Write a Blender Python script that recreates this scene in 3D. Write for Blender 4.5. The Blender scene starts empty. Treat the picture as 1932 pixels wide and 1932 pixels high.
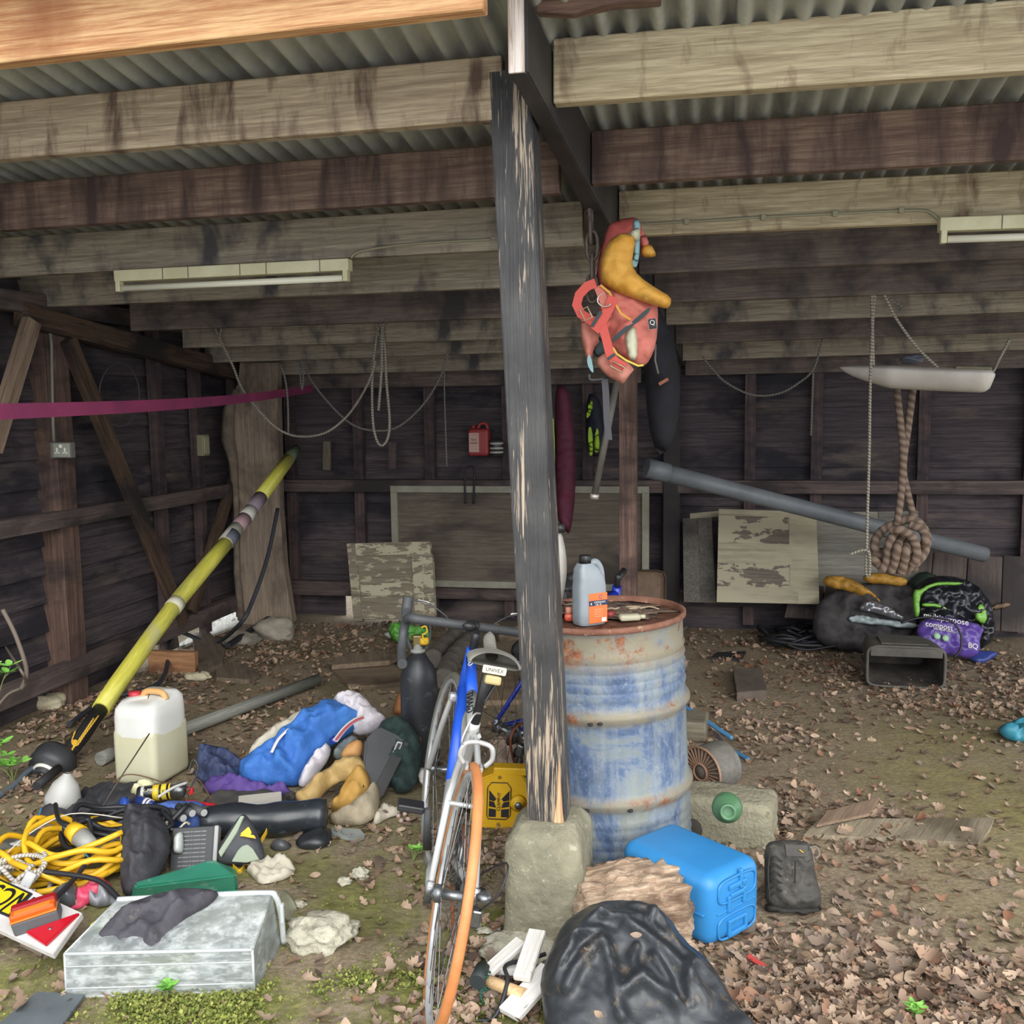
import bpy, bmesh, math, random
from mathutils import Vector, Matrix, noise
from mathutils.geometry import delaunay_2d_cdt
random.seed(7)
C = bpy.context.scene.collection
PI = math.pi
R = math.radians
# ---------------------------------------------------------------- camera
H = 1.62
cp, sp = math.cos(R(6)), math.sin(R(6))
cr, sr = math.cos(R(.8)), math.sin(R(.8))
CF = Vector((0, cp, -sp)); r0 = Vector((1, 0, 0)); u0 = Vector((0, sp, cp))
CR = cr*r0 - sr*u0; CU = sr*r0 + cr*u0; CC = Vector((0, 0, H))
cd = bpy.data.cameras.new('camera'); cam = bpy.data.objects.new('camera', cd); C.objects.link(cam)
cam.matrix_world = Matrix(((CR.x, CU.x, -CF.x, 0), (CR.y, CU.y, -CF.y, 0), (CR.z, CU.z, -CF.z, H), (0, 0, 0, 1)))
cd.sensor_width = 36; cd.lens = 36*1860/1932; cd.clip_end = 200
bpy.context.scene.camera = cam
# ---------------------------------------------------------------- sky, light, exposure
w = bpy.data.worlds.new('sky'); bpy.context.scene.world = w; w.use_nodes = True
nt = w.node_tree; nt.nodes.clear()
wo = nt.nodes.new('ShaderNodeOutputWorld'); bg = nt.nodes.new('ShaderNodeBackground')
tc = nt.nodes.new('ShaderNodeTexCoord'); sx = nt.nodes.new('ShaderNodeSeparateXYZ'); cr_ = nt.nodes.new('ShaderNodeValToRGB')
nt.links.new(tc.outputs['Generated'], sx.inputs[0]); nt.links.new(sx.outputs['Z'], cr_.inputs[0])
e = cr_.color_ramp.elements
e[0].position = 0.0; e[0].color = (.62, .66, .72, 1)
e[1].position = .5; e[1].color = (.95, .98, 1.03, 1)
nt.links.new(cr_.outputs[0], bg.inputs[0]); nt.links.new(bg.outputs[0], wo.inputs[0])
bg.inputs[1].default_value = 1.5
sd = bpy.data.lights.new('sun', 'SUN'); sd.energy = 1.6; sd.angle = R(50); sd.color = (1, .97, .92)
so = bpy.data.objects.new('sun', sd); C.objects.link(so)
so.rotation_euler = Vector((-.25, 1, -.62)).to_track_quat('-Z', 'Y').to_euler()
vs = bpy.context.scene.view_settings
vs.view_transform = 'Standard'; vs.look = 'None'; vs.gamma = 1; vs.use_curve_mapping = False; vs.exposure = .92
# ---------------------------------------------------------------- frames: shed axes (u along the back wall, v into the shed)
TH = R(12)
SU = Vector((math.cos(TH), -math.sin(TH), 0)); SV = Vector((math.sin(TH), math.cos(TH), 0)); SZ = Vector((0, 0, 1))
SP = Vector((.086, 2.95, 0))
VB = 4.3; UL = -3.12
def S(u, v, z): return SP + SU*u + SV*v + SZ*z
MS = Matrix(((SU.x, SV.x, 0, SP.x), (SU.y, SV.y, 0, SP.y), (0, 0, 1, 0), (0, 0, 0, 1)))
def ray(x, y): return CF + CR*((x-966)/1860) - CU*((y-966)/1860)
def hit(x, y, p, n):
    d = ray(x, y); return CC + d*((p-CC).dot(n)/d.dot(n))
def G(x, y, z=0.0): return hit(x, y, Vector((0, 0, z)), SZ)
def Wv(x, y, v): return hit(x, y, S(0, v, 0), SV)
def Wu(x, y, u): return hit(x, y, S(u, 0, 0), SU)
def D(x, y, d): return hit(x, y, Vector((0, d, 0)), Vector((0, 1, 0)))
def ss(a, b, t):
    t = min(1, max(0, (t-a)/(b-a))); return t*t*(3-2*t)
def nz(p, s=1, o=0): return noise.noise(Vector((p[0]*s+o, p[1]*s-o*.7, p[2]*s+o*1.3)))
def gz(x, y):
    return .010*nz((x, y, 0), 1.6) + .006*nz((x, y, 3), 5)
# ---------------------------------------------------------------- mesh builder
def frame(o, x, z=None):
    x = x.normalized(); z = Vector(z) if z is not None else (SZ if abs(x.z) < .95 else Vector((0, 1, 0)))
    y = z.cross(x).normalized(); z = x.cross(y)
    return Matrix(((x.x, y.x, z.x, o.x), (x.y, y.y, z.y, o.y), (x.z, y.z, z.z, o.z), (0, 0, 0, 1)))
def RZ(a): return Matrix.Rotation(a, 4, 'Z')
def TR(v): return Matrix.Translation(Vector(v))
class MB:
    def __init__(s): s.bm = bmesh.new(); s.uv = s.bm.loops.layers.uv.new('UVMap')
    def box(s, c, d, M=None, bev=0, taper=0, seg=2):
        M = M or Matrix()
        r = bmesh.ops.create_cube(s.bm, size=1)['verts']
        for v in r:
            k = 1 - taper*(v.co.z+.5)
            v.co = Vector((v.co.x*d[0]*k, v.co.y*d[1]*k, v.co.z*d[2])) + Vector(c)
        if bev:
            ed = list({e for v in r for e in v.link_edges})
            q = bmesh.ops.bevel(s.bm, geom=ed, offset=bev, segments=seg, affect='EDGES', profile=.5)
            r = list({v for f in q['faces'] for v in f.verts} | {v for v in r if v.is_valid})
        for v in r: v.co = M @ v.co
        return s
    def hexa(s, p, bev=0):   # p: 4 bottom points, 4 top points
        vs_ = [s.bm.verts.new(Vector(q)) for q in p]; fs = []
        for f in ((3, 2, 1, 0), (4, 5, 6, 7), (0, 1, 5, 4), (1, 2, 6, 5), (2, 3, 7, 6), (3, 0, 4, 7)):
            fs.append(s.bm.faces.new([vs_[i] for i in f]))
        if bev: bmesh.ops.bevel(s.bm, geom=list({e for f in fs for e in f.edges}), offset=bev, segments=2, affect='EDGES')
        return s
    def tube(s, pts, r, n=8, cap=True, M=None, flat=None, closed=False):
        pts = [Vector(p) for p in pts]
        if M: pts = [M @ p for p in pts]
        N = len(pts); rs = r if isinstance(r, (list, tuple)) else [r]*N
        rings = []; prev = None; L = 0; Ls = []
        for i in range(N):
            a = pts[(i-1) % N] if closed or i else pts[0]; b = pts[(i+1) % N] if closed or i < N-1 else pts[-1]
            t = (b-a).normalized() if (b-a).length > 1e-9 else Vector((0, 0, 1))
            if prev is None:
                k = SZ if abs(t.z) < .9 else Vector((1, 0, 0)); x = k.cross(t).normalized()
            else:
                x = prev - t*prev.dot(t); x.normalize()
            prev = x; y = t.cross(x)
            if i: L += (pts[i]-pts[i-1]).length
            Ls.append(L); fl = flat or 1
            rings.append([s.bm.verts.new(pts[i] + (x*math.cos(2*PI*j/n) + y*math.sin(2*PI*j/n)*fl)*rs[i]) for j in range(n)])
        for i in range(N if closed else N-1):
            A = rings[i]; B = rings[(i+1) % N]
            for j in range(n):
                f = s.bm.faces.new((A[j], A[(j+1) % n], B[(j+1) % n], B[j])); f.smooth = True
                u1 = Ls[i]; u2 = Ls[i+1] if i+1 < N else L+(pts[0]-pts[-1]).length
                for l, q in zip(f.loops, ((u1, j/n), (u1, (j+1)/n), (u2, (j+1)/n), (u2, j/n))): l[s.uv].uv = q
        if cap and not closed:
            s.bm.faces.new(rings[0][::-1]); s.bm.faces.new(rings[-1])
        return s
    def ribbon(s, pts, wv, th=.002):    # strap: pts path, wv width vector (or list), thickness
        pts = [Vector(p) for p in pts]; N = len(pts); rings = []
        for i in range(N):
            w_ = Vector(wv[i]) if isinstance(wv, list) else Vector(wv)
            t = (pts[min(i+1, N-1)]-pts[max(i-1, 0)]).normalized(); n_ = t.cross(w_).normalized()*th
            rings.append([s.bm.verts.new(pts[i]+q) for q in (w_/2+n_/2, -w_/2+n_/2, -w_/2-n_/2, w_/2-n_/2)])
        for i in range(N-1):
            for j in range(4): s.bm.faces.new((rings[i][j], rings[i][(j+1) % 4], rings[i+1][(j+1) % 4], rings[i+1][j]))
        s.bm.faces.new(rings[0][::-1]); s.bm.faces.new(rings[-1]); return s
    def lathe(s, prof, n=24, M=None, sc=(1, 1), cap=True):
        M = M or Matrix(); rings = []
        for r_, z in prof:
            rings.append([s.bm.verts.new(M @ Vector((r_*math.cos(2*PI*j/n)*sc[0], r_*math.sin(2*PI*j/n)*sc[1], z))) for j in range(n)])
        for a, b in zip(rings, rings[1:]):
            for j in range(n):
                f = s.bm.faces.new((a[j], a[(j+1) % n], b[(j+1) % n], b[j])); f.smooth = True
        if cap and prof[0][0] > 1e-4: s.bm.faces.new(rings[0][::-1])
        if cap and prof[-1][0] > 1e-4: s.bm.faces.new(rings[-1])
        return s
    def prism(s, poly, vec, bev=0):   # polygon of 3d points swept by vec
        a = [s.bm.verts.new(Vector(p)) for p in poly]; b = [s.bm.verts.new(Vector(p)+Vector(vec)) for p in poly]; n = len(a)
        fs = [s.bm.faces.new(a[::-1]), s.bm.faces.new(b)]
        for i in range(n): fs.append(s.bm.faces.new((a[i], a[(i+1) % n], b[(i+1) % n], b[i])))
        if bev: bmesh.ops.bevel(s.bm, geom=list({e for f in fs for e in f.edges}), offset=bev, segments=2, affect='EDGES')
        return s
    def lump(s, c, d, sub=3, amp=.15, fr=3, seed=0, M=None, sq=0):
        M = M or Matrix(); q = bmesh.ops.create_icosphere(s.bm, subdivisions=sub, radius=.5)['verts']
        for v in q:
            p = v.co.copy()
            if sq:
                m_ = max(abs(p.x), abs(p.y), abs(p.z)); p = p.lerp(p*(.5/m_), sq)
            k = 1+amp*(nz(p, fr, seed)+.5*nz(p, fr*2.3, seed+5))
            v.co = M @ (Vector((p.x*d[0]*k, p.y*d[1]*k, p.z*d[2]*k)) + Vector(c))
            for f in v.link_faces: f.smooth = True
        return s
    def grid(s, fn, nu, nv, smooth=True, wrap=False):
        g = [[s.bm.verts.new(fn(i/nu, j/nv)) for j in range(nv+1)] for i in range(nu+1)]
        for i in range(nu):
            for j in range(nv):
                f = s.bm.faces.new((g[i][j], g[i+1][j], g[i+1][j+1], g[i][j+1])); f.smooth = smooth
                for l, q in zip(f.loops, ((i, j), (i+1, j), (i+1, j+1), (i, j+1))): l[s.uv].uv = (q[0]/nu, q[1]/nv)
        return s
WM = {}
def link(name, data, M, parent):
    o = bpy.data.objects.new(name, data); C.objects.link(o)
    WM[o.name] = M
    if parent: o.parent = parent; o.matrix_basis = WM[parent.name].inverted() @ M
    else: o.matrix_basis = M
    return o
def tag(o, label=None, cat=None, group=None, kind=None):
    for k, v in (('label', label), ('category', cat), ('group', group), ('kind', kind)):
        if v: o[k] = v
    return o
def ob(name, mb, mat, parent=None, M=None, label=None, cat=None, group=None, kind=None, solid=0, sub=0, smooth=None):
    me = bpy.data.meshes.new(name)
    bm = mb.bm; bmesh.ops.remove_doubles(bm, verts=bm.verts, dist=1e-6)
    bmesh.ops.recalc_face_normals(bm, faces=bm.faces)
    if smooth is not None:
        for f in bm.faces: f.smooth = smooth
    if M is None and parent is None:
        xs = [v.co for v in bm.verts]
        lo = Vector([min(v[i] for v in xs) for i in range(3)]); hi = Vector([max(v[i] for v in xs) for i in range(3)])
        c = (lo+hi)/2; c.z = lo.z; M = TR(c)
        for v in bm.verts: v.co -= c
    elif M is None:
        M = WM[parent.name]; inv = M.inverted()
        for v in bm.verts: v.co = inv @ v.co
    bm.to_mesh(me); bm.free()
    for m in (mat if isinstance(mat, list) else [mat]): me.materials.append(m)
    o = link(name, me, M, parent)
    if solid:
        q = o.modifiers.new('Solidify', 'SOLIDIFY'); q.thickness = solid; q.offset = 0
    if sub:
        q = o.modifiers.new('Subdivision', 'SUBSURF'); q.levels = q.render_levels = sub
    return tag(o, label, cat, group, kind)
def thing(name, label, cat, loc, group=None, M=None):
    return tag(link(name, None, M or TR(loc), None), label, cat, group)
def copy_tree(o, M):
    c = o.copy(); C.objects.link(c); c.matrix_basis = M; WM[c.name] = M
    for ch in [k for k in C.objects if k.parent == o]:
        d = ch.copy(); C.objects.link(d); d.parent = c; WM[d.name] = M @ ch.matrix_basis
        for g in [k for k in C.objects if k.parent == ch]:
            h = g.copy(); C.objects.link(h); h.parent = d; WM[h.name] = WM[d.name] @ g.matrix_basis
    return c
# flat traced outline -> inflated soft body on a tilted plane
def plane(anchor, tilt, yaw=0):
    a = R(tilt); f = Vector((math.sin(R(yaw)), math.cos(R(yaw)), 0)); x = Vector((f.y, -f.x, 0))
    return anchor, x, (f*math.cos(a)+SZ*math.sin(a))
def densify(P, d):
    out = []
    for i, a in enumerate(P):
        b = P[(i+1) % len(P)]; n = max(1, int((b-a).length/d))
        for k in range(n): out.append(a.lerp(b, k/n))
    return out
def chaikin(P, k=1):
    for _ in range(k):
        P = [q for i, a in enumerate(P) for q in (a.lerp(P[(i+1) % len(P)], .25), a.lerp(P[(i+1) % len(P)], .75))]
    return P
def pillow(px, pl, thick, res=.02, fold=.3, fs=8, seed=0, back=.3, ground=True, fdir=None, rnd=1, edge=None, lift=0, sharp=.6, ridges=()):
    """soft body whose outline is traced on plane pl (anchor,x,y); thick = bulge towards the normal"""
    o, X, Y = pl; N = X.cross(Y); edge = edge or thick*1.2
    P = [hit(a, b, o, N)-o for a, b in px]; P = [Vector((p.dot(X), p.dot(Y))) for p in P]
    P = densify(chaikin(P, rnd), res)
    n = len(P); xs = [p.x for p in P]; ys = [p.y for p in P]; pts = list(P)
    def inside(q):
        c = False
        for i in range(n):
            a, b = P[i], P[i-1]
            if (a.y > q.y) != (b.y > q.y) and q.x < (b.x-a.x)*(q.y-a.y)/(b.y-a.y)+a.x: c = not c
        return c
    def dist(q):
        m_ = 9
        for i in range(n):
            a, b = P[i-1], P[i]; ab = b-a; t = max(0, min(1, (q-a).dot(ab)/max(ab.length_squared, 1e-12)))
            m_ = min(m_, (a+ab*t-q).length)
        return m_
    rs = random.Random(seed); y = min(ys)+res*.5; k = 0
    while y < max(ys):
        x = min(xs)+res*(.5 if k % 2 else 1)
        while x < max(xs):
            q = Vector((x+rs.uniform(-.15, .15)*res, y+rs.uniform(-.15, .15)*res))
            if inside(q) and dist(q) > res*.55: pts.append(q)
            x += res
        y += res*.87; k += 1
    RG = []
    for rp_, rw_, rh_ in ridges:
        q_ = [hit(a, b, o, N)-o for a, b in rp_]; q_ = [Vector((p.dot(X), p.dot(Y), 0)) for p in q_]; RG.append(([p.to_2d() for p in catmull(q_, 4)], rw_, rh_))
    def ridge(q):
        h = 0
        for L_, rw_, rh_ in RG:
            m_ = 9; tt = 0
            for i in range(len(L_)-1):
                a, b = L_[i], L_[i+1]; ab = b-a; t = max(0, min(1, (q-a).dot(ab)/max(ab.length_squared, 1e-12))); d_ = (a+ab*t-q).length
                if d_ < m_: m_ = d_; tt = (i+t)/(len(L_)-1)
            h += rh_*math.exp(-(m_/rw_)**2)*min(1, 6*min(tt, 1-tt)+.15)
        return h
    V2, E_, F2, *_ = delaunay_2d_cdt(pts, [(i, (i+1) % n) for i in range(n)], [], 1, 1e-6)
    mb = MB(); top = []; bot = []
    for q in V2:
        dd = dist(q); on = dd < 1e-4
        h = math.sqrt(max(0, 1-(1-min(1, dd/edge))**2)); h = .75*h+.25*min(1, dd/edge)
        qq = q if fdir is None else Vector((q.x*math.cos(fdir)+q.y*math.sin(fdir), (-q.x*math.sin(fdir)+q.y*math.cos(fdir))*.28))
        r1 = 1-abs(nz((qq.x, qq.y, seed), fs))*2; r2 = nz((qq.x, qq.y, seed+9), fs*2.2)
        f_ = fold*(sharp*(r1-.5)+(1-sharp)*r2*1.5)
        w3 = o + X*q.x + Y*q.y
        c1 = abs(nz((q.x, q.y, seed+3), fs*1.9)); c2 = abs(nz((q.x+q.y*.6, q.y-q.x*.5, seed+6), fs*3.6))
        cz_ = h*fold*(.075*(.22-c1) + .038*(.22-c2))*min(1, thick/.05)*1.4
        a = w3 + N*(thick*h*(1+f_)+(ridge(q)*min(1, h*1.5) if RG else 0)+lift+cz_); b = w3 - N*(thick*back*h)
        if ground:
            for v in (a, b):
                g = gz(v.x, v.y)+.003
                if v.z < g: v.z = g
            if a.z < b.z+.002: a.z = b.z+.002
        top.append(mb.bm.verts.new(a)); bot.append(top[-1] if on else mb.bm.verts.new(b))
        top[-1].index = 0
    for f in F2:
        try:
            q = mb.bm.faces.new([top[i] for i in f]); q.smooth = True
            for l, i in zip(q.loops, f): l[mb.uv].uv = V2[i]
        except ValueError: pass
        try:
            q = mb.bm.faces.new([bot[i] for i in f][::-1]); q.smooth = True
        except ValueError: pass
    return mb
def catmull(P, k=6):
    P = [Vector(p) for p in P]; out = []
    for i in range(len(P)-1):
        a, b, c, d = P[max(i-1, 0)], P[i], P[i+1], P[min(i+2, len(P)-1)]
        for j in range(k):
            t = j/k; out.append(.5*((2*b)+(c-a)*t+(2*a-5*b+4*c-d)*t*t+(3*b-a-3*c+d)*t**3))
    return out+[P[-1]]
# ---------------------------------------------------------------- materials
def lin(c):
    if isinstance(c, str): c = [int(c[i:i+2], 16)/255 for i in (0, 2, 4)]
    return [x/12.92 if x < .04045 else ((x+.055)/1.055)**2.4 for x in c]+[1]
def bsdf(name):
    m = bpy.data.materials.new(name); m.use_nodes = True; nt = m.node_tree
    return m, nt, nt.nodes['Principled BSDF']
def N(nt, t, **k):
    n = nt.nodes.new(t)
    for a, b in k.items():
        if a in n.inputs: n.inputs[a].default_value = b
        else: setattr(n, a, b)
    return n
def coords(nt, scale=(1, 1, 1), rot=(0, 0, 0), kind='Object'):
    t = nt.nodes.new('ShaderNodeTexCoord'); m = nt.nodes.new('ShaderNodeMapping')
    m.inputs['Scale'].default_value = scale; m.inputs['Rotation'].default_value = rot
    nt.links.new(t.outputs[kind], m.inputs[0]); return m.outputs[0]
def ramp(nt, src, stops):
    r = nt.nodes.new('ShaderNodeValToRGB'); e = r.color_ramp.elements
    while len(e) < len(stops): e.new(.5)
    for i, (p, c) in enumerate(stops): e[i].position = p; e[i].color = lin(c) if not isinstance(c, (int, float)) else (c, c, c, 1)
    nt.links.new(src, r.inputs[0]); return r.outputs[0]
def mix(nt, f, a, b, mode='MIX'):
    m = nt.nodes.new('ShaderNodeMix'); m.data_type = 'RGBA'; m.blend_type = mode
    for i, q in ((0, f), (6, a), (7, b)):
        s_ = m.inputs[i]
        if isinstance(q, (int, float)): s_.default_value = q if i == 0 else (q, q, q, 1)
        elif isinstance(q, (str, tuple)) : s_.default_value = lin(q)
        elif isinstance(q, list): s_.default_value = q
        else: nt.links.new(q, s_)
    return m.outputs[2]
def noise_(nt, vec, sc, det=4, rough=.55, dist=0):
    n = N(nt, 'ShaderNodeTexNoise', Scale=sc, Detail=det, Roughness=rough, Distortion=dist)
    if vec: nt.links.new(vec, n.inputs['Vector'])
    return n.outputs['Fac']
def bump(nt, b, h, s, d=.01):
    n = N(nt, 'ShaderNodeBump', Strength=s, Distance=d); nt.links.new(h, n.inputs['Height']); nt.links.new(n.outputs[0], b.inputs['Normal'])
_mc = {}
def plain(c, rough=.6, metal=0, c2=None, sc=12, lo=.35, hi=.65, bp=0, bsc=60, alpha=None, coat=0, trans=0, c3=None, sheen=0):
    key = (c, rough, metal, c2, sc, lo, hi, bp, bsc, trans, c3, coat)
    if key in _mc: return _mc[key]
    m, nt, b = bsdf('mat_'+str(len(_mc))); _mc[key] = m
    b.inputs['Roughness'].default_value = rough; b.inputs['Metallic'].default_value = metal
    v = coords(nt)
    if c2:
        col = ramp(nt, noise_(nt, v, sc, 6, .65), [(lo, c), (hi, c2)])
        if c3: col = mix(nt, ramp(nt, noise_(nt, v, sc*3.1, 5, .7), [(.58, 0.), (.68, 1.)]), col, c3)
        nt.links.new(col, b.inputs['Base Color'])
    else: b.inputs['Base Color'].default_value = lin(c)
    if bp: bump(nt, b, noise_(nt, v, bsc, 5), bp, .01)
    if coat: b.inputs['Coat Weight'].default_value = coat
    if trans: b.inputs['Transmission Weight'].default_value = trans; b.inputs['IOR'].default_value = 1.2
    return m
def wood(c1, c2, stain=None, sc=6, rough=.8, st=.12, lo=.4, hi=.6, slo=.48, shi=.62, ssc=(1.4, 1.4, 3), axis=0, bp=.35, paint=None, pl=.5, ph=.53, psc=9, green=None, pst=3):
    """grain along the object's own axis; stain = blotches that belong to the wood; paint = flaking coat"""
    m, nt, b = bsdf('mat_wood'); b.inputs['Roughness'].default_value = rough
    s_ = [sc*3]*3; s_[axis] = sc*st
    v = coords(nt, s_); v0 = coords(nt)
    g = noise_(nt, v, 3, 8, .7, .6); col = ramp(nt, g, [(lo, c1), (hi, c2)])
    fine = noise_(nt, coords(nt, [x*5 for x in s_]), 3, 3, .6); col = mix(nt, .35, col, ramp(nt, fine, [(.3, .25), (.7, .85)]), 'OVERLAY')
    if stain:
        f = ramp(nt, noise_(nt, coords(nt, ssc), 1, 5, .6, .3), [(slo, 0.), (shi, 1.)]); col = mix(nt, f, col, mix(nt, .3, stain, col, 'MULTIPLY'))
    if green:
        f = ramp(nt, noise_(nt, v0, 5, 5, .7), [(.55, 0.), (.75, .7)]); col = mix(nt, f, col, green)
    if paint:
        ps = [psc]*3; ps[axis] = psc/pst
        f = ramp(nt, noise_(nt, coords(nt, ps), 1, 7, .62), [(pl, 0.), (ph, 1.)]); col = mix(nt, f, col, paint)
    nt.links.new(col, b.inputs['Base Color']); bump(nt, b, g, bp, .01)
    return m
def rope_mat(c1, c2, n=1.0, rough=.9, bp=.5, tw=60):
    m, nt, b = bsdf('mat_rope'); b.inputs['Roughness'].default_value = rough
    v = coords(nt, (tw, n, 1), kind='UV'); x = nt.nodes.new('ShaderNodeSeparateXYZ'); nt.links.new(v, x.inputs[0])
    a = N(nt, 'ShaderNodeMath', operation='ADD'); nt.links.new(x.outputs[0], a.inputs[0]); nt.links.new(x.outputs[1], a.inputs[1])
    f = N(nt, 'ShaderNodeMath', operation='PINGPONG'); f.inputs[1].default_value = .5; nt.links.new(a.outputs[0], f.inputs[0])
    nt.links.new(ramp(nt, f.outputs[0], [(.15, c1), (.35, c2)]), b.inputs['Base Color']); bump(nt, b, f.outputs[0], bp, .01)
    return m
def text(s_, size, M, mat, parent, name='lettering', ext=.0008, sx=1, align='CENTER'):
    cu = bpy.data.curves.new(name, 'FONT'); cu.body = s_; cu.size = size; cu.extrude = ext; cu.align_x = align; cu.align_y = 'CENTER'
    t = bpy.data.objects.new(name, cu); C.objects.link(t); bpy.context.view_layer.update()
    me = bpy.data.meshes.new_from_object(t); bpy.data.objects.remove(t); bpy.data.curves.remove(cu)
    me.transform(Matrix.Diagonal((sx, 1, 1, 1))); me.materials.clear(); me.materials.append(mat)
    return link(name, me, M, parent)
def face_frame(o, x, y):   # text frame: x along writing, y up the letters
    x = x.normalized(); z = x.cross(y).normalized(); y = z.cross(x)
    return Matrix(((x.x, y.x, z.x, o.x), (x.y, y.y, z.y, o.y), (x.z, y.z, z.z, o.z), (0, 0, 0, 1)))
# ================================================================ STRUCTURE
# ---- ground
def ground_mat():
    m, nt, b = bsdf('mat_ground'); b.inputs['Roughness'].default_value = .92
    v = coords(nt)
    mud = ramp(nt, noise_(nt, v, 3.2, 8, .68), [(.3, '75664f'), (.5, '8f7e64'), (.7, 'a39276')])
    grit = ramp(nt, noise_(nt, v, 60, 4, .7), [(.40, '5e5245'), (.62, 'b5a68f')]); col = mix(nt, .4, mud, grit)
    # where moss grows: patches of its own on the open ground in front, thin olive film on the right
    sp_ = nt.nodes.new('ShaderNodeSeparateXYZ'); t = nt.nodes.new('ShaderNodeTexCoord'); nt.links.new(t.outputs['Object'], sp_.inputs[0])
    def mr(src, a, b_):
        q = nt.nodes.new('ShaderNodeMapRange'); q.inputs[1].default_value = a; q.inputs[2].default_value = b_; nt.links.new(src, q.inputs[0]); return q.outputs[0]
    def mul(*a):
        r = a[0]
        for q in a[1:]:
            k = N(nt, 'ShaderNodeMath', operation='MULTIPLY'); nt.links.new(r, k.inputs[0]); nt.links.new(q, k.inputs[1]); r = k.outputs[0]
        return r
    X, Y = sp_.outputs[0], sp_.outputs[1]
    moss = ramp(nt, noise_(nt, v, 26, 5, .7), [(.3, '5f6130'), (.5, '7f8042'), (.7, 'a09e5c')])
    n1 = ramp(nt, noise_(nt, v, 2.6, 6, .65), [(.42, 0.), (.56, 1.)])
    left = mul(mr(Y, 4.2, 3.0), mr(X, .55, .15), n1)
    col = mix(nt, left, col, moss)
    n2 = ramp(nt, noise_(nt, v, 1.3, 5, .6), [(.38, 0.), (.56, .85)])
    right = mul(mr(X, 1.2, 2.1), mr(Y, 5.3, 4.4), n2)
    olive = ramp(nt, noise_(nt, v, 20, 5, .7), [(.35, '6c6838'), (.65, '9a9050')])
    col = mix(nt, right, col, olive)
    n3 = ramp(nt, noise_(nt, v, 1.7, 5, .6), [(.46, 0.), (.6, .5)]); col = mix(nt, mul(mr(X, .2, -.4), n3), col, '5e5a30')
    nt.links.new(col, b.inputs['Base Color']); bump(nt, b, noise_(nt, v, 34, 8, .7), .8, .02)
    return m
mb = MB()
mb.grid(lambda a, c: Vector((-8+16*a, -1+13*c, gz(-8+16*a, -1+13*c))), 200, 180)
ob('floor', mb, ground_mat(), kind='structure', M=Matrix())
# ---- back wall: overlapping weatherboards with studs, rails and a gap above the ground
board_m = wood('393136', '544a4c', stain='2a272f', paint='7d7065', pl=.55, ph=.78, psc=4.5, pst=5, bp=.5)  # hazy veil put into the colour: dark wall timber lifted, slightly bluish
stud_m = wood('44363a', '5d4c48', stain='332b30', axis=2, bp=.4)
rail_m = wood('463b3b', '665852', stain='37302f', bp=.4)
rng = random.Random(3)
def wallboards(n, length, z0, z1, M):
    mb = MB(); bh = (z1-z0)/n
    for i in range(n):
        z = z0+bh*i; a = rng.uniform(-.006, .006); k = 0; x = 0
        d = rng.uniform(0, .01)
        mb.hexa([(0, .0+d, z+a), (length, .0+d, z-a), (length, .02+d, z-a), (0, .02+d, z+a), (0, .034+d, z+bh+.018), (length, .034+d, z+bh+.018), (length, .046+d, z+bh+.018), (0, .046+d, z+bh+.018)])
    return mb
L = 7.6
MBW = MS @ TR((UL-.05, VB, 0))
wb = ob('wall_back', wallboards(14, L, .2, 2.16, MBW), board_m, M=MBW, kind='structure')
for u in (.42, .98, 1.55, 2.15, 2.75, 3.9, 4.35, 5.05, 5.72, 6.4, 7.1):
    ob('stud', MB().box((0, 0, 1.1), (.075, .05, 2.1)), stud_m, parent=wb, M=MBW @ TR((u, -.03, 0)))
for z, d, hh in ((.25, .07, .11), (1.05, .09, .09), (2.0, .08, .1)):
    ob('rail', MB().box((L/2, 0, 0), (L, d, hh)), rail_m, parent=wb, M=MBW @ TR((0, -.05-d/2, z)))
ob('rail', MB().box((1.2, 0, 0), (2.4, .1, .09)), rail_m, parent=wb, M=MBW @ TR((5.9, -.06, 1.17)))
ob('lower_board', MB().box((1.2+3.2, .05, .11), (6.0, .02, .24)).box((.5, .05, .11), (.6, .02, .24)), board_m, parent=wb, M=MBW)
# ---- left wall
MLW = frame(S(UL, -1.6, 0), SV)   # x runs into the shed, y points away from it
LL = VB+1.62
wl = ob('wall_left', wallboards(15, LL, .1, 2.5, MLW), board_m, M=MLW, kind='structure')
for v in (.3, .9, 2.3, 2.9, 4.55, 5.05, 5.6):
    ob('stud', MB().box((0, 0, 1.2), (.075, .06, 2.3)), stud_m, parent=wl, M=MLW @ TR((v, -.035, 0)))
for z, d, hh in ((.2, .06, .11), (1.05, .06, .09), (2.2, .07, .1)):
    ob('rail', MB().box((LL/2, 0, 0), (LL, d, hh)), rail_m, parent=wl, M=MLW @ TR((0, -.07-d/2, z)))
ob('lower_board', MB().box((2.0, .03, .06), (4.4, .02, .2)), board_m, parent=wl, M=MLW)
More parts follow.
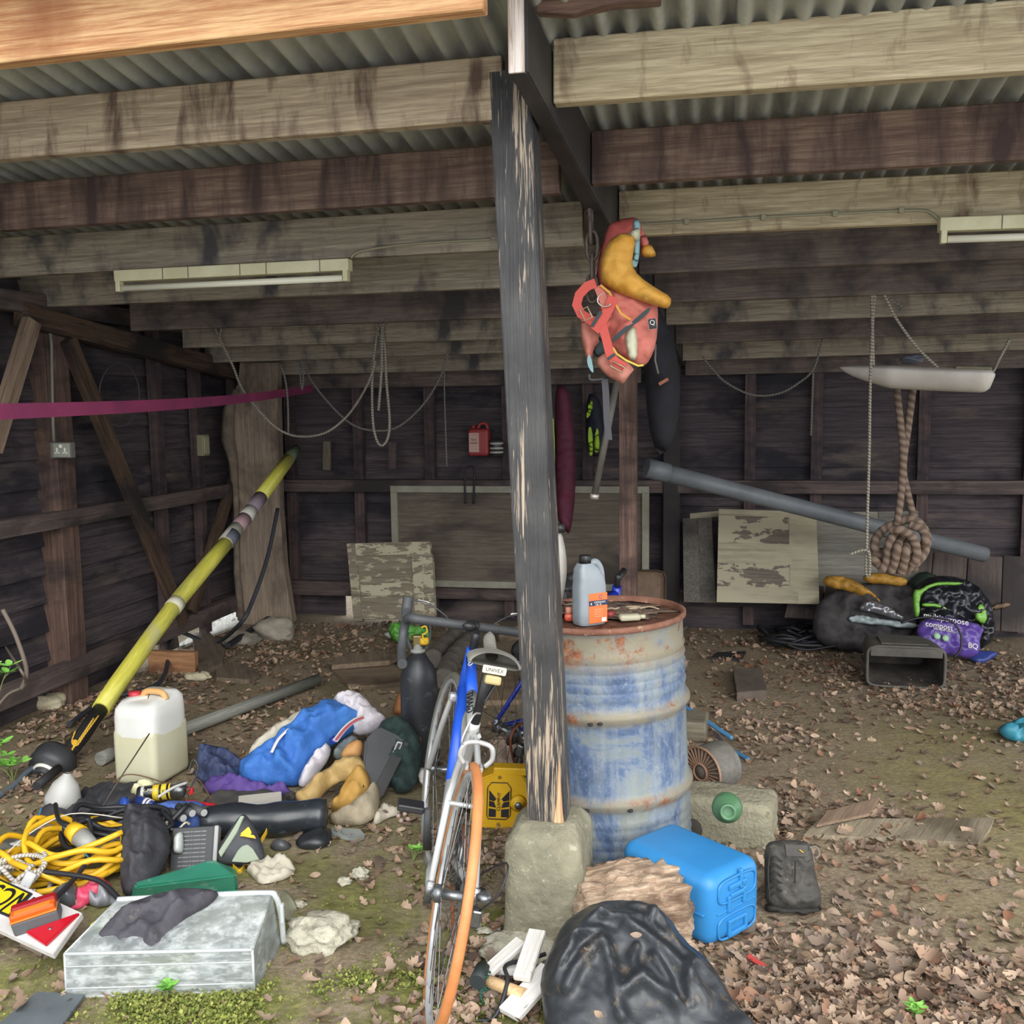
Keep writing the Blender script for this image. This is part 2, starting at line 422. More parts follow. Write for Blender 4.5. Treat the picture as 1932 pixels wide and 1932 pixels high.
# ---- corrugated roof over sloping joists
RZ0, RSL = 2.455, .118
def jz(v): return RZ0-RSL*v          # underside of the joists
def roof_mat():
    m, nt, b = bsdf('mat_roof'); b.inputs['Roughness'].default_value = .7
    v = coords(nt)
    col = ramp(nt, noise_(nt, v, 2.2, 7, .7), [(.3, '85867f'), (.5, 'a0a097'), (.7, 'b3b2a4')])
    col = mix(nt, ramp(nt, noise_(nt, coords(nt, (9, 1.5, 1)), 1, 5, .6), [(.5, 0.), (.7, .6)]), col, '55544f')
    nt.links.new(col, b.inputs['Base Color']); bump(nt, b, noise_(nt, v, 30, 4), .2, .01); return m
RT = .19
def roof_sheet(u0_, u1_, v0_, v1_, lift):
    nu = int((u1_-u0_)/.0078); mb = MB()
    def f(a, c):
        u = u0_+(u1_-u0_)*a; v = v0_+(v1_-v0_)*c; k = u/.078; t = math.cos(2*PI*k); tri = math.copysign(abs(t)**.8, t)
        return Vector((u, v, jz(v)+RT+.022+.021*tri+lift))
    mb.grid(f, nu, 12); return mb
rm = roof_mat()
ce = None
for i, (a, c) in enumerate(((-4.3, -1.72), (-1.78, .62), (.56, 2.1), (2.04, 5.2))):
    for j, (p, q) in enumerate(((-.9, 1.62), (1.5, 4.75))):
        o = ob('ceiling', roof_sheet(a, c, p, q, .008*(i % 2)+.008*(1-j)), rm, M=MS, kind='structure', solid=.004) if ce is None else ob('roof_sheet', roof_sheet(a, c, p, q, .008*(i % 2)+.008*(1-j)), rm, parent=ce, M=MS, solid=.004)
        ce = ce or o
# ---- joists either side of the main beam
jm_pale = wood('8f7d66', 'b2a085', stain='604c40', ssc=(12, 5, 3.2), slo=.5, shi=.68)
jm_pale2 = wood('968669', 'baab8b', stain='735b46', ssc=(10, 5, 3.5), slo=.56, shi=.72)
jm_brown = wood('604a3f', '816a5a', stain='4d3a35', ssc=(10, 5, 2), slo=.42, shi=.64)
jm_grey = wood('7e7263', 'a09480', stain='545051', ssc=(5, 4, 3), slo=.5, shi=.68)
jm_dark = wood('594c48', '75675b', stain='413b3c', ssc=(3, 4, 3), slo=.45, shi=.65)  # rear joist greys lightened too, the same veil painted into their tone
jm_orange = wood('b0764a', 'dcae7c', stain='9c6238', ssc=(2, 5, 2), slo=.55, shi=.8, rough=.6, sc=7)
_un = (MS.inverted() @ Wv(1040, 85, 0)).x; _uf = (MS.inverted() @ Wv(1165, 380, 1.2)).x
def bu(v): return _un+(_uf-_un)*v/1.2     # right face of the main beam
BW = .05
orda = ['frontmost', 'second', 'third', 'fourth', 'fifth', 'sixth', 'seventh', 'eighth', 'ninth', 'rearmost']
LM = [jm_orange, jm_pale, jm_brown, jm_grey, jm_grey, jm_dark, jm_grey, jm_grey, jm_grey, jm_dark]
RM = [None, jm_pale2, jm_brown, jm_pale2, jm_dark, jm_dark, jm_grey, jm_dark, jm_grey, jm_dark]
Ln = ['fresh orange', 'pale streaked', 'reddish-brown', 'grey weathered', 'grey stained', 'brown and grey', 'grey spotted', 'grey narrow-looking', 'grey dim', 'dark']
Rn = [None, 'pale cream', 'brown grained', 'pale dry', 'dark blotched', 'near-black', 'grey', 'dark', 'grey dim', 'dark']
LJ = [((0, 118), (960, 10)), ((0, 300), (920, 226)), ((0, 434), (925, 372)), ((0, 522), (930, 472)), ((0, 582), (935, 543)), ((170, 627), (938, 600)), ((283, 658), (940, 640)), ((377, 685), (942, 666)), ((533, 707), (943, 698)), ((560, 734), (943, 727))]
RJ = [None, ((1081, 192), (1932, 132)), ((1151, 345), (1932, 300)), ((1181, 445), (1932, 413)), ((1241, 515), (1932, 486)), ((1261, 570), (1932, 547)), ((1266, 612), (1932, 588)), ((1290, 648), (1932, 626)), ((1300, 680), (1932, 660)), ((1310, 708), (1932, 694))]
for side in (0, 1):
    for k in range(10):
        if side and k == 0: continue
        v = [-.52, 0, .6, 1.2, 1.8, 2.38, 2.95, 3.5, 3.98, 4.18][k]
        (xa, ya), (xb, yb) = (RJ if side else LJ)[k]
        qa = MS.inverted() @ Wv(xa, ya, v); qb = MS.inverted() @ Wv(xb, yb, v); s_ = (qb.z-qa.z)/(qb.x-qa.x)
        uL = [UL-.9, UL-.9, UL-.9, UL-.9, UL-.9, UL+.25, UL+.25, UL+.1, UL+.1, UL+.1][k] if not side else bu(v)+.004
        uR = -.03 if not side else 4.6
        if k == 1 and not side: uR = -.1
        um = (uL+uR)/2; Mj = MS @ TR((um, v, qa.z+s_*(um-qa.x))) @ Matrix.Rotation(-math.atan(s_), 4, 'Y')
        hh = .178
        mb = MB().box((0, .025, hh/2), (uR-uL, .05, hh), bev=.003, seg=1)
        sd_ = 'right' if side else 'left'
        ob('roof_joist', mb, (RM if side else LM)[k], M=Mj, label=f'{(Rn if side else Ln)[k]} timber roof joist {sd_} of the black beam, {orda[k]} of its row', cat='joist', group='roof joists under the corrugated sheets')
# ---- main beam, posts
def black_mat(axis=2):
    m, nt, b = bsdf('mat_black_paint'); b.inputs['Roughness'].default_value = .55
    s_ = [120, 120, 120]; s_[axis] = 4.5
    v = coords(nt, s_); g = noise_(nt, v, 1, 6, .6, 1.2)
    big = noise_(nt, coords(nt, [9 if i != axis else 1.4 for i in range(3)]), 1, 5, .6)
    a = N(nt, 'ShaderNodeMath', operation='ADD'); nt.links.new(g, a.inputs[0]); nt.links.new(big, a.inputs[1])
    base = ramp(nt, noise_(nt, coords(nt), 6, 5), [(.35, '2e2d2e'), (.65, '444342')])
    col = mix(nt, ramp(nt, a.outputs[0], [(1.0/1.6, 0.), (1.08/1.6, 0.)]), base, 'b79a78')
    sc_ = N(nt, 'ShaderNodeMath', operation='MULTIPLY'); sc_.inputs[1].default_value = .5; nt.links.new(a.outputs[0], sc_.inputs[0])
    f = ramp(nt, sc_.outputs[0], [(.565, 0.), (.60, .9)]); col = mix(nt, f, base, 'b3a08a')
    nt.links.new(col, b.inputs['Base Color']); bump(nt, b, g, .6, .01); return m
bk = black_mat()
bkx = plain('2c2a29', .6, c2='3d3936', sc=5, bp=.4, bsc=30)
# post: measured at its foot and head
pb = Wv(1030, 1618, 0); 
mp = thing('timber_post', 'black painted square timber post with flaking paint set in a concrete footing', 'post', G(1030, 1790))
def post_pt(x, y, v): return Wv(x, y, v)
v0_, v1_ = .0, .135
a0 = Wv(998, 1618, v0_); a1 = Wv(1048, 1612, v0_); b0 = Wv(920, 98, v0_); b1 = Wv(1008, 150, v0_)
wdt = (a1-a0).length
a1 = a0+SU*.118; b1 = b0+SU*.122; b1.z = b0.z = jz(0)+.14
a0.z = a1.z = .3
dv = SV*.125
ob('shaft', MB().hexa([a0, a1, a1+dv, a0+dv, b0, b1, b1+dv, b0+dv], bev=.004), bk, parent=mp)
cc = G(1033, 1790, 0)
conc = plain('716e5c', .9, c2='8f8a74', sc=9, bp=.9, bsc=40, c3='a39e8a')
def foot(cx):
    mb = MB(); q = []
    prof = [(-.02, .135, .165), (.06, .128, .158), (.2, .125, .152), (.27, .122, .148), (.30, .116, .138), (.345, .085, .085), (.34, .03, .03)]
    n = 40; rings = []
    for z, hx, hy in prof:
        ring = []
        for j in range(n):
            t = 2*PI*j/n; c, s_ = math.cos(t), math.sin(t); k = (abs(c)**11+abs(s_)**11)**(-1/11)
            p = Vector((c*k*hx, s_*k*hy, z)); p += Vector((c, s_, 0))*(.014*nz(p, 7, 2)+.006*nz(p, 22, 2))
            ring.append(mb.bm.verts.new(cx+SU*p.x+SV*p.y+SZ*p.z))
        rings.append(ring)
    for a, b in zip(rings, rings[1:]):
        for j in range(n):
            f = mb.bm.faces.new((a[j], a[(j+1) % n], b[(j+1) % n], b[j])); f.smooth = True
    mb.bm.faces.new(rings[-1]); return mb
fc = (a0+a1)/2+dv*.35; fc.z = 0
ob('concrete_footing', foot(fc), conc, parent=mp, label='pale concrete block at the foot of the post')
split = wood('a07a56', 'd3ae86', axis=2)
e1 = a1-SU*.042; 
ob('split_wood', MB().prism([e1-SV*.006+SZ*.0, e1+SU*.036-SV*.006, e1+SU*.03-SV*.006+SZ*.12, e1+SU*.022-SV*.006+SZ*.24, e1+SU*.016-SV*.006+SZ*.12], SV*.01), split, parent=mp, label='bare split wood low on the post')
# beam running back from the post
bmM = MS @ TR((.055, -.25, 0))
mb = MB(); w_ = .06; 
def bp_(u, v, dz): return S(u, v, jz(v)+dz)
hb = .26
bn, bf = bu(-.28), bu(VB)
mb.hexa([bp_(bn-BW, -.28, .0), bp_(bn, -.28, .0), bp_(bf, VB, -.06), bp_(bf-.11, VB, -.06), bp_(bn-BW, -.28, .19), bp_(bn, -.28, .19), bp_(bf, VB, .19), bp_(bf-.09, VB, .19)], bev=.004)
beam = ob('main_beam', mb, bkx, label='black painted timber beam running back from the tall front post under the roof', cat='beam')
endg = wood('b9a596', 'efe2d8', sc=9, axis=2, rough=.7)
ob('cut_end', MB().hexa([bp_(bn-BW, -.287, .0), bp_(bn-BW+.042, -.287, .0), bp_(bn-BW+.042, -.281, .0), bp_(bn-BW, -.281, .0), bp_(bn-BW, -.287, .19), bp_(bn-BW+.042, -.287, .19), bp_(bn-BW+.042, -.281, .19), bp_(bn-BW, -.281, .19)]), endg, parent=beam, label='pale bare sawn end of the beam')

sp0, sp1 = Wv(1012, 22, -.2), Wv(1245, 2, -.2); dd = sp1-sp0
ob('splintered_batten', MB().prism([(0, 0, 0), (dd.length*.3, 0, -.012), (dd.length*.62, 0, .004), (dd.length, 0, .0), (dd.length*1.02, 0, .05), (0, 0, .05)], (0, .04, 0), bev=.002), wood('5a4238', '7b6050', bp=.8), M=frame(sp0, dd), label='splintered brown batten nailed right of the sawn beam end at the top', cat='batten')
# ================================================================ LARGE THINGS OF THE SHED
def stick(name, label, cat, a, b, w_, h_, mat, group=None, parent=None, up=None, bev=.003, ext=0):
    d = (b-a); a = a-d.normalized()*ext; M = frame(a, d, up)
    return ob(name, MB().box((d.length/2+ext, 0, 0), (d.length+2*ext, w_, h_), bev=bev, seg=1), mat, parent=parent, M=M, label=label, cat=cat, group=group)
# left post with socket
lp = Wv(100, 1322, 1.95); lt = Wv(102, 600, 1.95)
f1 = G(128, 1322); 
lpo = S(UL+.14, f1.dot(SV)-SP.dot(SV), 0)
pm = wood('4a3932', '6b5347', stain='352b2b', axis=2, paint='7b6b5e', pl=.66, ph=.75)
vl = (f1-SP).dot(SV); ul = (f1-SP).dot(SU)
lpost = thing('timber_post', 'dark brown square timber post standing at the left wall with a double socket', 'post', S(ul, vl, 0))
ob('shaft', MB().box((0, 0, 1.03), (.17, .15, 2.1), bev=.004), pm, parent=lpost, M=MS @ TR((ul, vl, 0)))
grey = plain('8f8f86', .5); white = plain('dcd9cf', .45); offw = plain('c9c5ae', .5)
# socket & conduit
q = Wv(122, 849, vl-.09); sk = thing('double_socket', 'grey surface-mounted double power socket on the left post', 'socket', q)
Mk = face_frame(q, SU, SZ)
ob('box', MB().box((0, 0, .015), (.125, .085, .045), bev=.006), plain('6d6f66', .5), parent=sk, M=Mk)
ob('faceplate', MB().box((.012, 0, .042), (.10, .075, .008), bev=.003), plain('8e9086', .4), parent=sk, M=Mk)
for dx in (-.012, .036):
    mb = MB().box((dx, .002, .048), (.008, .022, .004)).box((dx-.009, -.014, .048), (.012, .006, .004)).box((dx+.009, -.014, .048), (.012, .006, .004))
    ob('outlet', mb, white, parent=sk, M=Mk)
ob('switch', MB().box((.012, .022, .049), (.016, .018, .008), bev=.002), white, parent=sk, M=Mk)
mb = MB().tube([Wv(102, 838, vl-.085), Wv(100, 800, vl-.085), Wv(97, 650, vl-.085), Wv(92, 602, vl-.085), Wv(60, 596, vl-.085), Wv(20, 590, vl-.085), Wv(-30, 575, vl-.085)], .009, 8)
ob('conduit', mb, plain('77746a', .5), label='grey conduit pipe running up the left post from the socket', cat='conduit')
# isolator on the left wall
q = Wu(383, 840, UL+.08); sw = ob('wall_box', MB().box((0, 0, 0), (.09, .05, .15), bev=.006), plain('8a8468', .6), M=frame(q, SV), label='small beige switch box on a stud of the left wall', cat='switch box')
ob('plate', MB().box((0, -.028, 0), (.07, .008, .12), bev=.003), plain('a39d80', .5), parent=sw, M=frame(q, SV))
# braces
brm = wood('37291f', '5c4736', stain='2b2323', bp=.4)
stick('diagonal_brace', 'dark timber brace slanting down to the right from the left post head', 'brace', Wu(128, 640, UL+.13), Wu(345, 1175, UL+.13), .05, .1, brm)
stick('diagonal_brace', 'brown timber brace slanting from the left post head to the left edge', 'brace', Wv(60, 605, 1.6), Wv(-15, 850, 1.3), .05, .09, wood('6b5849', '8a7563', stain='4a3d36'))
stick('diagonal_brace', 'dark timber brace slanting up to the right behind the leaning slab', 'brace', Wu(360, 1155, UL+.12), Wu(455, 860, UL+.12), .05, .08, brm)
stick('top_plate', 'dark sloping wall plate along the top of the left wall', 'beam', Wu(110, 612, UL+.12), Wu(440, 700, UL+.12), .08, .12, brm, ext=.3)
# rear post
rb = Wv(1186, 1150, 2.35); rt_ = Wv(1186, 700, 2.35)
ur = (rb-SP).dot(SU)
rp = wood('57413a', '7d6357', stain='463630', axis=2, bp=.5)
ob('timber_post', MB().box((0, 0, 1.08), (.09, .09, 2.16), bev=.003), rp, M=MS @ TR((ur, 2.35, 0)), label='reddish brown square timber post standing behind the blue drum', cat='post')
stick('wall_post', 'black upright post against the back wall behind the drum', 'post', S(.18, VB-.1, 0), S(.18, VB-.1, 2.0), .12, .1, plain('221e1f', .8, c2='2e2828'))
# fluorescent battens
cream = plain('d8d3b0', .45, c2='c4bd97', sc=5); tubem = plain('e6e2cc', .3)
def batten(a, b, label):
    d = b-a; M = frame(a, d); L = d.length
    t = thing('strip_light', label, 'strip light', a, 'unlit strip lights on the joists', M=M)
    t = t
    ob('housing', MB().box((L/2, 0, 0), (L, .055, .05), bev=.004), cream, parent=t, M=M)
    ob('tube', MB().tube([(.03, -.01, -.055), (L-.03, -.01, -.055)], .014, 12), tubem, parent=t, M=M)
    for x in (.016, L-.016): ob('lamp_holder', MB().box((x, -.01, -.045), (.022, .036, .05), bev=.003), cream, parent=t, M=M)
    for k in range(8):
        x = .12+L*k/9; ob('mark', MB().box((x, -.0285, 0), (.003, .0015, .05)), plain('55513f', .7), parent=t, M=M) if k % 3 else None
batten(Wv(221, 522, 1.17), Wv(661, 500, 1.17), 'cream fluorescent strip light fixed under a joist on the left')
batten(Wv(1771, 425, 1.17), Wv(2250, 408, 1.17), 'cream fluorescent strip light cut off by the right edge')
cab = plain('8c876f', .6)
cr2 = MB().tube(catmull([Wv(x, y, 1.19) for x, y in ((1190, 424), (1300, 418), (1450, 409), (1600, 402), (1720, 397), (1755, 401), (1775, 420))], 4), .006, 6)
cb = ob('light_cable', cr2, cab, label='thin grey cable clipped along the joist to the right strip light', cat='cable')
for x, y in ((1295, 418), (1440, 410), (1575, 403), (1700, 397)): ob('clip', MB().box(Wv(x, y, 1.185), (.02, .012, .022), bev=.002), cab, parent=cb)
ob('light_cable', MB().tube(catmull([Wv(x, y, 1.19) for x, y in ((662, 487), (680, 474), (760, 462), (860, 455), (925, 452))], 4), .006, 6), cab, label='thin grey cable from the left strip light to the black post', cat='cable')
# pink strap across the left wall
a_ = D(-40, 778, 3.1); b_ = Wv(590, 733, VB-.25)
pts = [a_.lerp(b_, t) - SZ*.03*math.sin(PI*t) for t in [i/16 for i in range(17)]]
ob('webbing_strap', MB().ribbon(pts, SZ*.052, .003), plain('9a3a63', .7, c2='7c3055', sc=3), label='magenta pink webbing strap stretched across the left side at head height', cat='strap')
# tall leaning slab of boarding on the left
def px_solid(name, pts, pl, th, mat, bev=.003, **k):
    o, X, Y = pl; n_ = X.cross(Y); P = [hit(a, b, o, n_) for a, b in pts]
    return ob(name, MB().prism(P, -n_*th, bev=bev), mat, **k)
def vplane(p, yaw=0, lean=90): return plane(p, lean, yaw)
slabm = wood('7b6c60', '93836f', stain='6b5c50', axis=2, ssc=(3, 3, 2), bp=.3)
o_ = G(500, 1188)
slab = px_solid('leaning_slab', [(452, 684), (523, 684), (524, 790), (528, 960), (536, 1070), (552, 1175), (520, 1184), (455, 1176), (448, 1100), (443, 1000), (441, 900), (436, 862), (424, 840), (422, 780), (440, 740), (450, 725)], vplane(o_, 8), .09, slabm, label='tall pale brown slab of board with a ragged left edge standing at the back left', cat='slab')
ob('ragged_edge', MB().tube([hit(x, y, o_-SV*.02, Vector((math.sin(R(8)), math.cos(R(8)), 0))) for x, y in ((446, 735), (432, 775), (430, 830), (440, 870), (446, 960), (447, 1080), (456, 1170))], [.02, .045, .05, .035, .022, .025, .03], 7), plain('5f5448', .9, c2='7b6d5e', bp=.9, bsc=30), parent=slab)
ob('stone', MB().lump(G(524, 1205)+SZ*.06, (.30, .22, .2), amp=.35), plain('8a8376', .9, c2='a9a191', bp=.7), label='large pale stone at the foot of the leaning slab', cat='stone')
ob('stone', MB().lump(G(455, 1215)+SZ*.03, (.26, .2, .12), amp=.35, seed=3), plain('7d776b', .9, c2='9a9385', bp=.7), label='flat grey stone left of the leaning slab foot', cat='stone')
# framed panel against the back wall
fm = plain('9a988a', .7, c2='85826f', sc=6); pn = wood('5a5046', '6e6356', stain='4c443d', ssc=(1, 1, 3), bp=.15)
vp = VB-.16
pl_ = [Wv(738, 916, vp), Wv(1225, 908, vp), Wv(1225, 1108, vp), Wv(738, 1104, vp)]
fp = thing('framed_panel', 'large brown panel with a pale timber frame leaning on the back wall', 'panel', (pl_[2]+pl_[3])/2)
ua, ub = (pl_[0]-SP).dot(SU), (pl_[1]-SP).dot(SU); zb, zt = pl_[3].z, pl_[0].z
Mp = MS @ TR((ua, vp, zb)); Wd = ub-ua; Hp = zt-zb
ob('board', MB().box((Wd/2, .01, Hp/2), (Wd, .015, Hp)), pn, parent=fp, M=Mp)
for c, d in (((Wd/2, -.01, Hp-.025), (Wd, .03, .05)), ((Wd/2, -.01, .025), (Wd, .03, .05)), ((.025, -.01, Hp/2), (.05, .03, Hp-.1)), ((Wd-.025, -.01, Hp/2), (.05, .03, Hp-.1))):
    ob('frame_rail', MB().box(c, d, bev=.002, seg=1), fm, parent=fp, M=Mp)
# flaking painted cupboard door, left
pk = wood('6f6656', '8d8270', paint='b5ae94', pl=.49, ph=.50, psc=16, bp=.4, axis=0)
pk2 = wood('6f6656', '857b6a', paint='a8a188', pl=.56, ph=.57, psc=14, bp=.4, axis=0)
def boarded(name, label, cat, c4, th, pieces, mat_edge):
    a, b, c, d = c4   # top-left, top-right, bottom-right, bottom-left
    t = thing(name, label, cat, (c+d)/2)
    nrm = (b-a).cross(a-d).normalized()
    def P(u, v): return (a.lerp(b, u)).lerp(d.lerp(c, u), v)
    for nm, u0_, v0_, u1_, v1_, off, m in pieces:
        q = [P(u0_, v0_), P(u1_, v0_), P(u1_, v1_), P(u0_, v1_)]
        x = q[1]-q[0]; M = face_frame(q[3]+x*rng.uniform(-3, 3)+(q[0]-q[3])*rng.uniform(-3, 3), x, q[0]-q[3]); inv = M.inverted()
        ob(nm, MB().prism([inv @ (p+nrm*(off)) for p in q], (inv.to_3x3() @ (-nrm*th)), bev=.002), m, parent=t, M=M)
    return t
vd = VB-.45
boarded('cupboard_door', 'flaking white ledged door panel standing left of the bicycle handlebars', 'door panel',
 [Wv(655, 1026, vd), Wv(815, 1022, vd), Wv(822, 1172, vd-.16), Wv(668, 1172, vd-.16)], .05,
 [('plank', .1, .1, .8, .5, .0, pk2), ('plank', .1, .5, .8, .97, .0, pk2), ('ledge', .1, 0, .98, .16, .014, pk), ('ledge', .12, .52, .8, .68, .014, pk), ('stile', 0, .0, .11, 1, .012, pk2), ('stile', .76, .16, .88, 1, .014, pk), ('stile', .88, .16, 1.0, 1, .014, pk)], pk)
# flaking boards on the right
pr = wood('5e544b', '74695d', paint='aaa28a', pl=.485, ph=.495, psc=9, pst=2.2, bp=.3)
pr2 = wood('8b836f', 'a49b84', paint='b0a88e', pl=.4, ph=.6, psc=3, bp=.2)
pg = wood('55504a', '6f6a61', stain='44403d', bp=.2, axis=2)
vr = VB-.35
boarded('painted_door', 'pale board door with paint flaking in big patches leaning right of the drum', 'door panel',
 [Wv(1356, 960, vr), Wv(1540, 966, vr), Wv(1546, 1140, vr-.12), Wv(1352, 1136, vr-.12)], .04,
 [('plank', 0, .05, .74, .38, 0, pr), ('plank', .0, .36, .74, .58, .006, pr2), ('plank', 0, .56, .74, .86, 0, pr), ('plank', 0, .83, .8, 1, .006, pr2), ('plank', 0, 0, 1, .07, .006, pr2), ('stile', .72, .05, 1, 1, .004, pr2)], pr)
boarded('painted_board', 'grey painted boards standing behind the flaking door, left of it', 'board',
 [Wv(1288, 970, VB-.2), Wv(1356, 964, VB-.2), Wv(1366, 1138, VB-.3), Wv(1290, 1136, VB-.3)], .03,
 [('plank', 0, .05, .42, 1, 0, pg), ('plank', .42, .05, .8, 1, -.01, pg), ('plank', .2, 0, 1, .06, .004, pr2)], pg)
boarded('painted_board', 'wide pale board behind the flaking door, reaching right to the hanging rope', 'board',
 [Wv(1500, 968, VB-.2), Wv(1733, 964, VB-.2), Wv(1733, 1110, VB-.26), Wv(1500, 1120, VB-.26)], .02,
 [('plank', 0, 0, .68, 1, 0, wood('77746a', '8e8b80', bp=.1)), ('plank', .68, 0, 1, 1, .004, wood('5b5852', '737067', bp=.1))], pg)
dk = wood('453c38', '5a4f49', stain='383130', bp=.2, axis=1)
vq = VB-.62
for (xs, lab) in (((1500, 1560, 1030, 1025, 1160), 'brown'), ((1552, 1610, 1026, 1030, 1170), 'dim brown'), ((1604, 1665, 1032, 1040, 1175), 'dark'), ((1662, 1740, 1040, 1050, 1180), 'dusty dark')):
    pass
boarded('plank_panel', 'dark plank panel leaning low behind the heap of bags on the right', 'panel',
 [Wv(1512, 1026, VB-.2), Wv(1960, 1052, VB-.2), Wv(1960, 1195, VB-.3), Wv(1480, 1165, VB-.3)], .025,
 [('plank', i/7, .0+.012*(i % 3), (i+1)/7-.004, 1, .003*(i % 2), dk) for i in range(7)], dk)
# grey drain pipe
a_ = Wv(1225, 884, 2.9); b_ = Wv(1700, 1006, 3.55)
dp = b_-a_; Mg = frame(a_, dp)
pm_ = plain('5c6064', .5, c2='6f7376', sc=4)
pp = ob('drain_pipe', MB().tube([(0, 0, 0), (dp.length*.48, 0, 0), (dp.length*1.36, 0, 0)], [.052, .05, .05], 20), pm_, M=Mg, label='long grey plastic drain pipe slanting down to the right behind the hanging rope', cat='pipe')
ob('pipe_socket', MB().tube([(-.02, 0, 0), (.12, 0, 0)], .058, 20), pm_, parent=pp, M=Mg)
ob('chipboard_sheet', MB().box((0, 0, .26), (.24, .012, .52), bev=.05), plain('7a6452', .8, c2='665445'), M=MS @ TR(((Wv(1222, 1090, 3.7)-SP).dot(SU), 3.7, 0)) @ Matrix.Rotation(-.1, 4, 'X'), label='tan rounded board standing behind the brown post', cat='board')
# yellow wrapped pole with black end
vpole = 2.2
ta = hit(553, 850, S(0, 3.55, 0), SV)
def Pp(x, y):   # the pole leans back from the foot to the slab
    return hit(x, y, G(78, 1468)+SZ*.07, (ta-(G(78, 1468)+SZ*.07)).cross(SU).normalized()) if 0 else None
fa = G(112, 1455)+SZ*.03
axis = ta-fa
pnorm = axis.cross(SU).cross(axis).normalized() if 0 else (CR.cross(axis)).normalized()
def PP(x, y): return hit(x, y, fa, pnorm)
yel = wood('c3bd45', 'd6d060', stain='a9a65a', ssc=(2, 9, 9), slo=.5, shi=.75, paint='b9b478', pl=.62, ph=.68, bp=.15, rough=.5)
mast = thing('wrapped_pole', 'long yellow-wrapped pole slanting from the ground at left up to the slab', 'pole', G(112, 1455))
def seg(name, pts, rs, mat, n=14, par=mast, off=0, lab=None):
    P = [PP(*p) for p in pts]; M = frame(P[0], P[-1]-P[0]); inv = M.inverted()
    return ob(name, MB().tube([inv @ p for p in P], rs, n), mat, parent=par, M=M, label=lab)
seg('yellow_sleeve', [(190, 1338), (222, 1290), (290, 1195), (340, 1128), (395, 1062), (430, 1020)], [.044, .046, .045, .046, .046, .044], yel)
seg('white_band', [(325, 1148), (335, 1136)], .049, offw, lab='pale ring round the sleeve')
seg('white_band', [(425, 1025), (447, 996)], .047, plain('b3b0a4', .6), lab='pale band'); seg('logo_band', [(428, 1024), (440, 1008)], [.0475, .0475], plain('5a5c66', .6), lab='dark mark on the pale band')
seg('pink_band', [(447, 997), (462, 978)], .046, plain('9c7f82', .6), lab='faded pink band'); seg('white_band', [(462, 978), (474, 963)], .046, plain('bdb9b0', .6))
seg('pink_band', [(474, 963), (492, 938)], .045, plain('82737c', .6)); seg('yellow_sleeve', [(492, 938), (520, 900), (545, 866)], [.045, .044, .042], yel)
seg('dark_tip', [(545, 866), (560, 846)], [.042, .03], plain('4b5540', .6), lab='dull green tip')
blk = plain('1d1d1f', .45, c2='2c2c2e', sc=6); rub = plain('2a2b2d', .5, c2='3c3d3f', sc=8)
seg('black_shaft', [(190, 1338), (155, 1388), (112, 1440), (62, 1498)], [.036, .037, .038, .036], blk)
fl = PP(100, 1440); Mf = frame(fl, axis.normalized()*-1)
ob('float_collar', MB().lathe([(.04, -.06), (.085, -.055), (.1, -.03), (.1, .02), (.088, .05), (.05, .055), (.05, .09), (.038, .09)], 28, M=Matrix.Rotation(PI/2, 4, 'Y')), rub, parent=mast, M=Mf)
ob('white_ring', MB().lathe([(.052, .052), (.06, .056), (.06, .066), (.05, .068)], 24, M=Matrix.Rotation(PI/2, 4, 'Y')), white, parent=mast, M=Mf)
yr = rope_mat('c99a2a', 'e0b84a')
yrp = PP
ob('yellow_cord', MB().tube(catmull([PP(187, 1350)-CF*.06, PP(165, 1385)-CF*.07, PP(152, 1402)-CF*.07, PP(140, 1420)-CF*.05, PP(122, 1448)-CF*.05], 4), .005, 6).tube(catmull([PP(196, 1345)-CF*.06, PP(172, 1380)-CF*.07, PP(157, 1400)-CF*.07, PP(150, 1392)-CF*.08, PP(155, 1372)-CF*.07], 4), .004, 6).lump(PP(155, 1394)-CF*.075, (.03, .02, .03)), yr, parent=mast)
# dark cable from the slab down to the ground, and the grey pipe on the ground
ob('black_cable', MB().tube(catmull([Wv(524, 960, 3.3), Wv(505, 1050, 3.1), Wv(478, 1130, 2.9), Wv(452, 1178, 2.8), G(400, 1222)+SZ*.03, G(330, 1226)+SZ*.12, G(305, 1300)+SZ*.05, G(200, 1330)+SZ*.03, G(130, 1375)+SZ*.02], 6), .014, 8), plain('2f3238', .6), label='dark flexible cable looping down from the leaning slab to the ground', cat='cable')
stick('black_bar', 'short black bar lying on the stones at the foot of the slab', 'bar', G(430, 1235)+SZ*.06, G(538, 1170)+SZ*.10, .035, .03, plain('24252b', .6))
a_, b_ = G(345, 1394)+SZ*.045, G(600, 1296)+SZ*.045
ob('ground_pipe', MB().tube([(0, 0, 0), ((b_-a_).length, 0, 0)], .032, 16), wood('6a6a62', '82827a', bp=.1), M=frame(a_, b_-a_), label='grey plastic pipe lying on the ground behind the blue jacket', cat='pipe')
ob('pipe_offcut', MB().tube([G(190, 1446)+SZ*.035, G(222, 1430)+SZ*.035], .032, 14), wood('6a6a62', '82827a', bp=.1), label='short grey pipe end sticking out left of the water container', cat='pipe')
